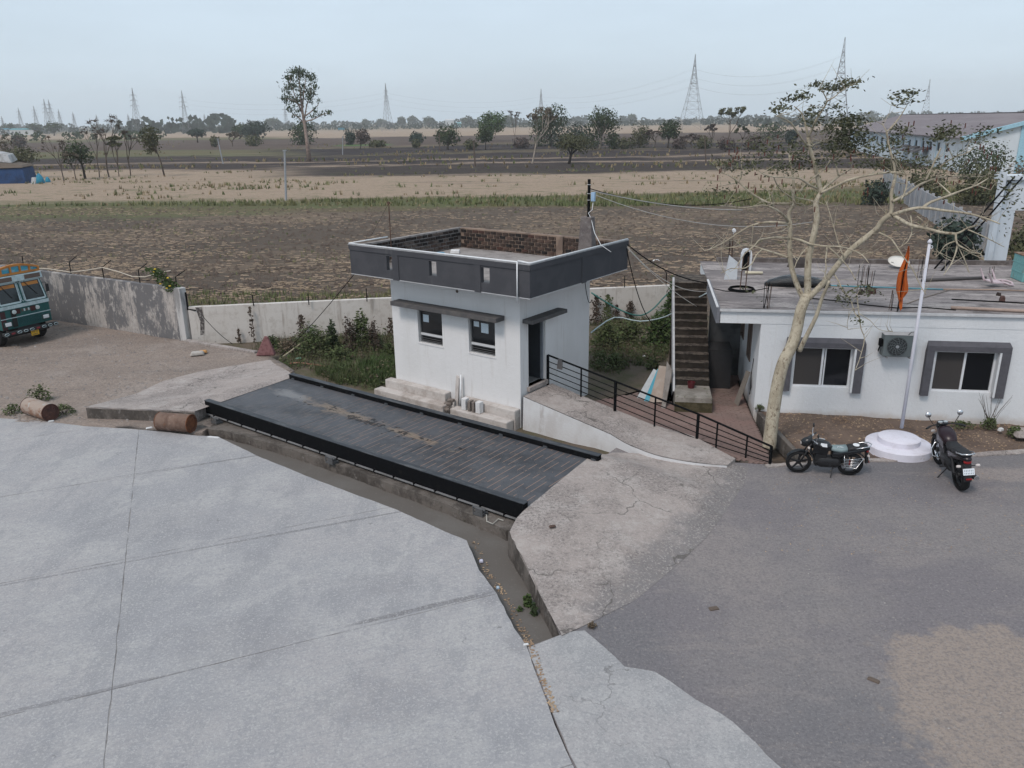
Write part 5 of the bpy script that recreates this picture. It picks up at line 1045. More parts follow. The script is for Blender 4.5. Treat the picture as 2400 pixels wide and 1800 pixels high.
# flagpole on round stepped base
c = W(2106, 1042, .16); fpz_ = .04
fp_ = thing('flagpole', 'tall white flagpole on a round two-step white base', 'flagpole', (c.x, c.y, 0))
M_LIME = mat('limewash', (.64, .63, .70), [dict(k='noise', scale=2.5, lo=.45, hi=.68, col=(.55, .53, .58), amt=.7, d=5), dict(k='noise', scale=7, lo=.6, hi=.74, col=(.42, .37, .35), amt=.5, d=5)], rough=.95, bump=[(14, .008)])
o = MB().lathe([(.84, -.2), (.84, .19), (.81, .215), (0, .215)], 48).build('base_step', M_LIME, fp_); autosmooth(o)
o = MB().lathe([(.53, .216), (.53, .35), (.50, .37), (0, .37)], 40, c=(.02, .06, 0)).build('base_step', M_LIME, fp_); autosmooth(o)
pb = W(2113, 1003, .37); lo_, hi_ = 2.0, 9.0
for _ in range(40):
    mid = (lo_+hi_)/2
    if proj((pb.x, pb.y, mid))[1] > 570: lo_ = mid
    else: hi_ = mid
M_POLE = flat('pole_white', (.62, .62, .68), .6, var=.06)
o = MB().tube([(pb.x-c.x, pb.y-c.y, .371), (pb.x-c.x, pb.y-c.y, lo_*.55), (pb.x-c.x, pb.y-c.y, lo_)], [.047, .044, .036], 14).build('pole', M_POLE, fp_, smooth=True)
MB().lathe([(.05, 0), (.06, .03), (.05, .06), (.02, .10), (0, .11)], 12, c=(pb.x-c.x, pb.y-c.y, lo_)).build('finial', M_POLE, fp_, smooth=True)
MB().torus((pb.x-c.x+.06, pb.y-c.y, lo_-.1), .035, .01, 12, 6).build('pulley', M_POLE, fp_)
# ============================================================ BOUNDARY WALLS
M_TALL = mat('stained_wall', (.35, .322, .30), [
    dict(k='noise', scale=(.5, .5, .9), lo=.45, hi=.6, col=(.44, .40, .37), amt=.7, d=6),
    dict(k='noise', scale=(.7, .7, .30), lo=.45, hi=.50, col=(.105, .105, .112), amt=.85, d=8, rg=.72, off=(2, 0, .3)),
    dict(k='noise', scale=(5, 5, .6), lo=.48, hi=.58, col=(.14, .14, .147), amt=.6, d=7, rg=.78),
    dict(k='noise', scale=(2.5, 2.5, 1.4), lo=.54, hi=.60, col=(.44, .41, .385), amt=.7, d=7, rg=.72, off=(5, 0, 4)),
    dict(k='noise', scale=7, lo=.52, hi=.62, col=(.17, .162, .16), amt=.6, d=7, rg=.8)], rough=1, bump=[(20, .012)], spec=.1)
M_LOW = mat('low_wall_plaster', (.52, .485, .45), [
    dict(k='noise', scale=.5, lo=.45, hi=.68, col=(.57, .54, .51), amt=.7, d=5),
    dict(k='noise', scale=(3, 3, .25), lo=.53, hi=.66, col=(.26, .215, .18), amt=.6, d=7, rg=.74),
    dict(k='noise', scale=2.5, lo=.50, hi=.62, col=(.40, .36, .325), amt=.6, d=7, rg=.75),
    dict(k='noise', scale=(6, 6, 3), lo=.66, hi=.74, col=(.13, .12, .11), amt=.7, d=4),
    dict(k='noise', scale=14, lo=.58, hi=.74, col=(.40, .37, .345), amt=.4, d=4)], rough=1, bump=[(25, .008)], spec=.1)
def wall_run(name, a, b, h0, h1, th, m, label, z0=ZG-.1, seg=24):
    a = Vector((a[0], a[1], 0)); b = Vector((b[0], b[1], 0)); d = (b-a); L_ = d.length; o = thing(name, label, 'wall', a, math.atan2(d.y, d.x)); v = []; f = []
    for i in range(seg+1):
        x = L_*i/seg; h = h0+(h1-h0)*i/seg + .012*nz(x*1.7, 3)
        v += [(x, -.0+.006*nz(x, 1), z0), (x, 0+.006*nz(x, 2), h), (x, th, h+.006), (x, th, z0)]
    for i in range(seg):
        q = i*4; f += [(q, q+4, q+5, q+1), (q+1, q+5, q+6, q+2), (q+2, q+6, q+7, q+3)]
    f += [(0, 1, 2, 3), (seg*4+3, seg*4+2, seg*4+1, seg*4)]
    mb = MB(); mb.v = v; mb.f = f; mb.build('wall_body', m, o); return o
tw = wall_run('tall_boundary_wall', wallL, wallB-wdir*.36, 2.42, 2.22, .23, M_TALL, 'tall grimy grey boundary wall with black stains behind the truck')
MB().box((wallB-wallL).length-.36, (wallB-wallL).length-.0, -.05, .28, ZG, 2.24).build('end_pillar', mat('pillar_pale', (.46, .45, .44), [dict(k='noise', scale=(2, 2, .4), lo=.48, hi=.64, col=(.17, .165, .165), amt=.75, d=6, rg=.7)], rough=1), tw, bevel=.02)
lwA = Vector((-13.45, 32.35, 0)); lwB = Vector((-5.1, 33.25, 0)); lwC = Vector((7.3, 35.65, 0)); lwD = Vector((8.6, 35.95, 0))
lw = wall_run('low_boundary_wall', lwA, lwC, 1.42, 1.40, .23, M_LOW, 'long low whitewashed boundary wall behind the hut', seg=60)
MB().add([(.35, -.004, .2), (.52, -.004, .25), (.60, -.004, .9), (.55, -.004, 1.40), (.30, -.004, 1.41), (.42, -.004, .8)], [(0, 1, 2, 3, 4, 5)]).build('plaster_scar', mat('scar', (.07, .06, .058), [dict(k='noise', scale=9, lo=.45, hi=.6, col=(.30, .28, .26), amt=.8, d=5)], rough=1), lw)
for k in range(2):
    o = MB().box(0, .36, 0, .23, ZG, 1.45).build('wall_block', M_LOW, None, bevel=.01); o.location = (7.45+k*.62, 35.75+k*.12, 0); o.rotation_euler = (0, 0, R(10)); tag(o, ['first', 'second'][k]+' whitewashed stub of wall beside the stair top', 'wall', 'wall stubs by the stair top')
# fence posts on the walls
def fpost(base, h, arm, label, lean=(0, 0)):
    t = thing('fence_post', label, 'fence post', base, 0, 'iron fence posts along the boundary wall'); top = Vector((lean[0], lean[1], h))
    MB().tube([(0, 0, -.05), top], .022, 6).build('upright', M_BLACK, t)
    if arm: MB().tube([top, top+Vector(arm)], .017, 6).build('arm', M_BLACK, t)
def on_wall(px, py, p0, n):
    d = ray(px, py); o = Vector((0, 0, CAM_H)); return o+d*((p0-o).dot(n)/d.dot(n))
wmid = wallA+wnrm*.12
tp = [((54, 617), (52, 601), None), ((166, 639), (162, 614.5), (174, 601)), ((243.5, 651), (239, 626.6), (254.8, 610.8)), ((328, 661), (324, 633), (338.6, 618.7)), ((414, 673), (411.5, 648.7), (429, 634.5))]
nm = ['leftmost post on the tall stained wall, above the truck', 'bent-top iron post on the tall wall, second from the truck', 'bent-top iron post on the tall wall, third from the truck', 'bent-top iron post on the tall wall just left of the yellow flowers', 'bent-top iron post at the right end of the tall wall']
hose_pts = []
for (b, t, a), l in zip(tp, nm):
    P0 = on_wall(*b, wmid, wnrm); P1 = on_wall(*t, wmid, wnrm); arm = None
    if a: P2 = on_wall(*a, wmid, wnrm); arm = Vector((P2-P1)); arm = arm+wnrm*.12
    fpost(P0, (P1-P0).z, arm, l, lean=tuple((P1-P0)[:2])); hose_pts.append((P0, P1))
lnrm = Vector((-(lwB-lwA).y, (lwB-lwA).x, 0)).normalized(); lmid = lwA+lnrm*.12
lp = [((594, 713.6), (592, 691.5), None), ((724, 712), (723, 688), None), ((860, 702.5), (858, 676), None)]
nm = ['short straight post on the low wall nearest its left end', 'short straight post in the middle of the low wall', 'short straight post on the low wall just left of the hut']
dl = (lwC-lwB).normalized(); ln2 = Vector((-dl.y, dl.x, 0)); lm2 = lwC+ln2*.12
for (b, t, a), l in zip(lp, nm):
    P0 = on_wall(*b, lmid, lnrm); P1 = on_wall(*t, lmid, lnrm); P0.z = min(P0.z, 1.42); fpost(P0, (P1-P0).z, None, l)
lp = [((1463.5, 673), (1464.7, 647), None, 'short straight post on the low wall right of the hut'), ((1561, 667), (1561, 640), (1552, 627.5), 'bent-top iron post on the low wall near the stairs'), ((1650, 665), (1651, 647), None, 'short post behind the stair top')]
for b, t, a, l in lp:
    P0 = on_wall(*b, lm2, ln2); P1 = on_wall(*t, lm2, ln2); arm = None
    if a: arm = on_wall(*a, lm2, ln2)-P1
    fpost(P0, (P1-P0).z, arm, l)
# black angle post at the step between the walls
P0 = on_wall(428, 730, wmid, wnrm); P1 = on_wall(430, 688, wmid, wnrm); t = thing('corner_post', 'black angle iron at the end of the tall wall', 'post', wallB+wnrm*.1+Vector((.12, 0, 1.3)))
MB().box(-.03, .03, -.03, .03, 0, .75).build('upright', M_BLACK, t); MB().tube([(0, 0, .05), (.32, 0, -.02)], .03, 6).build('foot', M_BLACK, t)
# pale hose slung along the tall wall's posts
hp = [on_wall(79, 628, wmid, wnrm)]
for px, py in ((120, 631), (166, 638), (200, 634), (240, 627), (275, 636), (310, 648), (340, 649), (368, 641), (400, 634)): hp.append(on_wall(px, py, wmid, wnrm))
o = MB().tube(hp, .022, 7).build('pale_hose', flat('hose_cream', (.50, .44, .36), .6), None, smooth=True); tag(o, 'cream hose slung over the posts of the tall wall', 'hose')
# ============================================================ THE BARE TREE BY THE BED
M_BARK = mat('pale_bark', (.42, .372, .285), [dict(k='noise', scale=(2.5, 2.5, 1.5), lo=.44, hi=.58, col=(.29, .25, .185), amt=.8, d=6), dict(k='noise', scale=(14, 14, 9), lo=.48, hi=.60, col=(.24, .205, .155), amt=.6, d=6, rg=.75), dict(k='noise', scale=(9, 9, 5), lo=.56, hi=.64, col=(.12, .085, .055), amt=.8, d=5, rg=.7), dict(k='noise', scale=(2, 2, 8), lo=.58, hi=.72, col=(.52, .48, .38), amt=.6, d=4)], rough=.9, bump=[((12, 12, 6), .012)])
TB = W(1803, 1046, .05); TY = TB.y
tree = thing('bare_tree', 'pale-barked leafless tree with spreading limbs before the office', 'tree', (TB.x, TB.y, 0))
def limb_pts(px, dy0, dy1):
    n = len(px); out = []
    for i, (x, y) in enumerate(px): out.append(WY(x, y, TY+dy0+(dy1-dy0)*i/(n-1)) - Vector((TB.x, TB.y, 0)))
    return out
def smooth_path(pts, rs, k=3):
    out = []; ro = []; n = len(pts)
    for i in range(n-1):
        p0 = pts[max(i-1, 0)]; p1 = pts[i]; p2 = pts[i+1]; p3 = pts[min(i+2, n-1)]
        for j in range(k):
            t = j/k; out.append(.5*((2*p1)+(-p0+p2)*t+(2*p0-5*p1+4*p2-p3)*t*t+(-p0+3*p1-3*p2+p3)*t*t*t)); ro.append(rs[i]+(rs[i+1]-rs[i])*t)
    out.append(pts[-1]); ro.append(rs[-1]); return out, ro
PXM = TY/FPX*1.03
tips = []
def limb(px, r0, r1, dy0, dy1, name='limb', par=None, n=8):
    pts = limb_pts(px, dy0, dy1); m = len(pts); k_ = .88 if name == 'trunk' else .68; rs = [(r0+(r1-r0)*(i/(m-1)))*PXM*k_ for i in range(m)]
    pts, rs = smooth_path(pts, rs); o = MB().tube(pts, rs, n).build(name, M_BARK, par or tree, smooth=True); tips.append((pts, rs)); return o
trunk = limb([(1802, 1050), (1805, 1025), (1811, 975), (1822, 905), (1836, 850), (1857, 808), (1868, 770), (1876, 730), (1886, 704), (1890, 692)], 19, 13, 0, .35, 'trunk', n=14)
l0 = limb([(1874, 822), (1884, 800), (1897, 774), (1914, 739), (1926, 700), (1935, 680), (1944, 658)], 9, 4.5, .1, -.5)
L1 = limb([(1888, 702), (1880, 694), (1864, 657), (1852.6, 613.6), (1851, 566.6), (1852, 527), (1849, 512), (1850, 496), (1861, 478), (1859, 463), (1860, 449), (1859, 417), (1853, 388), (1850, 362)], 10, 3, .35, 1.6)
for px, r0, r1, a, b in (
    ([(1852, 525), (1823, 521), (1794, 521), (1761, 529), (1732, 545), (1702, 565), (1671, 581), (1652, 588)], 5, 1.6, .8, 2.0),
    ([(1848, 520), (1841, 510), (1828, 498), (1814, 489), (1787, 481), (1747, 487), (1707, 484), (1689, 482)], 5, 1.4, .9, -.4),
    ([(1857, 477), (1814, 477), (1794, 472), (1772, 460), (1752, 446), (1732, 428), (1712, 413), (1691, 404), (1680, 391)], 4.5, 1.5, 1.2, 2.2),
    ([(1732, 428), (1738, 395), (1736, 368)], 2, 1, 2.0, 2.2), ([(1730, 428), (1690, 436), (1645, 446)], 2, 1, 2.0, 2.6),
    ([(1857, 559), (1877, 563), (1900, 572), (1935, 577), (1967, 578), (1994, 585), (2020, 597), (2036, 616)], 4.5, 1.2, .7, -1.0),
    ([(1938, 579), (1937, 594), (1935, 612), (1936, 630), (1931, 655)], 3, 1.4, .1, -.2), ([(1942, 579), (1971, 606), (1994, 635), (2004, 655)], 2.4, 1.2, .1, -.6),
    ([(1899, 574), (1881, 592), (1868, 612), (1862, 628)], 2.4, 1.2, .4, .0),
    ([(1850, 559), (1823, 556), (1796, 559), (1779, 563), (1767, 577), (1745, 595), (1723, 630)], 4, 1.2, .7, -.3),
    ([(1848, 604), (1823, 595), (1790, 585), (1768, 577), (1747, 574), (1714, 580), (1687, 579)], 4, 1.2, .5, 1.4),
    ([(1786, 585), (1772, 599), (1761, 619), (1740, 630), (1714, 629), (1690, 640)], 2.8, 1.2, .8, .2),
    ([(1765, 530), (1763, 557), (1758, 597)], 1.8, 1, 1.5, 1.4), ([(1814, 489), (1812, 478), (1808, 455), (1786, 440)], 2.6, 1.2, .6, .2),
    ([(1861, 478), (1880, 477), (1889, 489), (1884, 505)], 2, 1, 1.2, 1.0), ([(1853, 527), (1835, 540), (1817, 544)], 1.5, .8, .8, .4)):
    limb(px, r0, r1, a, b, 'branch', L1, 6)
L2 = limb([(1890, 700), (1893, 684), (1893, 639), (1897, 594), (1908, 548), (1914, 512), (1913, 490), (1912, 476), (1919, 460), (1924, 449), (1917, 422), (1911, 391), (1902, 359), (1895, 339), (1894, 322)], 13, 5, .35, .2)
for px, r0, r1, a, b in (
    ([(1894, 322), (1889, 297), (1884, 279), (1877, 263), (1861, 249)], 4, 1.4, .2, .5), ([(1894, 322), (1906, 297), (1915, 277), (1927, 258), (1938, 238), (1931, 220), (1922, 203)], 4.5, 1.3, .2, -.4),
    ([(1938, 238), (1956, 227), (1971, 214), (2002, 196)], 2.6, 1, -.3, -.5), ([(1895, 343), (1882, 330), (1866, 305), (1853, 288), (1835, 277), (1819, 272)], 4, 1.4, .2, -.8),
    ([(1900, 344), (1911, 337), (1926, 333), (1938, 333)], 2.6, 1.2, .2, .5), ([(1875, 449), (1889, 431), (1911, 413), (1933, 395), (1947, 373)], 3, 1.4, .0, .3),
    ([(1915, 442), (1893, 431), (1873, 418), (1839, 416), (1813, 415), (1785, 407)], 4, 1.4, .2, -.8), ([(1813, 414), (1824, 438), (1844, 456), (1858, 466)], 2.4, 1.2, -.6, .9),
    ([(1924, 449), (1938, 435), (1955, 422), (1971, 409), (1993, 397), (2007, 379)], 5, 1.4, .2, .8), ([(1965, 411), (1960, 390), (1955, 377), (1956, 359)], 3, 1.2, .5, .5), ([(1955, 380), (1966, 372), (1975, 366)], 2, 1, .5, .7),
    ([(1924, 452), (1956, 437), (1984, 424), (2011, 416), (2040, 410), (2072, 405), (2101, 404), (2123, 409), (2125, 432), (2119, 454), (2112, 468)], 5, 2, .2, -.9),
    ([(2040, 410), (2060, 390), (2078, 365)], 2.2, 1, -.2, .1), ([(1912, 476), (1900, 470), (1866, 463)], 3.4, 1.6, .3, 1.1)):
    limb(px, r0, r1, a, b, 'branch', L2, 6)
L3 = limb([(1889, 702), (1901, 693), (1931, 662), (1949, 639), (1978, 603), (2004, 577), (2040, 549), (2056, 535), (2069, 516), (2087, 503)], 11, 9, .35, -.5)
for px, r0, r1, a, b in (
    ([(2087, 503), (2089, 490), (2090, 472), (2089, 454), (2095, 428), (2099, 409), (2092, 375), (2083, 341), (2078, 309)], 7, 3, -.5, -.2),
    ([(2078, 309), (2097, 291), (2117, 262), (2126, 246)], 2.8, 1, -.2, -.1), ([(2078, 309), (2067, 287)], 2, .8, -.2, .2),
    ([(2092, 472), (2127, 454), (2154, 434), (2181, 422), (2208, 415), (2253, 413), (2307, 414)], 5, 1.6, -.5, .9),
    ([(2170, 422), (2182, 397), (2198, 363), (2205, 347)], 4, 2.2, .1, .4), ([(2187, 413), (2201, 393), (2234, 370), (2266, 359), (2286, 343)], 3.2, 1.4, .2, .8),
    ([(2234, 370), (2224, 350), (2216, 338)], 1.8, 1, .5, .5), ([(2090, 504), (2127, 492), (2163, 487), (2217, 494), (2271, 501), (2316, 514), (2344, 525)], 6.5, 2.2, -.5, -1.4),
    ([(2164, 486), (2181, 474), (2217, 461), (2253, 447), (2289, 434), (2316, 418)], 5, 1.6, -.8, -.4), ([(2229, 456), (2208, 436), (2188, 418)], 2.6, 1.4, -.6, .1),
    ([(2289, 434), (2305, 440), (2322, 445)], 1.6, .8, -.4, -.5), ([(2094, 505), (2116, 518), (2136, 528), (2172, 536), (2208, 545), (2240, 548)], 6.5, 4.4, -.5, -1.3),
    ([(2240, 548), (2253, 543), (2268, 534), (2282, 530), (2298, 528)], 3.6, 1.2, -1.3, -1.0), ([(2240, 548), (2241, 563), (2246, 574), (2262, 583), (2278, 592), (2298, 595), (2307, 612)], 3.6, 1.2, -1.3, -1.8),
    ([(2244, 574), (2239, 595), (2228, 621), (2211, 645)], 2.8, 1.1, -1.4, -1.9), ([(2240, 565), (2217, 574), (2203, 592), (2190, 606)], 2.4, 1, -1.35, -1.1), ([(2203, 592), (2218, 600)], 1.5, .8, -1.2, -1.2),
    ([(2268, 538), (2307, 555), (2354, 579)], 2.4, 1, -1.2, -1.6), ([(2060, 545), (2087, 559), (2101, 577), (2117, 602), (2137, 628), (2157, 669), (2170, 690)], 3, 1.1, -.5, -1.5),
    ([(2134, 505), (2137, 527), (2137, 545), (2127, 566), (2107, 581)], 2.4, 1.1, -.6, -.9), ([(2150, 507), (2165, 520), (2176, 540)], 1.8, .9, -.7, -.9), ([(2244, 574), (2262, 612), (2272, 640)], 1.8, .9, -1.4, -1.7),
    ([(1953, 640), (1966, 660), (1975, 682), (1992, 700), (2004, 735), (2013, 745)], 2.6, 1.4, .1, -.8), ([(2008, 690), (2013, 735), (2018, 770), (2026, 795), (2015, 840), (2004, 868)], 2.2, 1.1, -.5, -1.0),
    ([(2013, 735), (2040, 752), (2060, 772), (2092, 778)], 1.4, .7, -.7, -.9), ([(2014, 720), (1996, 728), (1986, 755), (1987, 772)], 1.2, .7, -.6, -.6), ([(1978, 603), (1965, 570), (1955, 535), (1945, 500), (1935, 470)], 2.2, 1.2, -.1, .3)):
    limb(px, r0, r1, a, b, 'branch', L3, 6)
# leaves in loose sprays near the twig ends
M_LEAFD = mat('leaf_dark', (.060, .066, .036), [dict(k='noise', scale=3, lo=.4, hi=.66, col=(.10, .10, .055), amt=.8, d=3)], rough=.7, spec=.3)
M_POD = flat('seed_pod', (.095, .030, .022), .8)
def leaf_spray(mb, c, spread, n, size, r, flatz=.5):
    for _ in range(n):
        p = Vector(c)+Vector((r.gauss(0, spread[0]), r.gauss(0, spread[1]), r.gauss(0, spread[2])))
        a = Vector((r.uniform(-1, 1), r.uniform(-1, 1), r.uniform(-.6, .4))).normalized(); b = a.cross(Vector((r.uniform(-1, 1), r.uniform(-1, 1), r.uniform(-1, 1)))).normalized(); s = size*r.uniform(.6, 1.3)
        mb.add([p-a*s, p+b*s*.45, p+a*s, p-b*s*.45], [(0, 1, 2, 3)])
r3 = random.Random(11); lm = MB(); pods = MB()
sprays = [(1960, 205, 26, 8, 170, .2), (1992, 192, 18, 7, 120, .2), (1915, 200, 22, 8, 90, .2), (1876, 226, 20, 7, 110, .4), (1845, 232, 10, 6, 40, .4), (1825, 255, 16, 8, 100, -.4), (1903, 262, 18, 8, 70, .2), (1950, 250, 22, 9, 70, .1), (1895, 283, 16, 8, 60, .2), (1930, 300, 20, 14, 90, .2),
    (1985, 285, 30, 17, 360, .7), (1978, 315, 32, 20, 420, .7), (1998, 345, 30, 18, 300, .7), (1950, 345, 22, 16, 180, .6), (2020, 320, 16, 16, 120, .7), (2118, 236, 16, 10, 90, -.1), (2128, 216, 14, 7, 70, -.1), (2112, 305, 14, 12, 110, -.1), (2098, 330, 10, 10, 60, -.1),
    (2222, 308, 20, 14, 240, .5), (2200, 322, 14, 10, 90, .5), (2305, 310, 16, 12, 130, .9), (2275, 328, 12, 10, 50, .8), (1760, 340, 40, 16, 120, 1.2), (1800, 360, 34, 18, 150, .8), (1745, 390, 34, 18, 130, 1.4), (1830, 395, 30, 16, 130, .5), (1870, 345, 22, 14, 110, .2), (1705, 380, 24, 14, 80, 1.8), (1880, 375, 24, 16, 110, .6), (1690, 450, 30, 10, 80, 2.2), (1930, 380, 22, 14, 100, .4),
    (2060, 350, 30, 16, 140, .1), (2040, 385, 34, 14, 140, 0), (2130, 375, 34, 16, 150, 0), (2190, 385, 34, 16, 130, .4), (2250, 395, 34, 16, 120, .4), (2310, 400, 28, 16, 90, .2), (2360, 430, 24, 24, 90, -.8), (2380, 470, 16, 24, 70, -1.2), (2390, 540, 14, 30, 60, -1.3), (1986, 690, 12, 12, 60, -.6), (1968, 700, 10, 10, 40, -.5), (2020, 682, 18, 8, 60, -.9), (2042, 676, 10, 6, 34, -.9), (2008, 752, 9, 9, 26, -.7), (2350, 375, 20, 14, 50, .2), (1760, 686, 8, 8, 22, .5)]
for (x, y, sx, sy, n, dy) in sprays:
    c = WY(x, y, TY+dy)-Vector((TB.x, TB.y, 0)); leaf_spray(lm, c, (sx*PXM*.62, .30, sy*PXM*.62), n, .052, r3)
for _ in range(120):
    x = r3.uniform(1680, 2340); y = r3.gauss(385, 45); p = WY(x, y, TY+r3.uniform(-.5, 1))-Vector((TB.x, TB.y, 0)); l = r3.uniform(.06, .14); w = .012
    pods.hexa([p+Vector((-w, -.005, -l)), p+Vector((w, -.005, -l)), p+Vector((w, .005, -l)), p+Vector((-w, .005, -l))], [p+Vector((-w, -.005, 0)), p+Vector((w, -.005, 0)), p+Vector((w, .005, 0)), p+Vector((-w, .005, 0))])
o = lm.build('leaves', M_LEAFD, tree, recalc=False); o['kind'] = 'stuff'
o = pods.build('seed_pods', M_POD, tree, recalc=False); o['kind'] = 'stuff'
# thin twigs scattered from limb ends
tw_ = MB(); r3 = random.Random(5)
for pts, rs in tips[1:]:
    for _ in range(max(3, len(pts)//3)):
        i = r3.randrange(len(pts)//2, len(pts)); p = pts[i]; d = Vector((r3.uniform(-1, 1), r3.uniform(-.6, .6), r3.uniform(-.25, 1))).normalized(); l = r3.uniform(.25, .7)
        m = p+d*l*.5+Vector((r3.uniform(-.05, .05), 0, r3.uniform(-.05, .08))); tw_.tube([p, m, p+d*l+Vector((0, 0, .08))], [.008, .005, .002], 4, cap=False)
o = tw_.build('twigs', M_BARK, tree, recalc=False); o['kind'] = 'stuff'

# ============================================================ MOTORCYCLES
M_TYRE = mat('tyre', (.014, .014, .015), (), rough=.85, spec=.2); M_CHROME = flat('chrome', (.62, .63, .65), .25, metal=.9, var=.04)
M_BKBLK = mat('bike_black', (.008, .009, .011), (), rough=.25, spec=.5); M_MATBLK = flat('bike_matt', (.016, .016, .018), .6); M_ENG = flat('engine_grey', (.022, .022, .024), .5, metal=.2)
M_RED = flat('tail_red', (.28, .01, .012), .3); M_AMB = flat('indicator_clear', (.55, .50, .48), .3); M_PLATE = flat('plate_white', (.68, .72, .76), .5, var=.05); M_INK = flat('ink', (.05, .05, .06), .8); M_INK2 = flat('ink_faded', (.26, .29, .32), .8)
def loft_x(prof, n=14, p=2.4):
    """prof rows: x, halfwidth, zc, halfheight -> rounded sections along x"""
    rings = []
    for x, hw, zc, hh in prof:
        rr_ = []
        for k in range(n):
            a = 2*math.pi*k/n; c, s = math.cos(a), math.sin(a); rr_.append((x, math.copysign(abs(c)**(2/p), c)*hw, zc+math.copysign(abs(s)**(2/p), s)*hh))
        rings.append(rr_)
    return MB().loft(rings)
def arc_strip(cx, cz, R0, a0, a1, hw, th=.008, n=12):
    v = []; f = []
    for i in range(n+1):
        a = R(a0+(a1-a0)*i/n)
        for q, rr_ in ((-hw, R0), (-hw*.6, R0+.018), (hw*.6, R0+.018), (hw, R0)): v.append((cx+math.cos(a)*rr_, q, cz+math.sin(a)*rr_))
    for i in range(n):
        for j in range(3): f.append((i*4+j, i*4+j+1, (i+1)*4+j+1, (i+1)*4+j))
    mb = MB(); mb.v = v; mb.f = f; return mb
def wheel(par, x, rr_, wd, name, spoke_m, bare=True):
    w = MB().lathe([(rr_-.075, -wd*.5), (rr_-.02, -wd*.55), (rr_-.004, -wd*.28), (rr_, 0), (rr_-.004, wd*.28), (rr_-.02, wd*.55), (rr_-.075, wd*.5)], 36, axis='y', c=(x, 0, rr_)); w.f = w.f[:-2]; t = w.build(name, M_TYRE, par, smooth=True)
    MB().torus((x, 0, rr_), rr_-.078, .018, 36, 8, sx=1.5).build('rim', spoke_m, t, smooth=True)
    for k in range(5):
        a = R(90+72*k); d = Vector((math.cos(a), 0, math.sin(a))); s = Vector((-math.sin(a), 0, math.cos(a))); c = Vector((x, 0, rr_)); y = Vector((0, .012, 0))
        p0 = c+d*.03; p1 = c+d*(rr_-.085); MB().hexa([p0-s*.03-y, p0+s*.03-y, p0+s*.03+y, p0-s*.03+y], [p1-s*.016-y, p1+s*.016-y, p1+s*.016+y, p1-s*.016+y]).build('spoke', spoke_m, t)
    MB().lathe([(.0, -.06), (.05, -.055), (.06, 0), (.05, .055), (0, .06)], 14, axis='y', c=(x, 0, rr_)).build('hub', M_ENG, t)
    return t
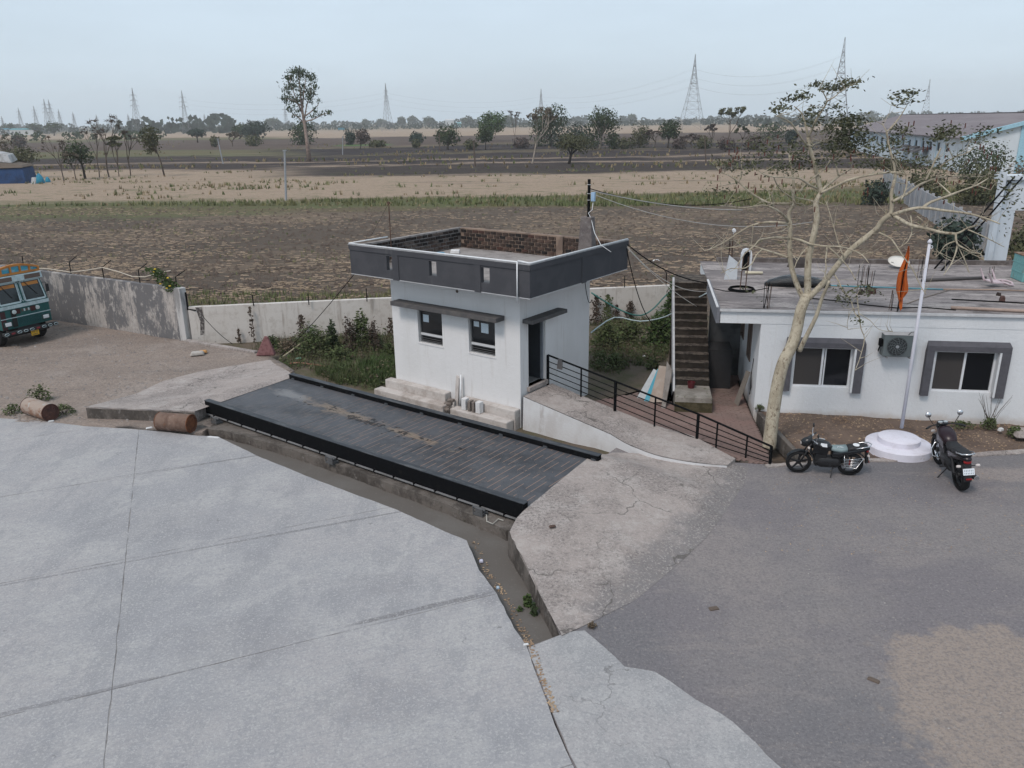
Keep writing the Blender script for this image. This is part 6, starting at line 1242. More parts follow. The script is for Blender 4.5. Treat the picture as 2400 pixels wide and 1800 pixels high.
def make_bike(label, rear, front, lean, body, accent, style):
    rear = Vector((rear.x, rear.y, 0)); d = Vector((front.x, front.y, 0))-rear
    t = thing('motorcycle', label, 'motorcycle', rear, math.atan2(d.y, d.x)); t.rotation_euler = (lean, 0, math.atan2(d.y, d.x)); S = d.length/1.27; t.scale = (S, S, S)
    RW = .318; FX = 1.27
    wheel(t, 0, RW, .13, 'rear_wheel', M_MATBLK); wheel(t, FX, RW, .11, 'front_wheel', M_MATBLK if style == 1 else M_CHROME)
    for y in (-.085, .085):
        MB().tube([(FX+.0, y, RW), (FX-.10, y, .55), (FX-.235, y*.95, .90)], [.026, .024, .020], 8).build('fork_leg', M_ENG, t, smooth=True)
    arc_strip(FX, RW, RW+.025, 28, 150, .062).build('front_fender', body, t, smooth=True)
    arc_strip(0, RW, RW+.05, 75, 178, .07).build('rear_fender', M_MATBLK, t, smooth=True)
    # frame and engine
    fr_ = MB(); fr_.tube([(1.05, 0, .86), (.98, 0, .62), (.82, 0, .30), (.42, 0, .27), (.30, 0, .45), (0, .0, RW)], .024, 8); fr_.build('frame', M_MATBLK, t, smooth=True)
    for y in (-.1, .1): MB().tube([(0, y, RW), (.42, y, .36)], .022, 7).build('swing_arm', M_MATBLK, t); MB().tube([(.02, y*1.2, RW+.03), (.16, y*1.1, .66)], .028, 8).build('shock_absorber', M_MATBLK, t)
    e = loft_x([(.26, .10, .38, .10), (.36, .14, .37, .15), (.72, .14, .38, .16), (.90, .10, .40, .12)], 12, 3).build('engine', M_ENG, t, smooth=True)
    cyl = MB().box(.62, .90, -.105, .105, .44, .72); cyl.build('cylinder', M_ENG, t)
    for k in range(6): MB().box(.645, .875, -.10, .10, .455+k*.03, .465+k*.03).build('fin', M_MATBLK, t)
    MB().lathe([(.0, .0), (.07, .0), (.075, .03), (0, .035)], 18, axis='y', c=(.52, .125, .36)).build('engine_cover', M_ENG, t)
    # bodywork
    loft_x([(.50, .07, .76, .06), (.58, .13, .80, .11), (.74, .165, .84, .13), (.92, .15, .87, .12), (1.03, .08, .87, .08)], 18).build('fuel_tank', accent, t, smooth=True)
    for y in (-1, 1): MB().hexa([(.62, y*.10, .60), (1.0, y*.12, .66), (1.0, y*.135, .66), (.62, y*.115, .60)], [(.60, y*.12, .78), (.98, y*.12, .84), (.98, y*.135, .84), (.60, y*.135, .78)]).build('tank_shroud', body, t, bevel=.012)
    loft_x([(-.34, .08, .86, .03), (-.22, .115, .85, .055), (.02, .13, .81, .06), (.15, .135, .78, .06)], 16, 3).build('pillion_seat', M_MATBLK, t, smooth=True)
    loft_x([(.15, .137, .775, .062), (.30, .14, .75, .062), (.46, .12, .76, .06), (.58, .08, .78, .04)], 16, 3).build('rider_seat', flat('seat_cover_teal', (.20, .26, .27), .6) if style == 1 else M_MATBLK, t, smooth=True)
    loft_x([(-.40, .055, .80, .035), (-.26, .105, .775, .06), (.05, .13, .70, .10), (.32, .125, .61, .14), (.50, .10, .56, .14)], 14).build('tail_panel', body, t, smooth=True)
    tl = loft_x([(-.385, .05, .735, .03), (-.35, .075, .735, .04), (-.33, .07, .735, .04)], 12).build('tail_light', M_RED, t, smooth=True)
    g = MB().tube([(.02, .10, .80), (-.22, .14, .88), (-.38, .11, .91), (-.43, 0, .92), (-.38, -.11, .91), (-.22, -.14, .88), (.02, -.10, .80)], .014, 8).build('grab_rail', M_CHROME, t, smooth=True)
    mf = MB().hexa([(-.42, -.06, .40), (-.36, -.07, .40), (-.36, .07, .40), (-.42, .06, .40)], [(-.37, -.06, .70), (-.31, -.07, .70), (-.31, .07, .70), (-.37, .06, .70)]).build('mud_flap', M_MATBLK, t)
    pl = MB().hexa([(-.438, -.10, .50), (-.43, -.10, .50), (-.43, .10, .50), (-.438, .10, .50)], [(-.408, -.10, .62), (-.40, -.10, .62), (-.40, .10, .62), (-.408, .10, .62)]).build('number_plate', M_PLATE, t)
    for row in range(2):
        for k in range(6):
            z = .583-.05*row; x = -.4375+(z-.50)*.25-.0015; y = .072-.029*k; h = .016; MB().hexa([(x-.001-h*.25, y-.007, z-h), (x+.001-h*.25, y-.007, z-h), (x+.001-h*.25, y+.006, z-h), (x-.001-h*.25, y+.006, z-h)], [(x-.001+h*.25, y-.005, z+h), (x+.001+h*.25, y-.005, z+h), (x+.001+h*.25, y+.007, z+h), (x-.001+h*.25, y+.007, z+h)]).build('plate_mark', M_INK2, pl)
    MB().box(-.445, -.43, -.05, .05, .40, .425).build('reflector', M_RED, t)
    for y in (-1, 1):
        MB().lathe([(0, -.05), (.025, -.04), (.03, 0), (.02, .03), (0, .035)], 10, axis='y', c=(-.36, y*.17, .66)).build('indicator', M_AMB, t); MB().tube([(-.36, y*.06, .66), (-.36, y*.13, .66)], .01, 6).build('indicator_stalk', M_MATBLK, t)
    # front end
    if style == 1:
        loft_x([(1.02, .07, .96, .08), (1.10, .115, .93, .12), (1.20, .11, .90, .115), (1.275, .06, .885, .06)], 16).build('headlight_cowl', body, t, smooth=True)
        MB().hexa([(1.20, -.075, .84), (1.285, -.05, .85), (1.285, .05, .85), (1.20, .075, .84)], [(1.215, -.08, .92), (1.285, -.05, .915), (1.285, .05, .915), (1.215, .08, .92)]).build('headlight', M_AMB, t, bevel=.015)
        MB().hexa([(1.08, -.09, 1.0), (1.2, -.07, .97), (1.2, .07, .97), (1.08, .09, 1.0)], [(1.02, -.07, 1.10), (1.04, -.06, 1.10), (1.04, .06, 1.10), (1.02, .07, 1.10)]).build('fly_screen', M_BKBLK, t, bevel=.01)
    else:
        MB().lathe([(0, -.02), (.085, 0), (.10, .06), (.09, .12), (.05, .16), (0, .17)], 18, axis='x', c=(1.06, 0, .90)).build('headlight', M_BKBLK, t, smooth=True)
        loft_x([(.98, .09, 1.0, .03), (1.06, .11, 1.0, .05), (1.14, .08, .99, .04)], 14).build('instrument_pod', M_BKBLK, t, smooth=True)
        for y in (-.05, .05): MB().lathe([(.044, 0), (.044, .012), (0, .014)], 16, c=(1.02, y, 1.035)).build('dial', flat('dial_grey', (.36, .40, .42), .3), t)
    MB().tube([(.86, .34, .99), (.93, .26, 1.0), (1.0, .12, 1.0), (1.02, 0, .97), (1.0, -.12, 1.0), (.93, -.26, 1.0), (.86, -.34, .99)], .014, 8).build('handlebar', M_CHROME if style == 1 else M_MATBLK, t, smooth=True)
    for y in (-1, 1):
        MB().tube([(.92, y*.27, 1.0), (.85, y*.37, .985)], .021, 8).build('grip', M_MATBLK, t)
        MB().tube([(.97, y*.2, 1.01), (.97, y*.27, 1.14), (.95, y*.29, 1.20)], .008, 6).build('mirror_stalk', M_CHROME if style == 1 else M_MATBLK, t)
        MB().lathe([(0, -.012), (.055, -.01), (.06, .004), (.04, .02), (0, .025)], 14, axis='x', c=(.95, y*.30, 1.24)).build('mirror', M_BKBLK if style == 1 else M_CHROME, t, smooth=True)
        MB().lathe([(0, -.05), (.025, -.04), (.03, 0), (.02, .03), (0, .035)], 10, axis='y', c=(1.1, y*.17, .82)).build('indicator', M_AMB, t)
        MB().tube([(.46, y*.12, .30), (.46, y*.24, .30)], .014, 6).build('foot_peg', M_MATBLK, t)
    MB().tube([(.80, -.08, .46), (.88, -.10, .30), (.70, -.14, .21), (.2, -.16, .25)], .020, 8).build('exhaust_pipe', M_CHROME, t, smooth=True)
    MB().tube([(.28, -.165, .25), (.0, -.175, .30), (-.30, -.18, .36)], [.04, .05, .048], 12).build('silencer', M_MATBLK, t, smooth=True)
    MB().lathe([(.05, 0), (.052, .012), (.03, .016), (.03, .0)], 14, axis='x', c=(-.318, -.18, .364)).build('silencer_tip', M_CHROME, t)
    # crash guard and sari guard
    for y in (-1, 1): MB().tube([(1.0, 0, .58), (1.0, y*.16, .60), (.96, y*.24, .48), (.90, y*.24, .36), (.82, y*.08, .29)], .013, 7).build('crash_guard', M_MATBLK if style == 1 else M_CHROME, t, smooth=True)
    if style == 1:
        for k in range(6): MB().tube([(.22-.012*k, .15, .53-.045*k), (-.05, .165, .545-.045*k), (-.22+.02*k, .15, .58-.05*k)], .008, 5).build('guard_bar', M_CHROME, t, smooth=True)
        MB().tube([(.20, .12, .60), (.18, .15, .28), (-.12, .15, .27), (-.27, .13, .58)], .010, 6).build('guard_frame', M_CHROME, t, smooth=True)
        MB().box(.055, .085, .165, .172, .38, .52).build('guard_reflector', flat('reflector_dim', (.13, .012, .012), .4), t)
    MB().tube([(.44, .10, .27), (.50, .27, .03-.04*0), (.53, .30, .02)], .013, 6).build('side_stand', M_MATBLK, t)
    return t
b1 = make_bike('black motorcycle with a teal-grey rider seat, parked side-on by the bed', W(1988, 1112), W(1868, 1106), R(-7), M_BKBLK, M_BKBLK, 1)
b2 = make_bike('black and maroon motorcycle seen from behind beside the flagpole base', W(2251, 1146), W(2200, 1085), R(-8), mat('bike_maroon', (.010, .006, .009), (), rough=.25, spec=.5), flat('tank_maroon', (.016, .005, .009), .35, var=.05), 2)
# front number decals on the first bike's seat and tank: pale patches with lettering
def text(body, size, m, parent, loc, rot, name='lettering'):
    cu = bpy.data.curves.new(name, 'FONT'); cu.body = body; cu.size = size; cu.extrude = .001; cu.align_x = 'CENTER'; cu.align_y = 'CENTER'; cu.materials.append(m)
    tmp = bpy.data.objects.new('tmp', cu); C.objects.link(tmp); dg = bpy.context.evaluated_depsgraph_get(); me = bpy.data.meshes.new_from_object(tmp.evaluated_get(dg)); bpy.data.objects.remove(tmp)
    if not me.materials: me.materials.append(m)
    o = bpy.data.objects.new(name, me); C.objects.link(o); o.parent = parent; o.location = loc; o.rotation_euler = rot; return o
M_LETW = flat('letter_white', (.70, .72, .74), .6)
text('AB', .13, M_LETW, b1, (.32, .03, .817), (R(-8), 0, R(180)))
MB().lathe([(.035, 0), (.075, .004), (.08, 0), (.075, -.01), (.035, -.01)], 20, c=(-.06, .03, .90)).build('seat_ring', M_LETW, b1)
for y in (-1, 1): MB().hexa([(.66, y*.155, .86), (.84, y*.165, .88), (.84, y*.172, .88), (.66, y*.162, .86)], [(.67, y*.12, .935), (.82, y*.13, .96), (.82, y*.14, .965), (.67, y*.13, .94)]).build('tank_decal', M_LETW, b1)

# ============================================================ TRUCK
a_ = W(20, 761, 1.0); b_ = W(108, 741, 1.0); td = (b_-a_); td.z = 0; td.normalize()
tk_o = Vector((a_.x, a_.y, 0))+td*.80
tr = thing('truck', 'green lorry with orange crown board and white trim beside the stained wall', 'truck', tk_o, math.atan2(td.y, td.x))
M_TG = mat('truck_green', (.012, .085, .082), [dict(k='noise', scale=3, lo=.45, hi=.66, col=(.008, .055, .055), amt=.8, d=5), dict(k='noise', scale=9, lo=.6, hi=.72, col=(.05, .13, .12), amt=.5, d=5)], rough=.45, spec=.4)
M_TW = mat('truck_white', (.42, .52, .54), [dict(k='noise', scale=5, lo=.45, hi=.65, col=(.30, .36, .37), amt=.7, d=5)], rough=.6); M_TO = mat('truck_orange', (.46, .19, .045), [dict(k='noise', scale=4, lo=.45, hi=.65, col=(.33, .13, .04), amt=.7, d=5)], rough=.6)
M_TB = mat('truck_blue', (.06, .30, .42), [dict(k='noise', scale=(3, 3, 9), lo=.45, hi=.6, col=(.35, .50, .55), amt=.7, d=3)], rough=.7); M_TGL = mat('truck_glass', (.012, .018, .020), (), rough=.1, spec=.5); M_BRN = flat('visor_brown', (.12, .085, .07), .8)
cw = 1.06
# cab shell with openings for the two windscreen panes
body = MB()
body.box(-cw, cw, .0, 1.75, .78, 1.80)
body.hexa([(-cw, .0, 1.80), (-cw+.09, .0, 1.80), (-cw+.09, 1.7, 1.80), (-cw, 1.7, 1.80)], [(-cw+.08, .16, 2.62), (-cw+.17, .16, 2.62), (-cw+.17, 1.7, 2.62), (-cw+.08, 1.7, 2.62)])
body.hexa([(cw-.09, .0, 1.80), (cw, .0, 1.80), (cw, 1.7, 1.80), (cw-.09, 1.7, 1.80)], [(cw-.17, .16, 2.62), (cw-.08, .16, 2.62), (cw-.08, 1.7, 2.62), (cw-.17, 1.7, 2.62)])
body.hexa([(-cw+.08, .15, 2.62), (cw-.08, .15, 2.62), (cw-.08, 1.72, 2.62), (-cw+.08, 1.72, 2.62)], [(-cw+.14, .22, 2.92), (cw-.14, .22, 2.92), (cw-.14, 1.7, 2.92), (-cw+.14, 1.7, 2.92)])
cab = body.build('cab', M_TG, tr, bevel=.025)
MB().box(-cw+.1, cw-.1, 1.55, 1.6, 1.80, 2.6).build('cab_back', M_DARKIN, tr)
def ws(u0, u1, t0, t1, off=0.0):     # a patch on the sloping windscreen plane
    def p(u, t): z = 1.80+.82*t; y = .16*t+.02+off; s = (cw-.09-.08*t)/(cw-.09); return (u*s, y, z)
    return [p(u0, t0), p(u1, t0), p(u1, t1), p(u0, t1)]
for u0, u1 in ((-.95, -.13), (.13, .95)):
    q = ws(u0, u1, .06, .94); g = MB().quad(*q).build('windscreen', M_TGL, tr)
    q = ws(u0+.04, u1-.04, .74, .90, -.006); MB().quad(*q).build('sun_strip', M_TO, g)
    for s in (ws(u0-.045, u0, .0, 1.0, -.012), ws(u1, u1+.045, .0, 1.0, -.012), ws(u0, u1, -.03, .05, -.012), ws(u0, u1, .95, 1.03, -.012)):
        n_ = [(x, y-.02, z) for x, y, z in s]; MB().add(s+n_, [(0, 1, 2, 3), (4, 7, 6, 5), (0, 4, 5, 1), (1, 5, 6, 2), (2, 6, 7, 3), (3, 7, 4, 0)]).build('windscreen_trim', M_TW, g)
    a0 = ws(u0+.15, u1, .95, 1, -.03)[0]; b0 = ws(u0+.55, u1, .25, 1, -.03)[0]; MB().tube([a0, b0], .012, 5).build('wiper', M_MATBLK, g)
q = ws(-.085, .085, -.02, 1.0, -.004); MB().quad(*q).build('centre_panel', M_TG, tr)
pts = [Vector(ws(x, x+.01, t, t+.01, -.03)[0]) for x, t in ((-.055, .08), (-.055, .92), (0, .98), (.055, .92), (.055, .08), (0, .02), (-.055, .08))]
MB().tube(pts, .012, 6).build('centre_loop', M_TW, tr)
# visor band, crown board
MB().hexa([(-cw+.02, .04, 2.64), (cw-.02, .04, 2.64), (cw-.06, .16, 2.66), (-cw+.06, .16, 2.66)], [(-cw+.04, .06, 2.90), (cw-.04, .06, 2.90), (cw-.08, .18, 2.90), (-cw+.08, .18, 2.90)]).build('visor', M_TW, tr, bevel=.02)
for x0, x1 in ((-.93, -.27), (.27, .93)): MB().box(x0, x1, .022, .045, 2.69, 2.86).build('visor_panel', M_BRN, tr)
crown = [(-.98+i*1.96/16, 3.0+.34*math.cos((i-8)/8*1.15)**1.0) for i in range(17)]
mb = MB(); mb.box(-1.0, 1.0, .10, .20, 2.925, 3.01)
for i in range(16):
    (xa, za), (xb, zb) = crown[i], crown[i+1]; mb.hexa([(xa, .10, za-.085), (xb, .10, zb-.085), (xb, .20, zb-.085), (xa, .20, za-.085)], [(xa, .10, za), (xb, .10, zb), (xb, .20, zb), (xa, .20, za)])
for x in (-.97, -.60, -.20, .20, .60, .97): mb.box(x-.035, x+.035, .101, .199, 3.0, 3.0+.34*math.cos(x*1.15)-.02)
mb.build('crown_board', M_TO, tr)
mb = MB()
for i in range(16):
    (xa, za), (xb, zb) = crown[i], crown[i+1]; mb.add([(xa, .155, 2.99), (xb, .155, 2.99), (xb, .155, zb-.03), (xa, .155, za-.03)], [(0, 1, 2, 3)])
mb.build('crown_backing', M_TB, tr)
# front face details
MB().box(-cw-.005, cw+.005, -.03, -.001, 1.60, 1.74).build('waist_band', M_TW, tr)
MB().box(-cw-.004, cw+.004, -.022, -.002, 1.22, 1.25).build('moulding', M_TW, tr)
gr = MB().box(-.36, .78, -.012, -.001, .90, 1.21).build('grille_panel', flat('grille_green', (.012, .075, .085), .4), tr)
for k in range(9): MB().box(-.34, .76, -.03, -.013, 1.19-.035*k-.012, 1.19-.035*k).build('grille_slat', M_TG, gr)
MB().box(-.62, -.42, -.016, -.001, .85, 1.55).build('side_strip', flat('strip_black', (.012, .012, .012), .6), tr)
MB().box(-cw-.002, -.86, -.02, -.002, .80, 1.55).build('maroon_panel', flat('panel_maroon', (.045, .015, .018), .6), tr)
for s in (-1, 1):
    h = MB().box(s*.81-.20, s*.81+.16, -.035, -.002, .90, 1.12).build('headlight_bezel', flat('bezel_dark', (.02, .05, .05), .5), tr, bevel=.02)
    MB().box(s*.81-.14, s*.81+.11, -.06, -.036, .935, 1.085).build('headlight', flat('lamp_white', (.68, .70, .72), .2), h, bevel=.03)
    MB().lathe([(0, -.05), (.08, -.04), (.09, 0), (.09, .01)], 16, axis='y', c=(s*.50+.02, -.012, 1.46)).build('round_lamp', flat('disc_white', (.50, .56, .56), .5), tr)
    MB().box(s*.32-.09, s*.32+.09, -.03, -.003, 1.36, 1.56).build('dark_ornament', flat('orn_maroon', (.05, .012, .012), .7), tr)
for k in range(7): MB().box(-.16+k*.09, -.10+k*.09, -.026, -.003, 1.42, 1.52).build('painted_mark', [M_BRN, MATS['disc_white']][k % 2], tr)
bp_ = MB().box(-cw-.10, cw+.10, -.20, -.03, .58, .72).build('bumper', flat('bumper_black', (.02, .02, .022), .6), tr, bevel=.02)
for k in range(9):
    x = -1.06+k*.265; m = flat('bumper_red', (.24, .03, .04), .5) if k % 4 == 1 else M_TW
    c_ = [(x-.09, -.206, .65), (x-.06, -.206, .69), (x+.06, -.206, .69), (x+.09, -.206, .65), (x+.06, -.206, .61), (x-.06, -.206, .61), (x-.09, -.206, .65)]
    if k % 4 == 1: MB().add(c_[:-1]+[(p[0], -.2005, p[2]) for p in c_[:-1]], [(0, 1, 2, 3, 4, 5)]).build('bumper_mark', m, bp_)
    else: MB().tube(c_, .012, 4).build('bumper_mark', m, bp_)
pl = MB().box(-.03, .30, -.14, -.12, .36, .56).build('number_plate', flat('plate_yellow', (.62, .36, .02), .5, var=.05), tr)
text('MP 20', .10, M_INK, pl, (.135, -.142, .505), (R(90), 0, 0)); 
for k in range(6): MB().box(.01+k*.043, .035+k*.043, -.1425, -.1405, .385, .435).build('plate_mark', M_INK, pl)
# chassis, wheels, load body
MB().box(-.45, .45, -.02, 7.0, .55, .80).build('chassis', M_MATBLK, tr)
for s in (-1, 1):
    for y in (.85, 5.2):
        w = MB().lathe([(.30, -.13), (.46, -.15), (.50, -.10), (.505, 0), (.50, .10), (.46, .15), (.30, .13)], 28, axis='x', c=(s*.86, y, .50)); wt = w.build('wheel', M_TYRE, tr, smooth=True); MB().lathe([(0, -.06), (.12, -.08), (.29, -.1), (.29, .1), (.12, .08), (0, .06)], 20, axis='x', c=(s*.86, y, .50)).build('rim', flat('rim_grey', (.10, .10, .10), .6), wt)
MB().box(-.9, .9, .05, .35, .45, .60).build('front_axle_beam', M_MATBLK, tr)
MB().box(-1.18, 1.18, 1.9, 7.2, .95, 1.1).build('load_floor', M_TB, tr)
for s in (-1, 1):
    MB().box(s*1.16-.03, s*1.16+.03, 1.9, 7.2, 1.1, 2.6).build('load_side', M_TB, tr)
MB().box(-1.13, 1.13, 1.9, 1.96, 1.1, 2.95).build('headboard', M_TB, tr)
MB().tube([(cw, .3, 2.4), (cw+.12, .15, 2.38), (cw+.14, .1, 2.1), (cw+.05, .2, 1.95)], .014, 6).build('mirror_arm', M_MATBLK, tr); MB().box(cw+.07, cw+.2, .10, .12, 2.0, 2.32).build('mirror', M_MATBLK, tr)

# ============================================================ STEEL DRUMS
M_DRUM = mat('drum_rust', (.17, .115, .09), [dict(k='noise', scale=2.2, lo=.42, hi=.64, col=(.10, .06, .045), amt=.8, d=6, rg=.7), dict(k='noise', scale=3.5, lo=.56, hi=.68, col=(.28, .20, .165), amt=.75, d=6, rg=.7), dict(k='noise', scale=9, lo=.6, hi=.7, col=(.21, .09, .05), amt=.6, d=5)], rough=1, bump=[(10, .02)])
M_DRUMP = mat('drum_pale', (.31, .25, .21), [dict(k='noise', scale=(1.4, 3, 3), lo=.44, hi=.6, col=(.20, .105, .065), amt=.85, d=6, rg=.7), dict(k='noise', scale=4, lo=.56, hi=.68, col=(.36, .37, .36), amt=.8, d=5)], rough=1, bump=[(10, .02)])
M_DEND = mat('drum_end', (.095, .045, .035), [dict(k='noise', scale=6, lo=.42, hi=.62, col=(.05, .03, .028), amt=.8, d=5), dict(k='noise', scale=14, lo=.6, hi=.7, col=(.18, .085, .05), amt=.6)], rough=1, bump=[(18, .02)])
def drum(pl_, pr_, r, m, mend, label):
    """lying drum from its left end to its right end (points on the ground under its axis)"""
    d = pr_-pl_; L_ = d.length; o = thing('steel_drum', label, 'drum', pl_, math.atan2(d.y, d.x), 'rusty steel drums at the yard edge')
    prof = [(r*.97, 0), (r, .015), (r, L_*.31), (r*1.03, L_*.33), (r, L_*.35), (r, L_*.64), (r*1.03, L_*.66), (r, L_*.68), (r, L_-.015), (r*.98, L_)]
    q = MB().lathe(prof, 32, axis='x', c=(0, 0, r)); q.f = q.f[:-2]; s = q.build('shell', m, o, smooth=False); autosmooth(s, 50)
    for x, e in ((.025, -1), (L_-.03, 1)): MB().lathe([(0, x), (r*.96, x), (r*.985, x+e*.001)], 32, axis='x', c=(0, 0, r)).build('end_disc', mend, o)
    for x in (0, L_): MB().torus((x, 0, r), r*.985, .013, 32, 6, axis='x').build('rim', mend, o)
    MB().lathe([(.035, 0), (.03, .015), (0, .015)], 10, axis='x', c=(L_-.028, r*.55, r*1.3)).build('bung', mend, o)
    return o
dl_ = W(372, 1012, .0); dr_ = W(446, 1018, .0)
drum(dl_+Vector((0, .18, 0)), dr_+Vector((.0, .18, 0)), .27, M_DRUM, mat('drum_orange', (.17, .065, .03), [dict(k='noise', scale=9, lo=.42, hi=.62, col=(.09, .04, .025), amt=.8, d=5)], rough=1, bump=[(18, .02)]), 'rust-brown drum lying near the weighbridge corner')
dl_ = W(62, 976, .0); dr_ = W(112, 988, .0)
drum(dl_+Vector((0, .24, 0)), dr_+Vector((.1, .06, 0)), .27, M_DRUMP, M_DEND, 'pale peeling drum with dark rusty end at the left yard edge')
# ============================================================ FIELD: POLES, TREES, SHEDS
def leafmat(name, c, c2): return mat(name, c, [dict(k='noise', scale=.35, lo=.40, hi=.62, col=c2, amt=.85, d=4), dict(k='noise', scale=1.6, lo=.45, hi=.7, col=tuple(q*.6 for q in c), amt=.6, d=3)], rough=.9, spec=.15)
LM = dict(dark=leafmat('foliage_dark', (.036, .054, .026), (.056, .072, .034)), green=leafmat('foliage_green', (.050, .085, .030), (.075, .105, .042)), olive=leafmat('foliage_olive', (.085, .085, .045), (.062, .068, .038)), brown=leafmat('foliage_brown', (.095, .072, .066), (.075, .058, .050)), blue=leafmat('foliage_deep', (.034, .050, .040), (.050, .062, .046)), dry=leafmat('foliage_dry', (.14, .115, .085), (.10, .085, .065)))
M_TRK = mat('trunk_brown', (.10, .078, .062), [dict(k='noise', scale=2, lo=.42, hi=.64, col=(.05, .04, .034), amt=.8, d=4)], rough=1); M_TRKP = mat('trunk_pale', (.36, .31, .26), [dict(k='noise', scale=2, lo=.42, hi=.64, col=(.22, .18, .15), amt=.8, d=4)], rough=1); M_TRKD = flat('trunk_dark', (.035, .028, .024), 1)
def crown_mesh(mb, blobs, n, size, r, fill=.5):
    """leaf clumps spread through several overlapping lobes, denser towards the outside, uneven outline"""
    tot = sum(b[3]*b[4]*b[5] for b in blobs)
    for (x, y, z, a, b, c) in blobs:
        k = int(n*(a*b*c)/tot)+4
        for _ in range(k):
            d = Vector((r.gauss(0, 1), r.gauss(0, 1), r.gauss(0, 1))).normalized(); g_ = nz(d.x*1.9+x*3, d.y*1.9+y*3, d.z*1.9+z*3)
            if g_ < -.30 and r.random() < .8: continue
            q = (fill+(1-fill)*r.random()**.6)*(1+.42*g_)
            p = Vector((x+d.x*a*q, y+d.y*b*q, z+d.z*c*q)); n1 = (d+Vector((r.gauss(0, .6), r.gauss(0, .6), r.gauss(0, .6)+.35))).normalized(); t1 = n1.cross(Vector((r.gauss(0, 1), r.gauss(0, 1), r.gauss(0, 1)))).normalized(); t2 = n1.cross(t1); s = size*r.uniform(.55, 1.35)
            mb.add([p-t1*s, p-t2*s*.6, p+t1*s*.9+n1*s*.25, p+t2*s*.65], [(0, 1, 2, 3)])
tree_no = [0]
def field_tree(px, py, top, x0, x1, label, leaf='dark', style='round', trunk=M_TRK, n=900, z=ZG, cat='tree', base_frac=.16, name=None, group='scattered trees in the fields', seed=None):
    tree_no[0] += 1; r = random.Random(seed or 100+tree_no[0]); b = W(px, py, z); sc = b.y/FPX*1.02
    H_ = (py-top)*sc; wl = (px-x0)*sc; wr = (x1-px)*sc; w_ = (wl+wr)/2; cx = (wr-wl)/2
    t = thing(name or ('shrub' if cat == 'bush' else 'field_tree'), label, cat, b, 0, group)
    sz = max(.18, 2.4*sc)
    mb = MB(); tk = MB()
    if style == 'bush':
        blobs = [(cx+r.uniform(-.35, .35)*w_, r.uniform(-.3, .3)*w_, H_*r.uniform(.3, .5), w_*r.uniform(.5, .7), w_*r.uniform(.5, .7), H_*r.uniform(.38, .5)) for _ in range(5)] + [(cx, 0, H_*.45, w_*.85, w_*.8, H_*.5)]
        tk.tube([(0, 0, -.2), (cx*.3, 0, H_*.25), (cx*.6, 0, H_*.5)], [w_*.05, w_*.04, w_*.02], 6)
    elif style in ('round', 'umbrella'):
        zb = H_*base_frac; ch = H_-zb
        if style == 'umbrella': blobs = [(cx+math.cos(a)*w_*.5, math.sin(a)*w_*.5, zb+ch*r.uniform(.38, .6), w_*.5, w_*.5, ch*.38) for a in (0, 1.3, 2.5, 3.8, 5.0)]+[(cx, 0, zb+ch*.6, w_*.7, w_*.7, ch*.40)]
        else: blobs = [(cx+math.cos(a)*w_*.42, math.sin(a)*w_*.42, zb+ch*r.uniform(.25, .62), w_*.55, w_*.55, ch*.42) for a in (.3, 1.5, 2.7, 4.0, 5.2)]+[(cx, 0, zb+ch*.62, w_*.62, w_*.62, ch*.42)]
        tk.tube([(0, 0, -.3), (cx*.2+w_*.03, 0, zb*.6), (cx*.5, 0, zb*1.15), (cx, 0, zb+ch*.5)], [w_*.085, w_*.06, w_*.05, w_*.02], 8)
        for k in range(5): a = r.uniform(0, 6.28); tk.tube([(cx*.4, 0, zb*.95), (cx+math.cos(a)*w_*.3, math.sin(a)*w_*.3, zb+ch*.3), (cx+math.cos(a)*w_*.62, math.sin(a)*w_*.62, zb+ch*.55)], [w_*.04, w_*.028, w_*.01], 6)
    elif style in ('bare', 'sparse'):
        blobs = []; zb = H_*base_frac
        def grow(p, d, l, rad, dep):
            q = p+d*l; m = p+d*l*.5+Vector((r.uniform(-.06, .06)*l, r.uniform(-.06, .06)*l, 0)); tk.tube([p, m, q], [rad, rad*.85, rad*.68], 6 if dep < 2 else 4, cap=False)
            if dep >= 4: blobs.append((q.x, q.y, q.z, l*.75, l*.75, l*.55)); return
            for k in range(3 if dep < 2 else 2):
                a = r.uniform(0, 6.28); e = (d+Vector((math.cos(a)*w_/H_*1.6, math.sin(a)*w_/H_*1.2, r.uniform(-.25, .5)))).normalized(); grow(q, e, l*r.uniform(.58, .8), rad*.62, dep+1)
        grow(Vector((0, 0, -.2)), Vector((cx/H_*.8, 0, 1)).normalized(), max(zb, H_*.25), w_*.035+.03, 0)
        # scale branches to the outline
        zmax = max(v[2] for v in tk.v); xs_ = sorted(v[0] for v in tk.v); k1 = H_/zmax; xr_ = max(abs(xs_[2]-cx), abs(xs_[-3]-cx), .1); kx = w_/xr_
        tk.v = [((v[0]-cx*min(1, v[2]/zb))*(1 if v[2] < zb else kx)+cx*min(1, v[2]/zb), v[1]*min(kx, 1.2), v[2]*k1) for v in tk.v]
        blobs = [((q[0]-cx)*kx+cx, q[1], q[2]*k1, q[3]*max(.6, kx), q[4], q[5]) for q in blobs]
    if style != 'bare': crown_mesh(mb, blobs, n, sz, r, .45 if style != 'sparse' else .1); o = mb.build('crown', LM[leaf], t, recalc=False)
    o = tk.build('trunk', trunk, t, smooth=True)
    if style == 'bare':
        tw = MB()
        for q in blobs:
            for _ in range(5): d = Vector((r.gauss(0, 1), r.gauss(0, 1), r.uniform(-.2, 1))).normalized(); p = Vector(q[:3]); tw.tube([p, p+d*q[3]*1.2], [.014*max(1, sc*60), .006], 3, cap=False)
        if tw.v: o = tw.build('twigs', trunk, t, recalc=False); o['kind'] = 'stuff'
    return t
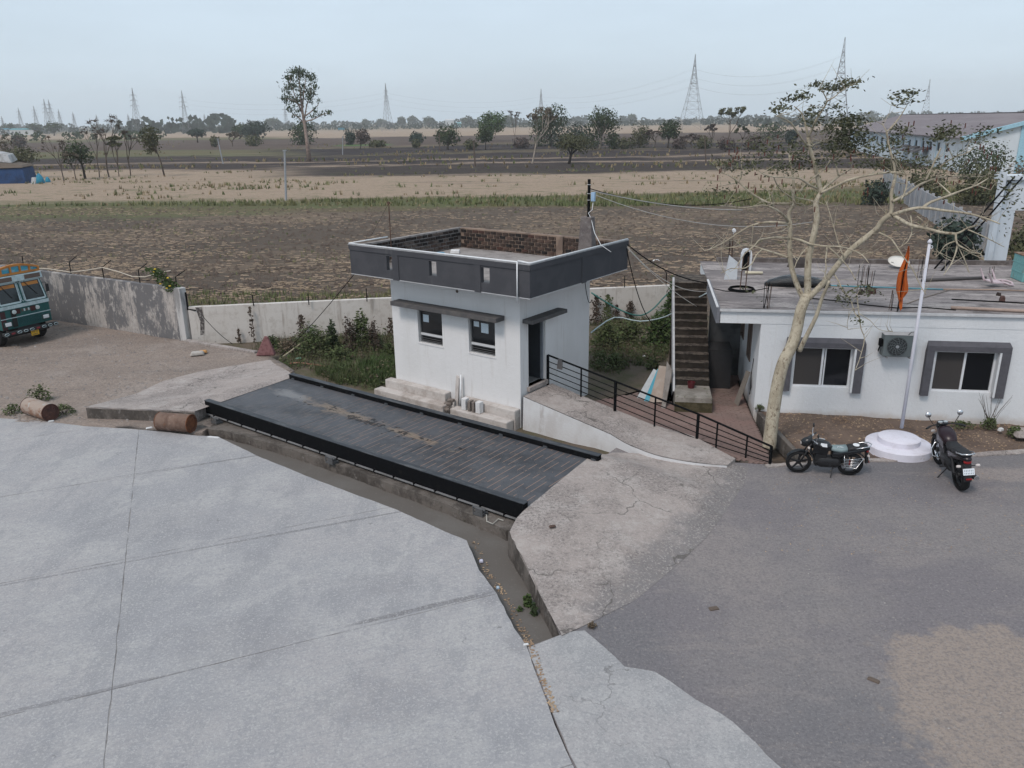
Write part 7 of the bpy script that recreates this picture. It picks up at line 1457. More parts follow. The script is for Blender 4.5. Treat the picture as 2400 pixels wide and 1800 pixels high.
# tall eucalyptus
b = W(725, 377, ZG); sc = b.y/FPX*1.02; t = thing('eucalyptus_tree', 'tall slender eucalyptus with an airy crown above the skyline', 'tree', b, 0, 'scattered trees in the fields'); tk = MB(); mb = MB(); r = random.Random(21)
P_ = lambda x, y, dy=0: Vector(((x-725)*sc, dy*sc, (377-y)*sc))
main = [P_(725, 379), P_(724, 340), P_(722, 300), P_(720, 280), P_(719, 250), P_(719, 215), P_(721, 192)]; tk.tube(main, [5*sc, 4.2*sc, 3.4*sc, 2.8*sc, 2*sc, 1.2*sc, .6*sc], 8)
subs = [[(722, 296), (716, 270), (706, 250), (696, 235)], [(722, 290), (729, 262), (738, 240), (745, 215)], [(720, 280), (712, 255), (704, 225), (700, 200)], [(720, 270), (727, 235), (731, 210)], [(719, 262), (702, 250), (686, 247)], [(722, 285), (737, 275), (752, 262), (757, 255)], [(722, 295), (742, 290), (765, 280), (780, 277)], [(722, 300), (710, 285), (700, 280)]]
for s in subs:
    pts = [P_(x, y, r.uniform(-14, 14)*i/3) for i, (x, y) in enumerate(s)]; tk.tube(pts, [1.7*sc, 1.3*sc, .9*sc, .4*sc][:len(pts)], 5)
tk.build('trunk', mat('euc_bark', (.30, .235, .20), [dict(k='noise', scale=1.5, lo=.42, hi=.62, col=(.17, .115, .10), amt=.8, d=4)], rough=1), t, smooth=True)
cl = [(716, 192, 12, 7, 170), (726, 200, 12, 9, 160), (698, 205, 10, 8, 120), (745, 205, 9, 10, 130), (690, 228, 9, 9, 90), (705, 222, 10, 9, 110), (722, 225, 12, 12, 130), (741, 232, 9, 12, 130), (752, 222, 4, 9, 40), (684, 247, 9, 7, 90), (700, 250, 10, 9, 110), (716, 248, 9, 9, 80), (738, 250, 7, 8, 70), (694, 268, 8, 6, 60), (712, 270, 7, 7, 40), (705, 282, 7, 5, 40), (748, 272, 4, 8, 36), (760, 280, 7, 5, 36), (776, 277, 7, 4, 40), (757, 252, 4, 4, 20), (742, 284, 6, 4, 26)]
for (x, y, sx, sy, n) in cl:
    for _ in range(n):
        p = P_(x+r.gauss(0, sx*.6), y+r.gauss(0, sy*.6), r.gauss(0, 12)); a = Vector((r.gauss(0, .5), r.gauss(0, .5), r.gauss(0, 1))).normalized(); c_ = a.cross(Vector((r.gauss(0, 1), r.gauss(0, 1), .2))).normalized(); s = r.uniform(.22, .5)
        mb.add([p-a*s, p+c_*s*.35, p+a*s, p-c_*s*.35], [(0, 1, 2, 3)])
mb.build('crown', LM['dark'], t, recalc=False)
FT = field_tree
FT(716, 340, 282, 680, 752, 'dark round bush right behind the tall eucalyptus', 'dark', 'bush', n=1400, cat='bush')
FT(463, 334, 304, 442, 485, 'dark low tree left of the double leafy clump', 'blue', 'umbrella', n=700, base_frac=.35)
FT(505, 345, 316, 493, 516, 'small upright olive bush beside the leaning thin pole', 'olive', 'bush', n=400, cat='bush')
FT(600, 328, 289, 566, 636, 'larger dark crown of the double leafy clump', 'blue', 'round', n=1500, base_frac=.15); FT(560, 326, 296, 543, 596, 'smaller dark crown of the double leafy clump', 'dark', 'round', n=900, base_frac=.15)
FT(545, 344, 314, 522, 566, 'brownish thorny shrub before the double leafy clump', 'dry', 'sparse', n=500); FT(592, 343, 316, 570, 622, 'low grey-green shrub under the double leafy clump', 'olive', 'bush', n=500, cat='bush')
FT(641, 303, 279, 621, 660, 'domed tree on the skyline left of the eucalyptus', 'dark', 'umbrella', n=600, base_frac=.25); FT(531, 310, 291, 519, 543, 'small domed skyline tree left of the double clump', 'dark', 'umbrella', n=350)
FT(818, 340, 303, 803, 836, 'bluish bush right of the eucalyptus', 'blue', 'bush', n=600, cat='bush'); FT(844, 349, 307, 832, 870, 'purplish leafless shrub right of the bluish bush', 'brown', 'round', n=700, base_frac=.25)
FT(978, 338, 309, 957, 1000, 'dense dark bush with the small olive bush at its foot', 'blue', 'bush', n=800, cat='bush'); FT(975, 347, 325, 964, 988, 'small olive bush at the foot of the dense dark bush', 'olive', 'bush', n=350, cat='bush')
FT(1049, 350, 299, 1018, 1084, 'loose dark thorn tree beside a thin pole in mid field', 'dark', 'round', n=1100, base_frac=.22); FT(1030, 343, 313, 1011, 1044, 'grey shrub at the left of the loose thorn tree', 'olive', 'sparse', n=400)
FT(1150, 331, 268, 1117, 1190, 'bright green dense domed tree in mid field', 'green', 'round', n=2200, base_frac=.2, trunk=M_TRKD); FT(1138, 351, 299, 1115, 1158, 'smaller dark tree before the bright green dome', 'dark', 'round', n=800, base_frac=.35)
FT(1207, 346, 270, 1194, 1219, 'thin leafless tree right of the bright green dome', 'dry', 'bare', trunk=M_TRK)
FT(1290, 342, 257, 1240, 1338, 'big leafy tree behind the leaning bare one', 'dark', 'round', n=2200, base_frac=.2); FT(1247, 383, 268, 1238, 1336, 'leaning pale leafless tree in mid field', 'dry', 'sparse', trunk=M_TRKP, n=600, base_frac=.3)
FT(1333, 384, 317, 1299, 1388, 'dark umbrella-shaped thorn tree with crooked black trunk', 'olive', 'umbrella', n=1700, base_frac=.3, trunk=M_TRKD)
FT(1405, 350, 261, 1368, 1456, 'big spreading tree with pale trunks in the middle grove', 'dark', 'round', n=2000, base_frac=.32, trunk=M_TRKP); FT(1355, 345, 290, 1320, 1392, 'dark undergrowth tree in the shade of the grove', 'blue', 'bush', n=1300, cat='bush'); FT(1432, 350, 306, 1415, 1455, 'low dark bush at the right end of the grove', 'dark', 'bush', n=700, cat='bush')
FT(1500, 347, 291, 1472, 1528, 'grey-green bush between the grove and the dense round one', 'olive', 'bush', n=1000, cat='bush'); FT(1565, 347, 287, 1538, 1597, 'dense round tree standing right of the grey-green bush', 'dark', 'round', n=1300, base_frac=.3)
FT(1535, 348, 310, 1515, 1552, 'leafless grey scrub left of the dense round tree', 'brown', 'sparse', n=350); FT(1620, 348, 318, 1598, 1645, 'brown scrub right of the dense round tree', 'brown', 'sparse', n=400); FT(1702, 346, 264, 1688, 1756, 'loose airy tree left of the bare tree top', 'olive', 'sparse', n=900, base_frac=.35); FT(1668, 345, 298, 1652, 1690, 'thin grey tree before the airy one', 'brown', 'sparse', n=400); FT(1738, 345, 300, 1722, 1765, 'grey thorn tree under the airy one', 'olive', 'sparse', n=450)
FT(1800, 330, 288, 1760, 1850, 'hazy scrub behind the bare tree left limb', 'dark', 'bush', n=700, cat='bush'); FT(1855, 335, 303, 1835, 1872, 'dark blue-black bush behind the bare tree fork', 'blue', 'bush', n=700, cat='bush')
for k_, (x, y, tp_, a, b_, lf, l) in enumerate(((1262, 343, 285, 1236, 1296, 'dark', 'dark undergrowth at the left foot of the grove'), (1312, 346, 296, 1282, 1344, 'blue', 'shaded undergrowth left of the umbrella thorn'), (1385, 350, 305, 1352, 1420, 'dark', 'dark undergrowth below the pale-trunked tree'), (1462, 350, 322, 1440, 1490, 'olive', 'low olive scrub right of the grove'), (1590, 350, 322, 1570, 1612, 'brown', 'brown scrub at the foot of the dense round tree'), (1648, 350, 318, 1625, 1672, 'olive', 'grey scrub further right of the dense round tree'), (1700, 352, 322, 1676, 1726, 'brown', 'brown scrub beneath the airy tree'), (1768, 352, 316, 1740, 1800, 'brown', 'brown scrub behind the bare tree left twigs'), (885, 345, 328, 862, 912, 'olive', 'low scrub beside the purplish shrub'), (1108, 350, 328, 1085, 1124, 'olive', 'low scrub between thorn tree and green dome'), (1225, 348, 322, 1200, 1246, 'brown', 'brown scrub around the thin leafless tree'))): FT(x, y, tp_, a, b_, l, lf, 'bush', n=600, cat='bush')
# left group by the blue tarpaulin shelter
LG = 'trees by the blue shelter'
FT(60, 418, 350, 22, 100, 'bushy green tree beside the blue tarpaulin shelter', 'olive', 'round', n=1300, base_frac=.38, group=LG); FT(200, 420, 338, 155, 228, 'dark multi-stemmed thorn tree on the low bank', 'dark', 'round', n=1500, base_frac=.45, trunk=M_TRKD, group=LG); FT(178, 422, 362, 160, 200, 'small leaning thorn tree left of the multi-stemmed one', 'dry', 'sparse', n=300, group=LG)
FT(151, 426, 330, 112, 168, 'leaning leafless tree right of the blue bundles', 'dry', 'bare', group=LG); FT(256, 415, 288, 220, 296, 'tall leafless forked tree on the bank', 'brown', 'bare', group=LG); FT(233, 416, 310, 210, 262, 'thin leafless tree left of the tall forked one', 'brown', 'bare', group=LG)
FT(306, 412, 318, 283, 334, 'dark Y-shaped leafless tree right of the bank', 'brown', 'bare', trunk=M_TRK, group=LG); FT(279, 414, 330, 255, 292, 'olive thin-stemmed tree between the bare ones', 'olive', 'sparse', n=500, group=LG)
FT(386, 414, 306, 340, 390, 'slim tree with two green crowns right of the bare group', 'olive', 'round', n=1200, base_frac=.48, group=LG)
FT(20, 380, 310, -10, 48, 'grey bush at the left picture edge behind the shelter', 'dry', 'bush', n=600, cat='bush', group=LG); FT(45, 346, 318, 28, 68, 'purplish low shrub behind the shelter', 'brown', 'bush', n=400, cat='bush', group=LG)
for x, y, tp_, a, b_, l in ((20, 315, 291, 5, 38, 'first dark round tree from the left on the skyline'), (88, 316, 290, 70, 104, 'second dark round tree from the left on the skyline'), (127, 318, 289, 107, 150, 'third dark round tree from the left on the skyline'), (942, 298, 276, 932, 952, 'flat-topped skyline tree right of the middle pylon'), (968, 297, 274, 955, 981, 'first domed skyline tree right of the flat-topped one'), (1005, 298, 276, 990, 1021, 'second domed skyline tree right of the flat-topped one'), (1096, 297, 275, 1080, 1112, 'domed skyline tree left of the bright green dome'), (892, 298, 281, 880, 908, 'dark skyline bush at the foot of the middle pylon'), (1480, 290, 269, 1470, 1493, 'dark skyline tree left of the big pylon'), (1190, 296, 273, 1180, 1204, 'skyline tree just right of the bright green dome'), (858, 299, 281, 848, 868, 'small skyline tree left of the middle pylon')):
    FT(x, y, tp_, a, b_, l, 'dark', 'umbrella', n=420, base_frac=.2, group='round trees on the skyline')
# poles in the field
def pole(px, py, tx, ty, r, m, label):
    b = W(px, py, ZG); top = WY(tx, ty, b.y); t = thing('field_pole', label, 'pole', b, 0, 'poles standing in the fields'); MB().tube([(0, 0, -.3), (top-b)], [r, r*.8], 8).build('shaft', m, t); MB().box((top-b).x-r*1.3, (top-b).x+r*1.3, -r, r, (top-b).z-.12, (top-b).z+.02).build('cap', m, t)
M_PG = flat('pole_grey', (.30, .31, .33), .8); M_PB = flat('pole_brown', (.10, .075, .06), .9)
pole(670, 470, 667, 352, .15, M_PG, 'grey concrete pole in the green strip left of the hut'); pole(523, 383, 510, 325, .16, M_PG, 'leaning thin pale pole in the tan field'); pole(1114, 391, 1110, 330, .18, M_PB, 'thin brown pole in mid field above the hut'); pole(1031, 352, 1029, 312, .22, M_PB, 'thin pole at the loose thorn tree'); pole(803, 362, 803, 320, .14, M_PG, 'faint pale pole right of the eucalyptus'); pole(1655, 382, 1652, 318, .15, M_PB, 'thin dark pole left of the bare tree limbs')
# blue tarpaulin shelter and bundles
b = W(10, 432, ZG); sh = thing('tarpaulin_shelter', 'low shelter of blue tarpaulin with a pale torn roof', 'shelter', b, .05); s = b.y/FPX*1.02
M_TARP = mat('tarp_blue', (.012, .045, .13), [dict(k='noise', scale=.8, lo=.42, hi=.62, col=(.008, .024, .07), amt=.85, d=5)], rough=.6, bump=[(2, .1)]); M_TARPW = mat('tarp_pale', (.40, .41, .42), [dict(k='noise', scale=1.2, lo=.42, hi=.62, col=(.23, .22, .21), amt=.8, d=5)], rough=.8, bump=[(3, .08)])
MB().hexa([(-60*s, 0, -.2), (50*s, 0, -.2), (46*s, 60*s, -.2), (-60*s, 60*s, -.2)], [(-60*s, 2*s, 32*s), (44*s, 3*s, 34*s), (40*s, 58*s, 36*s), (-60*s, 58*s, 40*s)]).build('walls', M_TARP, sh, bevel=.1)
MB().hexa([(-62*s, -2*s, 33*s), (47*s, -1*s, 35*s), (44*s, 60*s, 37*s), (-62*s, 60*s, 41*s)], [(-62*s, 8*s, 46*s), (40*s, 10*s, 40*s), (36*s, 58*s, 42*s), (-62*s, 58*s, 56*s)]).build('roof', flat('roof_brown', (.12, .095, .075), 1), sh, bevel=.15)
MB().hexa([(-62*s, 20*s, 50*s), (14*s, 22*s, 44*s), (10*s, 58*s, 50*s), (-62*s, 58*s, 54*s)], [(-62*s, 24*s, 76*s), (6*s, 26*s, 62*s), (4*s, 56*s, 64*s), (-62*s, 58*s, 78*s)]).build('pale_cover', M_TARPW, sh, bevel=.12)
M_CYAN = mat('bag_cyan', (.02, .22, .33), [dict(k='noise', scale=1.5, lo=.42, hi=.62, col=(.015, .12, .2), amt=.8, d=4)], rough=.6, bump=[(3, .08)])
def bundle(px, py, w, h, m, label):
    b = W(px, py, ZG); s = b.y/FPX*1.02; rings = []
    for k in range(7):
        t = k/6; q = (1-t**2.4)**.6 if t < 1 else .15; rings.append([(math.cos(a)*w*s*.5*q*(1+.16*nz(k*.8+px, j*.9)), math.sin(a)*w*s*.35*q, t*h*s-.1) for j, a in enumerate([i*math.pi/6 for i in range(12)])])
    o = MB().loft(rings).build('tarp_bundle', m, None, smooth=True); o.location = b; tag(o, label, 'bundle')
bundle(95, 431, 20, 24, M_CYAN, 'bigger cyan tarpaulin bundle beside the shelter'); bundle(113, 428, 12, 14, M_CYAN, 'smaller cyan bundle right of the big one')
b = W(84, 432, ZG); o = MB().hexa([(-.45, -.1, 0), (.3, -.1, 0), (.3, .1, 0), (-.45, .1, 0)], [(-.25, .2, 1.15), (.5, .2, 1.15), (.5, .3, 1.15), (-.25, .3, 1.15)]).build('white_sheet', M_TARPW, None); o.location = b+Vector((0, -.6, 0)); tag(o, 'white sheet leaning against the big cyan bundle', 'sheet')
# far farm buildings
def far_block(px0, px1, pyb, pyt, col, label, roofc=None, depth=14):
    a = W(px0, pyb, ZG); w_ = (px1-px0)*a.y/FPX*1.02; h = (pyb-pyt)*a.y/FPX*1.02; t = thing('far_shed', label, 'building', a); m = flat('shed_%d' % px0, col, .8)
    MB().box(0, w_, 0, depth, -.5, h*.8).build('wall', m, t); MB().add([(-.5, -.5, h*.8), (w_+.5, -.5, h*.8), (w_+.5, depth, h*.8), (-.5, depth, h*.8), (-.5, depth/2, h), (w_+.5, depth/2, h)], [(0, 1, 5, 4), (2, 3, 4, 5), (0, 4, 3), (1, 2, 5)]).build('roof', flat('shedroof_%d' % px0, roofc or col, .8), t)
    for k in range(max(1, int(w_/9))): MB().box(3+k*9, 5.2+k*9, -.06, -.01, h*.25, h*.55).build('window', M_DARKIN, t)
far_block(24, 76, 317, 303, (.46, .48, .48), 'long pale shed with teal roof at the far left', (.08, .27, .30)); far_block(-30, 14, 316, 303, (.40, .42, .43), 'second pale shed cut by the left picture edge', (.06, .22, .30))
far_block(1044, 1062, 297, 281, (.52, .54, .55), 'small white building on the skyline left of the green dome'); far_block(1066, 1080, 297, 288, (.2, .42, .44), 'tiny teal shed beside the skyline white building'); far_block(782, 803, 297, 288, (.52, .54, .56), 'pale shed on the skyline right of the eucalyptus'); far_block(1450, 1472, 290, 278, (.50, .53, .56), 'white shed on the skyline right of the grove')
b = W(800, 306, ZG); ftk = thing('distant_truck', 'tiny teal truck far off on the skyline road', 'truck', b, .1); s = b.y/FPX
MB().box(-7*s, 4*s, -1.2, 1.2, .9, 6*s).build('load_body', flat('teal_far', (.03, .18, .25), .6), ftk); MB().box(4.2*s, 7*s, -1.1, 1.1, .8, 5*s).build('cab', MATS['teal_far'], ftk)
for x in (-5*s, 5.4*s):
    for y in (-1, 1): MB().lathe([(0, -.15), (.6, -.15), (.6, .15), (0, .15)], 12, axis='y', c=(x, y*1.0, .6)).build('wheel', M_TYRE, ftk)
# ============================================================ WAREHOUSE, PRECAST WALL AND WHITE FRAME AT THE RIGHT
M_WH = mat('warehouse_white', (.55, .60, .64), [dict(k='noise', scale=(.15, .15, .08), lo=.45, hi=.66, col=(.42, .45, .48), amt=.7, d=5), dict(k='noise', scale=(.8, .8, .1), lo=.58, hi=.7, col=(.30, .31, .33), amt=.5, d=5)], rough=.9)
M_WROOF = mat('warehouse_roof', (.175, .150, .158), [dict(k='noise', scale=(.05, .3, 1), lo=.45, hi=.66, col=(.22, .195, .20), amt=.7, d=5)], rough=.9); M_LB = flat('trim_blue', (.30, .50, .60), .7)
e1 = W(1995, 303, 5.2); e2 = W(2268, 322, 5.2); wd_ = (e2-e1); wd_.z = 0; WL = wd_.length; wf = Frame((e1.x, e1.y, 0), math.degrees(math.atan2(wd_.y, wd_.x)))
wh = thing('warehouse', 'long white warehouse with a low grey pitched roof at the right', 'building', wf.o, wf.a)
WDp = 26
if wf.w(0, 1).y < wf.o.y: pass
holes = [(4+k*5.2, 5.6+k*5.2, 2.6, 4.0) for k in range(int(WL/5.2)-1)]
mb = MB(); wall_face(mb, WL, ZG, 5.2, .3, holes, put=lambda a, y, z: (a, y, z)); mb.build('front_wall', M_WH, wh)
MB().box(0, .3, .3, WDp, ZG, 5.2).build('end_wall', M_WH, wh)
gm = MB(); gm.add([(WL, 0, ZG), (WL, WDp, ZG), (WL, WDp, 5.2), (WL, WDp/2, 8.75), (WL, 0, 5.2), (WL-.3, 0, ZG), (WL-.3, WDp, ZG), (WL-.3, WDp, 5.2), (WL-.3, WDp/2, 8.75), (WL-.3, 0, 5.2)], [(0, 1, 2, 3, 4), (5, 9, 8, 7, 6)]); gm.build('gable_wall', M_WH, wh)
for s, (y0, y1) in enumerate(((-.8, WDp/2), (WDp+.8, WDp/2))):
    za = 5.2-.8*3.55/13; nseg = 18
    for k in range(nseg):
        x0 = -.6+(WL+1.2)*k/nseg; x1 = -.6+(WL+1.2)*(k+1)/nseg-.06
        MB().hexa([(x0, y0, za), (x1, y0, za), (x1, y1, 8.75), (x0, y1, 8.75)], [(x0, y0, za+.15), (x1, y0, za+.15), (x1, y1, 8.9), (x0, y1, 8.9)]).build('roof_sheet', M_WROOF, wh)
MB().box(-.7, WL+.7, WDp/2-.3, WDp/2+.3, 8.86, 8.98).build('ridge_cap', flat('ridge_dark', (.09, .08, .085), .9), wh)
for y0, y1, z0, z1 in ((-.9, WDp/2, 5.0, 8.75), (WDp+.9, WDp/2, 5.0, 8.75)): MB().hexa([(WL+.02, y0, z0-.3), (WL+.7, y0, z0-.3), (WL+.7, y1, z1-.3), (WL+.02, y1, z1-.3)], [(WL+.02, y0, z0+.35), (WL+.7, y0, z0+.35), (WL+.7, y1, z1+.25), (WL+.02, y1, z1+.25)]).build('gable_trim', M_LB, wh)
for h in holes:
    w = MB().box(h[0], h[1], .12, .16, h[2], h[3]).build('window', M_DARKIN, wh); MB().box(h[0]-.25, h[0]-.02, -.05, .1, h[2]-1.2, h[3]+.6).build('pilaster', M_LB, w)
for k in range(3):
    x = WL*.62+k*7; MB().hexa([(x, -3, 2.1), (x+4.5, -3, 2.1), (x+4.5, 0, 2.9), (x, 0, 2.9)], [(x, -3, 2.2), (x+4.5, -3, 2.2), (x+4.5, 0, 3.0), (x, 0, 3.0)]).build('canopy', flat('canopy_dark', (.07, .065, .068), .9), wh)
MB().box(WL+.01, WL+.2, 7.5, 9.2, ZG, 7.3).build('blue_stripe', M_LB, wh)
# precast wall running from the office back corner towards the warehouse
M_PRE = mat('precast', (.33, .335, .35), [dict(k='noise', scale=(1.2, 1.2, .5), lo=.44, hi=.66, col=(.20, .20, .215), amt=.8, d=6, rg=.7), dict(k='noise', scale=5, lo=.58, hi=.7, col=(.42, .42, .43), amt=.5, d=4)], rough=1)
pa = W(2330, 620, ZG); pb_ = W(2068, 440, ZG); pd = pb_-pa; pw = thing('precast_wall', 'grey precast panel wall running back towards the warehouse', 'wall', pa, math.atan2(pd.y, pd.x)); npn = int(pd.length/3.0)
post_m = MB().box(-.1, .1, -.12, .12, -.3, 2.35).mesh('wall_post', M_PRE); pan_m = [MB().box(.11, 2.89, -.04, .04, -.3+k*.62, .31+k*.62).mesh('wall_panel', M_PRE) for k in range(4)]
for k in range(npn+1):
    q = link('wall_post', post_m, pw); q.location = (k*3.0, 0, 0)
    if k < npn:
        for j in range(4): q = link('wall_panel', pan_m[j], pw); q.location = (k*3.0, 0, 0)
# white concrete frame behind the office with a ladder leaning on it
M_FRW = mat('frame_white', (.56, .60, .64), [dict(k='noise', scale=(1.5, 1.5, .6), lo=.48, hi=.68, col=(.44, .46, .48), amt=.7, d=5)], rough=.95)
FY = 32.0; p0 = WY(2330, 620, FY); p1 = WY(2345, 420, FY); wfm = thing('concrete_gantry', 'white concrete frame with a slab top behind the office roof', 'gantry', (p0.x, FY, 0))
z1 = p1.z; x1 = p1.x-p0.x
MB().hexa([(-.28, -.28, ZG), (.28, -.28, ZG), (.28, .28, ZG), (-.28, .28, ZG)], [(-.28, -.28, z1-1.2), (.28, -.28, z1-1.2), (.28, .28, z1-1.2), (-.28, .28, z1-1.2)]).build('column', M_FRW, wfm)
MB().box(-.06, 3.6, -.26, .3, z1-1.19, z1).build('deep_beam', M_FRW, wfm); MB().box(-.35, 3.7, -.4, .45, z1+.001, z1+.16).build('slab', M_FRW, wfm); MB().box(2.7, 3.2, -.25, .25, ZG, z1-1.2).build('column', M_FRW, wfm)
MB().box(-.62, -.42, -.5, -.3, ZG, z1+.35).build('thin_post', M_FRW, wfm)
la = W(2190, 630, OFZ); lb_ = W(2207, 635, OFZ); ta = WY(2378, 414, FY-.75); dirn = ta-la; ld = thing('ladder', 'long black iron ladder leaning from the roof to the white frame', 'ladder', la); o2 = Vector((lb_.x-la.x, lb_.y-la.y, 0)).normalized()*.42
MB().tube([(0, 0, 0), dirn], .035, 6).build('rail', M_BLACK, ld); MB().tube([o2, dirn+o2], .035, 6).build('rail', M_BLACK, ld)
for k in range(1, 14): MB().tube([dirn*(k/14), dirn*(k/14)+o2], .015, 5).build('rung', M_BLACK, ld)
# scrub along the precast wall, right side
RG = 'scrub along the precast wall'
for x, y, tp_, a, b_, l, lf, n in ((2260, 420, 330, 2222, 2356, 'big dark bushy tree beside the warehouse wall', 'dark', 2200), (2230, 620, 500, 2160, 2300, 'dark bush hiding the foot of the precast wall', 'blue', 1500), (2150, 470, 385, 2110, 2215, 'green scrub above the far precast wall', 'olive', 1200), (2280, 480, 400, 2235, 2345, 'scrubby tree before the warehouse gable', 'olive', 1400), (2045, 480, 420, 2010, 2085, 'dark bush where the green strip meets the precast wall', 'blue', 900), (2085, 410, 365, 2055, 2120, 'olive scrub behind the precast wall end', 'olive', 800), (2380, 640, 510, 2350, 2450, 'green tree under the white frame at the right edge', 'olive', 1200), (2385, 440, 370, 2345, 2440, 'pale bush at the right edge before the gable', 'dry', 700)):
    FT(x, y, tp_, a, b_, l, lf, 'bush', n=n, cat='bush', group=RG)
# ============================================================ PYLONS
M_PYL = flat('galvanised', (.21, .21, .22), .7, var=.06)
def pylon(px, top, dist, label, base_w=.20, arms=3, rot=0.0, th=1.0):
    p = WY(px, top, dist); H_ = p.z-ZG; t = thing('pylon', label, 'pylon', (p.x, dist, ZG), rot, 'high-voltage pylons on the skyline'); mb = MB(); rr_ = .14*th*max(1, dist/900)
    def hw(f): return H_*base_w*.5*(1-f)**1.5*(1 if f < .35 else 1)+H_*.018*(1-f)+.15
    fs = [0, .16, .28, .38, .47, .55, .62, .69, .75, .81, .87, .93, 1.0]; cs = ((-1, -1), (1, -1), (1, 1), (-1, 1))
    for i in range(len(fs)-1):
        a, b = fs[i], fs[i+1]; wa, wb = hw(a), hw(b) if b < 1 else .1
        for k in range(4):
            c0, c1 = cs[k], cs[(k+1) % 4]; A = Vector((c0[0]*wa, c0[1]*wa, a*H_)); B = Vector((c0[0]*wb, c0[1]*wb, b*H_)); A2 = Vector((c1[0]*wa, c1[1]*wa, a*H_)); B2 = Vector((c1[0]*wb, c1[1]*wb, b*H_))
            mb.tube([A, B], rr_*1.25, 4, cap=False); mb.tube([A, B2], rr_*.7, 3, cap=False); mb.tube([A2, B], rr_*.7, 3, cap=False); mb.tube([B, B2], rr_*.7, 3, cap=False)
    mb.build('lattice', M_PYL, t, recalc=False)
    for k in range(arms):
        f = .62+.11*k; z = f*H_; L_ = H_*.105*(1-.12*k)
        for s in (-1, 1):
            am = MB(); w = hw(f)
            for y in (-w, w): am.tube([(s*w, y, z), (s*L_, 0, z+.3)], rr_*.9, 3, cap=False); am.tube([(s*w, y, z+H_*.028), (s*L_, 0, z+.3)], rr_*.7, 3, cap=False)
            am.tube([(s*L_, 0, z+.3), (s*L_, 0, z-2.2)], rr_*.8, 3); am.build('cross_arm', M_PYL, t, recalc=False)
    return t, [Vector((p.x, dist, ZG))+Vector((s*H_*.105*(1-.12*k)*math.cos(rot), s*H_*.105*(1-.12*k)*math.sin(rot), (.62+.11*k)*H_-2)) for k in range(arms) for s in (-1, 1)]
pts_ = {}
for key, (px, top, dist, l, bw, rot, th) in dict(a=(1630, 127, 700, 'tallest lattice pylon right of the hut, above the grove', .30, 1.15, .8), b=(1981, 87, 560, 'pylon rising behind the bare tree top', .26, 1.15, .8), c=(903, 195, 950, 'slim pylon near the middle of the skyline', .17, 1.2, .8), d=(1268, 208, 1100, 'faint pylon behind the big leafy tree', .2, 1.2, .7), e=(309, 206, 900, 'left of the two near pylons at the left', .18, 1.0, .8), f=(425, 212, 950, 'right of the two near pylons at the left, with wide arms', .15, .1, .8), g=(2180, 186, 900, 'faint pylon over the warehouse ridge', .2, 1.1, .8), h=(102, 232, 1200, 'left of the close pair of far pylons', .2, 1.0, .7), i=(113, 233, 1150, 'right of the close pair of far pylons', .2, 1.0, .7), j=(78, 248, 1400, 'far pylon just left of the close pair', .2, .8, .7), k=(42, 252, 1450, 'second far pylon from the left picture edge', .2, .8, .7), l=(136, 255, 1600, 'small far pylon right of the close pair', .2, .9, .7), m=(170, 262, 1700, 'tiny far pylon above the bare trees', .2, .9, .7), n=(225, 268, 1900, 'tiny faint pylon left of the near pair', .2, .9, .7), o=(257, 270, 2000, 'first of three tiniest pylons left of the near pair', .2, .9, .7), p=(272, 269, 2000, 'second of three tiniest pylons left of the near pair', .2, .9, .7), q=(299, 267, 1900, 'third of three tiniest pylons left of the near pair', .2, .9, .7), r=(667, 248, 1500, 'faint small pylon left of the eucalyptus', .2, 1.0, .7), s=(3, 272, 1900, 'faint pylon at the left picture edge', .2, .9, .7), t=(478, 266, 1900, 'faint tip of a pylon right of the wide-armed one', .16, .9, .7)).items():
    _, pts_[key] = pylon(px, top, dist, l, bw, 3, rot, th)
def span(k0, k1, label):
    t = thing('power_line', label, 'power line', (0, 0, 0), 0, 'power lines strung between the pylons'); 
    for a, b in zip(pts_[k0], pts_[k1]): MB().tube(sag(a, b, 9), .03, 3, cap=False).build('wire', M_PYL, t)
span('c', 'd', 'wires between the slim middle pylon and the faint one'); span('d', 'a', 'wires between the faint pylon and the tallest one'); span('a', 'b', 'wires between the tallest pylon and the one behind the tree'); span('f', 'c', 'wires between the wide-armed pylon and the slim middle one')
# ============================================================ FAR WOODS (reads as one mass)
def far_wood(dist, x0, x1, hmin, hmax, m, label, seed, gaps=.25, step=9):
    r = random.Random(seed); mb = MB(); x = x0
    while x < x1:
        g = nz(x*.004, seed*3.1); 
        if g > -gaps:
            h = (hmin+(hmax-hmin)*max(0, .5+g*.9))*r.uniform(.6, 1.25); w = h*r.uniform(.5, .9); y = dist+r.uniform(-60, 60)
            for _ in range(22):
                d = Vector((r.gauss(0, 1), r.gauss(0, 1), r.gauss(0, 1))).normalized(); p = Vector((x+d.x*w, y+d.y*w, ZG+h*.55+d.z*h*.5)); s = h*.20*r.uniform(.6, 1.4); a = Vector((r.gauss(0, 1), r.gauss(0, .4), r.gauss(0, 1))).normalized(); b = a.cross(Vector((r.gauss(0, .4), 1, r.gauss(0, .4)))).normalized()
                mb.add([p-a*s, p-b*s*.8, p+a*s, p+b*s*.8], [(0, 1, 2, 3)])
        x += step*r.uniform(.5, 1.5)
    o = mb.build('far_wood', m, None, recalc=False); tag(o, label, 'wood', kind='stuff')
far_wood(1250, -950, 1100, 5, 9, LM['blue'], 'far hazy line of trees along the horizon', 3, .9, 5)
far_wood(1000, -452, -330, 13, 19, LM['blue'], 'taller hazy belt of trees on the left horizon', 5, .5, 7)
far_wood(1900, -1500, 1700, 9, 15, LM['blue'], 'furthest blue belt of trees on the horizon', 8, .95, 7)
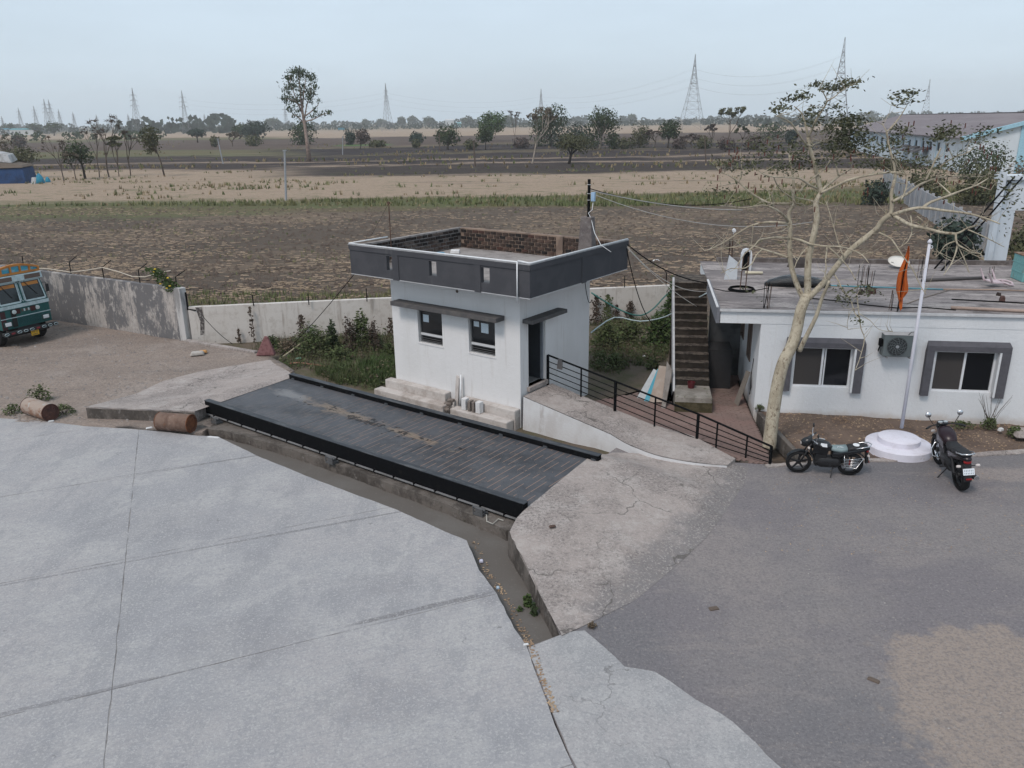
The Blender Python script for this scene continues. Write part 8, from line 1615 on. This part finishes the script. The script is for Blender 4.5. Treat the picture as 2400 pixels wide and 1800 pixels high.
far_wood(620, -430, -250, 3, 6, LM['dark'], 'low scrub line at the left beyond the fields', 9, .3, 6)
far_wood(800, 230, 560, 4, 9, LM['blue'], 'hazy tree belt behind the bare tree and warehouse', 12, .8, 5)
# ============================================================ HAZE
hz = MB().box(-2600, 2600, -60, 2600, ZG-1.2, 105).mesh('haze'); hm = bpy.data.materials.new('haze_air'); hm.use_nodes = True; N = hm.node_tree.nodes; N.remove(N['Principled BSDF']); pv = N.new('ShaderNodeVolumePrincipled'); pv.inputs['Color'].default_value = (.965, .985, 1.0, 1); pv.inputs['Density'].default_value = .00020; pv.inputs['Anisotropy'].default_value = .15
hm.node_tree.links.new(pv.outputs[0], N['Material Output'].inputs['Volume']); hz.materials.append(hm); o = link('haze', hz); tag(o, 'thin pale haze in the air', kind='stuff')
# ============================================================ WEEDS, SHRUBS, VINES
def blade(mb, p, h, lean, w, r):
    a = r.uniform(0, 6.283); d = Vector((math.cos(a), math.sin(a), 0)); s = Vector((-d.y, d.x, 0))*w; m = p+Vector((0, 0, h*.55))+d*lean*h*.35; t = p+Vector((0, 0, h))+d*lean*h
    mb.add([p-s, p+s, m+s*.7, m-s*.7, t], [(0, 1, 2, 3), (3, 2, 4)])
def leafclump(mb, c, rad, hgt, n, size, r):
    for _ in range(n):
        d = Vector((r.gauss(0, .5), r.gauss(0, .5), abs(r.gauss(0, .55)))); p = Vector(c)+Vector((d.x*rad, d.y*rad, d.z*hgt)); a = Vector((r.gauss(0, 1), r.gauss(0, 1), r.gauss(0, .5))).normalized(); b = a.cross(Vector((r.gauss(0, 1), r.gauss(0, 1), r.gauss(0, 1)+1))).normalized(); s = size*r.uniform(.5, 1.4)
        mb.add([p-a*s, p+b*s*.5, p+a*s, p-b*s*.5], [(0, 1, 2, 3)])
M_WG = mat('weed_green', (.075, .098, .040), [dict(k='noise', scale=1.3, lo=.42, hi=.62, col=(.115, .115, .060), amt=.8, d=3), dict(k='noise', scale=5, lo=.5, hi=.7, col=(.040, .055, .022), amt=.7)], rough=.9, spec=.2)
M_WB = mat('weed_bright', (.062, .090, .034), [dict(k='noise', scale=3, lo=.42, hi=.62, col=(.040, .075, .020), amt=.8, d=3)], rough=.85, spec=.2)
M_WD = mat('weed_dry', (.150, .118, .085), [dict(k='noise', scale=3, lo=.42, hi=.62, col=(.095, .075, .055), amt=.8, d=3)], rough=1, spec=.1)
M_DEAD = mat('dead_leaves', (.090, .070, .055), [dict(k='noise', scale=4, lo=.42, hi=.62, col=(.05, .036, .03), amt=.8, d=3)], rough=1, spec=.1)
r5 = random.Random(55)
def scatter_px(poly, n, z):
    pw_ = [W(x, y, z) for x, y in poly]; pp_ = [(p.x, p.y) for p in pw_]; xs_ = [p[0] for p in pp_]; ys_ = [p[1] for p in pp_]; out = []
    while len(out) < n:
        x = r5.uniform(min(xs_), max(xs_)); y = r5.uniform(min(ys_), max(ys_))
        if in_poly(x, y, pp_): out.append((x, y))
    return out
wl = [(600, 818), (640, 795), (780, 790), (915, 770), (932, 880), (900, 912), (830, 906), (690, 868), (648, 850)]
wr = [(1388, 745), (1560, 735), (1590, 780), (1560, 845), (1500, 865), (1440, 880), (1386, 870)]
g1, g2, g3 = MB(), MB(), MB()
for poly, n in ((wl, 1300), (wr, 1700)):
    for (x, y) in scatter_px(poly, n, -.2):
        z = weed_z(x, y); k = nz(x*.8, y*.8, 7)
        if k < -.25: continue
        tgt = g1 if r5.random() < .62 else (g3 if r5.random() < .7 else g2)
        if r5.random() < .5: leafclump(tgt, (x, y, z), .18, .25+.2*max(0, k), 9, .05, r5)
        else:
            for _ in range(7): blade(tgt, Vector((x+r5.gauss(0, .08), y+r5.gauss(0, .08), z)), r5.uniform(.15, .42), r5.uniform(.1, .7), .008, r5)
# tall bright grass by the hut's left corner
for (x, y) in scatter_px([(838, 850), (925, 838), (932, 892), (888, 905), (842, 900)], 330, -.2):
    for _ in range(7): blade(g2, Vector((x+r5.gauss(0, .06), y+r5.gauss(0, .06), weed_z(x, y))), r5.uniform(.15, .42), r5.uniform(.2, .9), .010, r5)
for (x, y) in scatter_px([(735, 870), (835, 862), (838, 905), (790, 898)], 240, -.2):
    for _ in range(6): blade(g1 if r5.random() < .6 else g2, Vector((x+r5.gauss(0, .06), y+r5.gauss(0, .06), weed_z(x, y))), r5.uniform(.18, .45), r5.uniform(.1, .8), .009, r5)
for mb, m, l in ((g1, M_WG, 'grey-green weeds covering the ground behind the hut'), (g2, M_WB, 'bright green grass by the hut corner'), (g3, M_WD, 'dry brown weeds among the green')):
    o = mb.build('weeds', m, None, recalc=False); tag(o, l, 'weeds', kind='stuff')
def shrub(px, py, w, h, label, m, n=700, size=.06, z=-.2, stems=5, group='shrubs along the boundary wall'):
    b = W(px, py, z); s = b.y/FPX*1.03; t = thing('shrub', label, 'bush', b, 0, group); mb = MB(); r = random.Random(px)
    for _ in range(n):
        th = r.uniform(0, 6.283); ph = r.random(); rr0 = (.55+.5*r.random())*(1+.35*nz(math.cos(th)*1.7+px, ph*2.2, math.sin(th)*1.7)); p = Vector((math.cos(th)*rr0*w*s*.5*math.cos(ph*1.45), math.sin(th)*rr0*w*s*.36*math.cos(ph*1.45), max(0, rr0*h*s*math.sin(ph*1.45)*.95))); a = Vector((r.gauss(0, 1), r.gauss(0, 1), r.gauss(0, .5))).normalized(); c = a.cross(Vector((r.gauss(0, 1), r.gauss(0, 1), 1))).normalized(); q = size*r.uniform(.5, 1.4); mb.add([p-a*q, p+c*q*.5, p+a*q, p-c*q*.5], [(0, 1, 2, 3)])
    mb.build('foliage', m, t, recalc=False); sm = MB()
    for k in range(stems): a = k*6.28/stems; sm.tube([(0, 0, -.1), (math.cos(a)*w*s*.15, math.sin(a)*w*s*.12, h*s*.4), (math.cos(a)*w*s*.3, math.sin(a)*w*s*.2, h*s*.8)], [.014, .01, .004], 5)
    sm.build('stems', M_DEAD, t)
shrub(740, 835, 95, 75, 'broad green bush against the low wall left of the hut', M_WG, 1500); shrub(780, 822, 34, 70, 'narrow dark upright bush against the low wall', LM['dark'], 700); shrub(850, 820, 60, 90, 'tall leafy green bush near the hut left side', M_WG, 1400); shrub(822, 825, 40, 85, 'brown dried bush left of the tall leafy one', M_DEAD, 800, .05); shrub(878, 822, 36, 70, 'small brown dried bush next to the hut', M_DEAD, 600, .05); shrub(680, 830, 60, 40, 'low brown scrub near the end of the kerb', M_WD, 600, .05); shrub(912, 838, 40, 36, 'low dark weeds touching the hut left corner', M_WG, 500); shrub(800, 845, 60, 34, 'low spreading bush in the middle of the weeds', M_WG, 600); shrub(640, 815, 30, 30, 'small bush beside the maroon sack', M_WG, 260)
shrub(1420, 815, 70, 60, 'dense weeds at the hut right rear corner', M_WG, 1100); shrub(1480, 805, 90, 55, 'broad green bush in the middle of the right weeds', M_WG, 1200); shrub(1545, 810, 70, 80, 'big green bush beside the stairs', M_WB, 1500, .07); shrub(1572, 770, 50, 110, 'tall climbing green shrub touching the stair edge', LM['green'], 1500, .07); shrub(1440, 862, 60, 34, 'low weeds at the edge of the brick path', M_WG, 600); shrub(1530, 865, 40, 26, 'small weed clump behind the leaning sheets', M_WG, 300)
shrub(95, 938, 60, 36, 'grey-green weed behind the pale drum', M_WG, 420, .045, 0, group='weeds in the yards'); shrub(150, 970, 70, 24, 'low grey weed right of the pale drum', M_WG, 360, .04, 0, group='weeds in the yards'); shrub(30, 970, 50, 24, 'low weed left of the pale drum', M_WG, 260, .04, 0, group='weeds in the yards')
shrub(1237, 1420, 24, 34, 'bright green plant growing in the drain', M_WB, 300, .035, -.26, group='plants in the drain'); shrub(1219, 1432, 16, 14, 'tiny seedling beside the bright green drain plant', M_WB, 80, .03, -.26, group='plants in the drain'); shrub(1252, 1442, 18, 36, 'dark weed against the drain wall', LM['dark'], 240, .035, -.26, group='plants in the drain'); shrub(1192, 1262, 22, 26, 'dark moss tuft at the drain corner', LM['dark'], 200, .03, -.26, group='plants in the drain'); shrub(745, 1058, 14, 10, 'tiny green sprout under the weighbridge', M_WB, 60, .025, 0, group='plants in the drain')
shrub(1387, 1470, 26, 16, 'dry grass tuft at the corner of the approach ramp', M_WD, 160, .025, .02, group='weeds in the yards')
shrub(2318, 1002, 40, 26, 'green weeds at the foot of the office wall', M_WG, 320, .04, .0, group='weeds by the office wall'); shrub(2255, 1000, 60, 14, 'low weeds along the office wall left of the bare shrub', M_WG, 260, .035, .0, group='weeds by the office wall'); shrub(2378, 1020, 40, 24, 'weeds at the right picture edge', M_WG, 320, .04, .0, group='weeds by the office wall'); shrub(1780, 960, 24, 14, 'small grass tuft at the bed kerb corner', M_WG, 120, .03, .12, group='weeds by the office wall')
# bare spindly shrub at the office wall
b = W(2318, 1000, 0); t = thing('bare_shrub', 'spindly leafless shrub against the office wall', 'bush', b); mb = MB(); r = random.Random(3)
for k in range(16): a = r.uniform(-1, 1); mb.tube([(r.uniform(-.1, .1), 0, 0), (a*.22, r.uniform(-.08, .05), .45), (a*.5, r.uniform(-.1, .05), .75+r.uniform(0, .35))], [.008, .006, .003], 4, cap=False)
mb.build('stems', M_DEAD, t, recalc=False)
# dead vines hanging on the low wall
def vine(px, top, bot, w, label, m, n=260, p0=None, nn=None):
    p0 = p0 or lmid; nn = nn or lnrm; a = on_wall(px, top, p0-nn*.16, nn); b = on_wall(px, bot, p0-nn*.16, nn); t = thing('wall_vine', label, 'vine', Vector((a.x, a.y, b.z)), 0, 'dried vines on the low wall'); H_ = a.z-b.z; s = a.y/FPX; mb = MB(); r = random.Random(px+5)
    for _ in range(n):
        k = r.random(); p = Vector((r.gauss(0, .33)*w*s*(.4+.9*(1-k)), -.03+r.gauss(0, .03), k*H_)); q = .05*r.uniform(.5, 1.4); e = Vector((r.gauss(0, 1), r.gauss(0, .4), r.gauss(0, 1))).normalized(); c = e.cross(Vector((0, 1, 0))).normalized(); mb.add([p-e*q, p+c*q*.6, p+e*q, p-c*q*.6], [(0, 1, 2, 3)])
    mb.build('leaves', m, t, recalc=False); MB().tube([(0, 0, 0), (.05, -.01, H_*.5), (-.02, 0, H_)], [.014, .011, .005], 5).build('stem', M_DEAD, t)
vine(705, 738, 815, 22, 'dead vine on the low wall left of the broad bush', M_DEAD, 260); vine(585, 718, 815, 10, 'thin dead vine near the left end of the low wall', M_DEAD, 90); vine(915, 745, 825, 22, 'dead vine on the low wall touching the hut', M_DEAD, 260); vine(558, 770, 812, 8, 'short rusty vine streak at the left of the low wall', M_DEAD, 60)
vine(1398, 692, 790, 26, 'large dead vine beside the hut right wall', M_DEAD, 380, lm2, ln2); vine(1425, 690, 765, 22, 'second dead vine right of the hut, partly green', M_WG, 260, lm2, ln2); vine(1478, 705, 778, 22, 'pointed dead vine in the middle of the right low wall', M_DEAD, 330, lm2, ln2); vine(1445, 715, 760, 14, 'small dead vine between the larger ones', M_DEAD, 120, lm2, ln2)
shrub(1608, 690, 44, 26, 'green creeper on top of the wall by the stair top', M_WB, 420, .05, 1.4, group='shrubs along the boundary wall')
# creeper with yellow flowers on the tall wall's end
p = on_wall(398, 678, wallA-wnrm*.0, wnrm); t = thing('flowering_creeper', 'green creeper with yellow flowers on the end of the tall wall', 'creeper', Vector((p.x, p.y, 2.2))); mb = MB(); r = random.Random(4)
for _ in range(520):
    k = r.random(); q = Vector((-.3+.5*(1-k)+r.gauss(0, .16)-.35*k*k, r.gauss(0, .12), -.15+k*1.0)); e = Vector((r.gauss(0, 1), r.gauss(0, 1), r.gauss(0, .6))).normalized(); c = e.cross(Vector((r.gauss(0, 1), 1, 0))).normalized(); s = .06*r.uniform(.5, 1.4); mb.add([q-e*s, q+c*s*.5, q+e*s, q-c*s*.5], [(0, 1, 2, 3)])
mb.build('foliage', M_WB, t, recalc=False); MB().tube([(.2, 0, -.2), (0, 0, .3), (-.35, 0, .8)], [.02, .014, .006], 5).build('stem', M_DEAD, t)
fm = MB().lathe([(.0, .02), (.03, .03), (.055, .0), (.0, -.02)], 8).mesh('flower', flat('flower_yellow', (.62, .42, .03), .8))
for q in ((-.42, -.15, .82), (.05, -.15, .45), (.1, -.18, .12), (-.3, -.12, .2), (-.05, -.15, .02), (-.5, -.1, .7)): f = link('flower', fm, t); f.location = q
# ---------------- stubble, clods and tufts in the fields
M_STRAW = mat('straw', (.28, .215, .155), [dict(k='noise', scale=.3, lo=.42, hi=.62, col=(.23, .175, .12), amt=.7)], rough=1); M_CLOD = mat('clod', (.118, .091, .074), [dict(k='noise', scale=.5, lo=.42, hi=.62, col=(.085, .066, .055), amt=.7)], rough=1)
M_FG = mat('field_grass', (.120, .142, .060), [dict(k='noise', scale=.12, lo=.42, hi=.62, col=(.20, .185, .09), amt=.8), dict(k='noise', scale=.8, lo=.5, hi=.7, col=(.05, .07, .03), amt=.6)], rough=1); M_FY = mat('field_dry', (.27, .21, .125), [dict(k='noise', scale=.2, lo=.42, hi=.62, col=(.17, .14, .08), amt=.7)], rough=1)
st_, cl_, fg_, fy_ = MB(), MB(), MB(), MB(); r = random.Random(77)
def fpx(y0, y1, x0=-60, x1=2460):
    y = y0+(y1-y0)*r.random(); p = W(r.uniform(x0, x1), y, ZG); return p
for _ in range(24000):      # straw and stalks lying along the furrows
    p = fpx(486, 705)
    if p.y < 37.5 or nz(p.x*.09, p.y*.25, 2)+.9*nz(p.x*.5, p.y*1.6, 5) < r.uniform(-.35, .6): continue
    l = r.uniform(.05, .22); a = r.gauss(0, .3); d = Vector((math.cos(a), math.sin(a), 0)); n = Vector((-d.y, d.x, 0)); w = r.uniform(.008, .022); z = ZG+.05+r.random()*.04; q = Vector((p.x, p.y, z)); st_.add([q-d*l-n*w, q+d*l-n*w, q+d*l+n*w+Vector((0, 0, .03)), q-d*l+n*w+Vector((0, 0, .03))], [(0, 1, 2, 3)])
for _ in range(9000):       # clods
    p = fpx(486, 705)
    if p.y < 37.5: continue
    s = r.uniform(.05, .15); q = Vector((p.x, p.y, ZG+.02)); cl_.add([q+Vector((-s, -s*.7, 0)), q+Vector((s, -s*.6, 0)), q+Vector((s*.8, s, 0)), q+Vector((-s*.9, s, 0)), q+Vector((r.uniform(-.3, .3)*s, 0, s*1.1))], [(0, 1, 4), (1, 2, 4), (2, 3, 4), (3, 0, 4)])
def tuft(mb, p, h, n=4, w=.05):
    for _ in range(n):
        a = r.uniform(0, 6.28); d = Vector((math.cos(a), math.sin(a), 0)); s = Vector((-d.y, d.x, 0))*w; b = p+Vector((r.gauss(0, .12), r.gauss(0, .12), 0)); mb.add([b-s, b+s, b+d*h*.4+Vector((0, 0, h))], [(0, 1, 2)])
for _ in range(2600):
    p = fpx(486, 700)
    if p.y < 37.5 or nz(p.x*.07, p.y*.15, 8) < r.uniform(-.1, .5): continue
    tuft(fg_, p, r.uniform(.1, .28), 4, .03)
for _ in range(900):
    p = fpx(690, 730, 440, 1600); 
    if p.y < 37.2: p.y = r.uniform(37.2, 39.5)
    tuft(fg_, p, r.uniform(.15, .4), 5, .03)
for _ in range(13000):      # the green strip and the tufted fallow behind it
    p = fpx(396, 484); k = nz(p.x*.035, p.y*.12, 3)+.7*nz(p.x*.12, p.y*.4, 6)
    gb = 1 if 84 < p.y-.05*p.x < 101 else .0
    if gb:
        if k > r.uniform(-.9, .5): tuft(fg_, p, r.uniform(.25, .65), 4, .07)
        elif r.random() < .4: tuft(fy_, p, r.uniform(.2, .5), 4, .07)
    elif k > r.uniform(.12, .7): tuft(fg_ if r.random() < .6 else fy_, p, r.uniform(.25, .7), 4, .09)
for _ in range(5000):
    p = fpx(330, 400); k = nz(p.x*.02, p.y*.05, 13)
    if k > r.uniform(0, .7): tuft(fy_ if r.random() < .6 else fg_, p, r.uniform(.4, 1.0), 4, .18)
for mb, m, l in ((st_, M_STRAW, 'straw stubble strewn over the ploughed field'), (cl_, M_CLOD, 'earth clods of the ploughed field'), (fg_, M_FG, 'green grass tufts in the field strips'), (fy_, M_FY, 'dry yellow grass tufts in the fallow strips')):
    o = mb.build('field_cover', m, None, recalc=False); tag(o, l, 'ground cover', kind='stuff')
# ---------------- leaf litter, gravel, crumbs
lt, gv = MB(), MB(); r = random.Random(9)
def litter(mb, p, s):
    a = r.uniform(0, 6.28); d = Vector((math.cos(a), math.sin(a), r.uniform(-.3, .3))); n = Vector((-math.sin(a), math.cos(a), r.uniform(-.2, .4))); mb.add([p-d*s, p+n*s*.5, p+d*s, p-n*s*.5], [(0, 1, 2, 3)])
bedp = [(p[0], p[1]) for p in bed]; xs_ = [p[0] for p in bedp]; ys_ = [p[1] for p in bedp]
for _ in range(4200):
    x = r.uniform(min(xs_), 15.5); y = r.uniform(min(ys_), max(ys_))
    if in_poly(x, y, bedp) and nz(x*.8, y*.8, 4) > r.uniform(-.6, .5): litter(lt, Vector((x, y, bed_z(x, y)+.012)), r.uniform(.02, .05))
for _ in range(700):
    p = W(r.uniform(1790, 2400), r.uniform(1085, 1300)**1.0, .006); 
    if r.random() < .5: litter(lt, p, r.uniform(.012, .03))
for _ in range(260):
    u = r.random()**.8; seg = [(1092, 1262), (1123, 1338), (1164, 1392), (1205, 1474), (1234, 1516), (1262, 1595), (1290, 1670)]; i = min(5, int(u*6)); f = u*6-i; x = seg[i][0]+(seg[i+1][0]-seg[i][0])*f+r.uniform(-2, 16); y = seg[i][1]+(seg[i+1][1]-seg[i][1])*f; zz = -.255 if y < 1500 else .012; litter(lt, W(x+(6 if zz < 0 else 0), y, zz)+Vector((.03, 0, .01)), r.uniform(.015, .04))
o = lt.build('leaf_litter', mat('litter_tan', (.36, .26, .17), [dict(k='noise', scale=1.2, lo=.42, hi=.62, col=(.22, .14, .09), amt=.8)], rough=1), None, recalc=False); tag(o, 'fallen tan leaves and crumbs on the ground', 'leaf litter', kind='stuff')
for _ in range(2600):
    q = r.random()
    if q < .62: p = W(r.uniform(-40, 440), r.uniform(760, 990), .0); p.z = dirt_z(p.x, p.y)
    else: p = W(r.uniform(1350, 2450), r.uniform(1095, 1800), .0)
    if q < .62 and nz(p.x*.5, p.y*.5, 2) < r.uniform(-.5, .5): continue
    s = r.uniform(.006, .018) if q > .62 else r.uniform(.012, .05); gv.add([p+Vector((-s, -s*.7, 0)), p+Vector((s, -s*.6, 0)), p+Vector((s*.8, s, 0)), p+Vector((-s*.9, s, 0)), p+Vector((r.uniform(-.3, .3)*s, 0, s*.9))], [(0, 1, 4), (1, 2, 4), (2, 3, 4), (3, 0, 4)])
o = gv.build('gravel', mat('gravel_grey', (.26, .235, .22), [dict(k='noise', scale=3, lo=.42, hi=.62, col=(.15, .135, .13), amt=.8), dict(k='noise', scale=1, lo=.6, hi=.7, col=(.42, .40, .38), amt=.7)], rough=1), None, recalc=False); tag(o, 'loose gravel and pebbles on dirt and asphalt', 'gravel', kind='stuff')
# bits and pieces one can point at
def chunk(name, px, py, z, a, b, c, m, label, cat, rz=0.0, bevel=.02):
    p = W(px, py, z); o = MB().hexa([(-a, -b, 0), (a, -b*.9, 0), (a*.95, b, 0), (-a, b*.9, 0)], [(-a*.8, -b*.8, c), (a*.7, -b*.9, c*.8), (a*.8, b*.7, c), (-a*.7, b*.8, c*.9)]).build(name, m, None, bevel=bevel); o.location = p; o.rotation_euler = (0, 0, rz); tag(o, label, cat); return o
chunk('stone', 463, 832, .02, .28, .16, .16, flat('stone_pale', (.40, .37, .34), 1), 'pale flat stone lying by the kerb', 'stone', .3, .05); chunk('orange_bag', 476, 827, .02, .18, .10, .12, flat('bag_orange', (.50, .26, .09), .7), 'orange plastic bag behind the pale stone', 'bag', .2, .04)
p = W(624, 832, .0); o = MB().hexa([(-.38, -.15, 0), (.38, -.15, 0), (.38, .15, 0), (-.38, .15, 0)], [(.02, -.06, .78), (.16, -.06, .74), (.16, .06, .74), (.02, .06, .78)]).build('maroon_sack', mat('sack_maroon', (.20, .10, .10), [dict(k='noise', scale=8, lo=.45, hi=.62, col=(.13, .06, .06), amt=.8, d=4)], rough=1), None, bevel=.05); o.location = p; tag(o, 'pointed maroon sack standing at the end of the kerb', 'sack')
pa = W(655, 842, -.15); pb2 = WY(712, 800, pa.y+.6); o = MB().tube([pa, pb2], [.03, .022], 7).build('bamboo_pole', flat('bamboo', (.36, .31, .22), .8), None); tag(o, 'pale bamboo pole leaning in the weeds', 'pole')
o = MB().tube([W(668, 853, -.12), W(700, 850, -.1), W(740, 855, -.1), W(790, 863, -.12)], .03, 7).build('orange_pipe', flat('pipe_orange', (.28, .13, .09), .7), None, smooth=True); tag(o, 'dull orange pipe lying in the weeds', 'pipe')
chunk('plastic_scrap', 700, 841, -.18, .12, .06, .05, flat('scrap_mint', (.25, .50, .38), .6), 'mint green plastic scrap among the weeds', 'scrap', .3); chunk('plastic_scrap', 673, 833, -.18, .10, .05, .06, flat('scrap_white', (.60, .60, .60), .7), 'white plastic scrap beside the bamboo pole', 'scrap', .8)
chunk('paper_scrap', 473, 1012, -.1, .16, .12, .05, MATS['scrap_white'], 'crumpled white paper sheet beside the rust-brown drum', 'paper', .1); chunk('paper_scrap', 500, 1025, .01, .2, .05, .02, MATS['scrap_white'], 'flat white paper strip on the slab edge', 'paper', -.3); chunk('paper_scrap', 350, 1004, .0, .1, .06, .04, MATS['scrap_white'], 'small white litter left of the rust-brown drum', 'paper', .5); chunk('paper_scrap', 120, 988, .0, .09, .05, .04, MATS['scrap_white'], 'white litter at the end of the pale drum', 'paper', .2)
chunk('plastic_cup', 1128, 1318, -.25, .05, .05, .07, flat('cup_lilac', (.55, .55, .66), .5), 'pale lilac cup in the drain beside the slab', 'cup', .2); chunk('plastic_cup', 1167, 1380, -.25, .04, .04, .06, flat('cup_blue', (.42, .52, .62), .5), 'small bluish cup further down the drain', 'cup', .2); chunk('paper_scrap', 1233, 1511, .015, .05, .03, .02, MATS['scrap_white'], 'tiny white wrapper at the end of the drain', 'paper', .2)
chunk('dung_pat', 1673, 1427, .0, .10, .06, .03, M_CLOD, 'dark dropping on the asphalt nearer the ramp', 'dropping', .2); chunk('dung_pat', 2047, 1595, .0, .10, .05, .03, M_CLOD, 'dark dropping on the asphalt near the sandy patch', 'dropping', 2.4); chunk('brick_bat', 1295, 1235, .34, .08, .05, .04, bm_[2], 'small brick bat on the approach ramp', 'rubble', .2)
chunk('concrete_slab', 2410, 1018, .05, .45, .35, .12, M_RAMP, 'concrete slab at the right picture edge by the office wall', 'slab', -.15); chunk('white_litter', 2345, 1010, .03, .08, .06, .10, MATS['scrap_white'], 'white litter bag beside the concrete slab', 'litter', .3); chunk('white_litter', 1510, 836, -.15, .08, .05, .06, MATS['scrap_white'], 'white scrap in the weeds right of the hut', 'litter', .3)
p = W(1540, 612, ZG); chunk('field_litter', 1538, 612, ZG, .22, .16, .1, MATS['scrap_white'], 'white bag lying in the field beyond the low wall', 'litter', .4)
# ---------------- overhead wires and hoses
M_WIREG = flat('wire_grey', (.36, .35, .33), .6); M_TEAL = flat('hose_teal', (.05, .17, .15), .5); M_HOSEW = flat('hose_pale', (.42, .50, .52), .5)
def wire(name, a, b, drop, r_, m, label, n=16, cat='wire'):
    o = MB().tube(sag(a, b, drop, n), r_, 5).build(name, m, None, smooth=True); tag(o, label, cat)
ptop = HUT.w(px_+.03, 3.1, 4.222+zp*.9)
wire('overhead_wire', ptop, WY(1760, 466, 29.5), .35, .014, M_BLACK, 'upper black wire from the roof post towards the right'); wire('overhead_wire', ptop-Vector((0, 0, .05)), WY(1740, 492, 28.5), .15, .016, M_WIREG, 'grey wire from the roof post sagging behind the bare tree'); wire('overhead_wire', ptop-Vector((0, 0, .12)), WY(1905, 520, 26.5), .5, .012, M_WIREG, 'thin pale wire from the roof post to the office roof')
hc = HUT.w(PX1, PY1-.1, PZ1-.1); stt = BLD.w(-1.3, 3.6, 3.3)
wire('service_wire', hc, stt, .25, .020, M_BLACK, 'thick black cable from the hut corner to the stair top'); wire('service_wire', hc+Vector((0, 0, -.06)), BLD.w(-1.25, 3.2, 3.1), .45, .012, M_WIREG, 'grey cable from the hut corner to the office side'); wire('service_wire', hc+Vector((0, 0, -.15)), WY(1590, 722, 27.5), 1.5, .016, M_BLACK, 'slack black cable hanging from the hut corner'); wire('service_wire', hc+Vector((0, 0, -.1)), BLD.w(-1.7, 2.6, 2.7), .15, .010, M_WIREG, 'thin cable from the hut corner crossing the stairs')
wire('service_wire', HUT.w(PX1-.4, 2.6, 4.03), HUT.w(.12, 3.8, 3.05), .35, .012, M_BLACK, 'short black cable looped under the hut eaves')
wire('guy_wire', HUT.w(PX0+.05, PY0+.1, 4.03), W(655, 838, -.1), .1, .012, M_BLACK, 'black guy wire from the hut left corner down to the weeds'); wire('guy_wire', WY(476, 742, 32.1), W(545, 806, -.1), .1, .012, M_BLACK, 'thin wire hanging on the low wall near its left end')
pw2 = lambda x, y: on_wall(x, y, lm2-ln2*.3, ln2)
o = MB().tube(smooth_path([pw2(1386, 686), pw2(1420, 708), pw2(1455, 727), pw2(1485, 738), pw2(1510, 737), pw2(1535, 720), pw2(1560, 693), pw2(1590, 676), pw2(1660, 668)], [.035]*9)[0], .035, 8).build('teal_hose', M_TEAL, None, smooth=True); tag(o, 'thick teal hose drooping along the low wall right of the hut', 'hose')
a = HUT.w(.1, 3.95, 2.3); o = MB().tube(smooth_path([HUT.w(.0, 4.0, 1.9), WY(1440, 744, 30), WY(1500, 753, 29.5), WY(1560, 742, 28.5), WY(1610, 713, 27.5), WY(1665, 682, 26.5)], [.025]*6)[0], .022, 8).build('pale_hose', M_HOSEW, None, smooth=True); tag(o, 'pale blue hose slung from the hut to the stair top', 'hose')
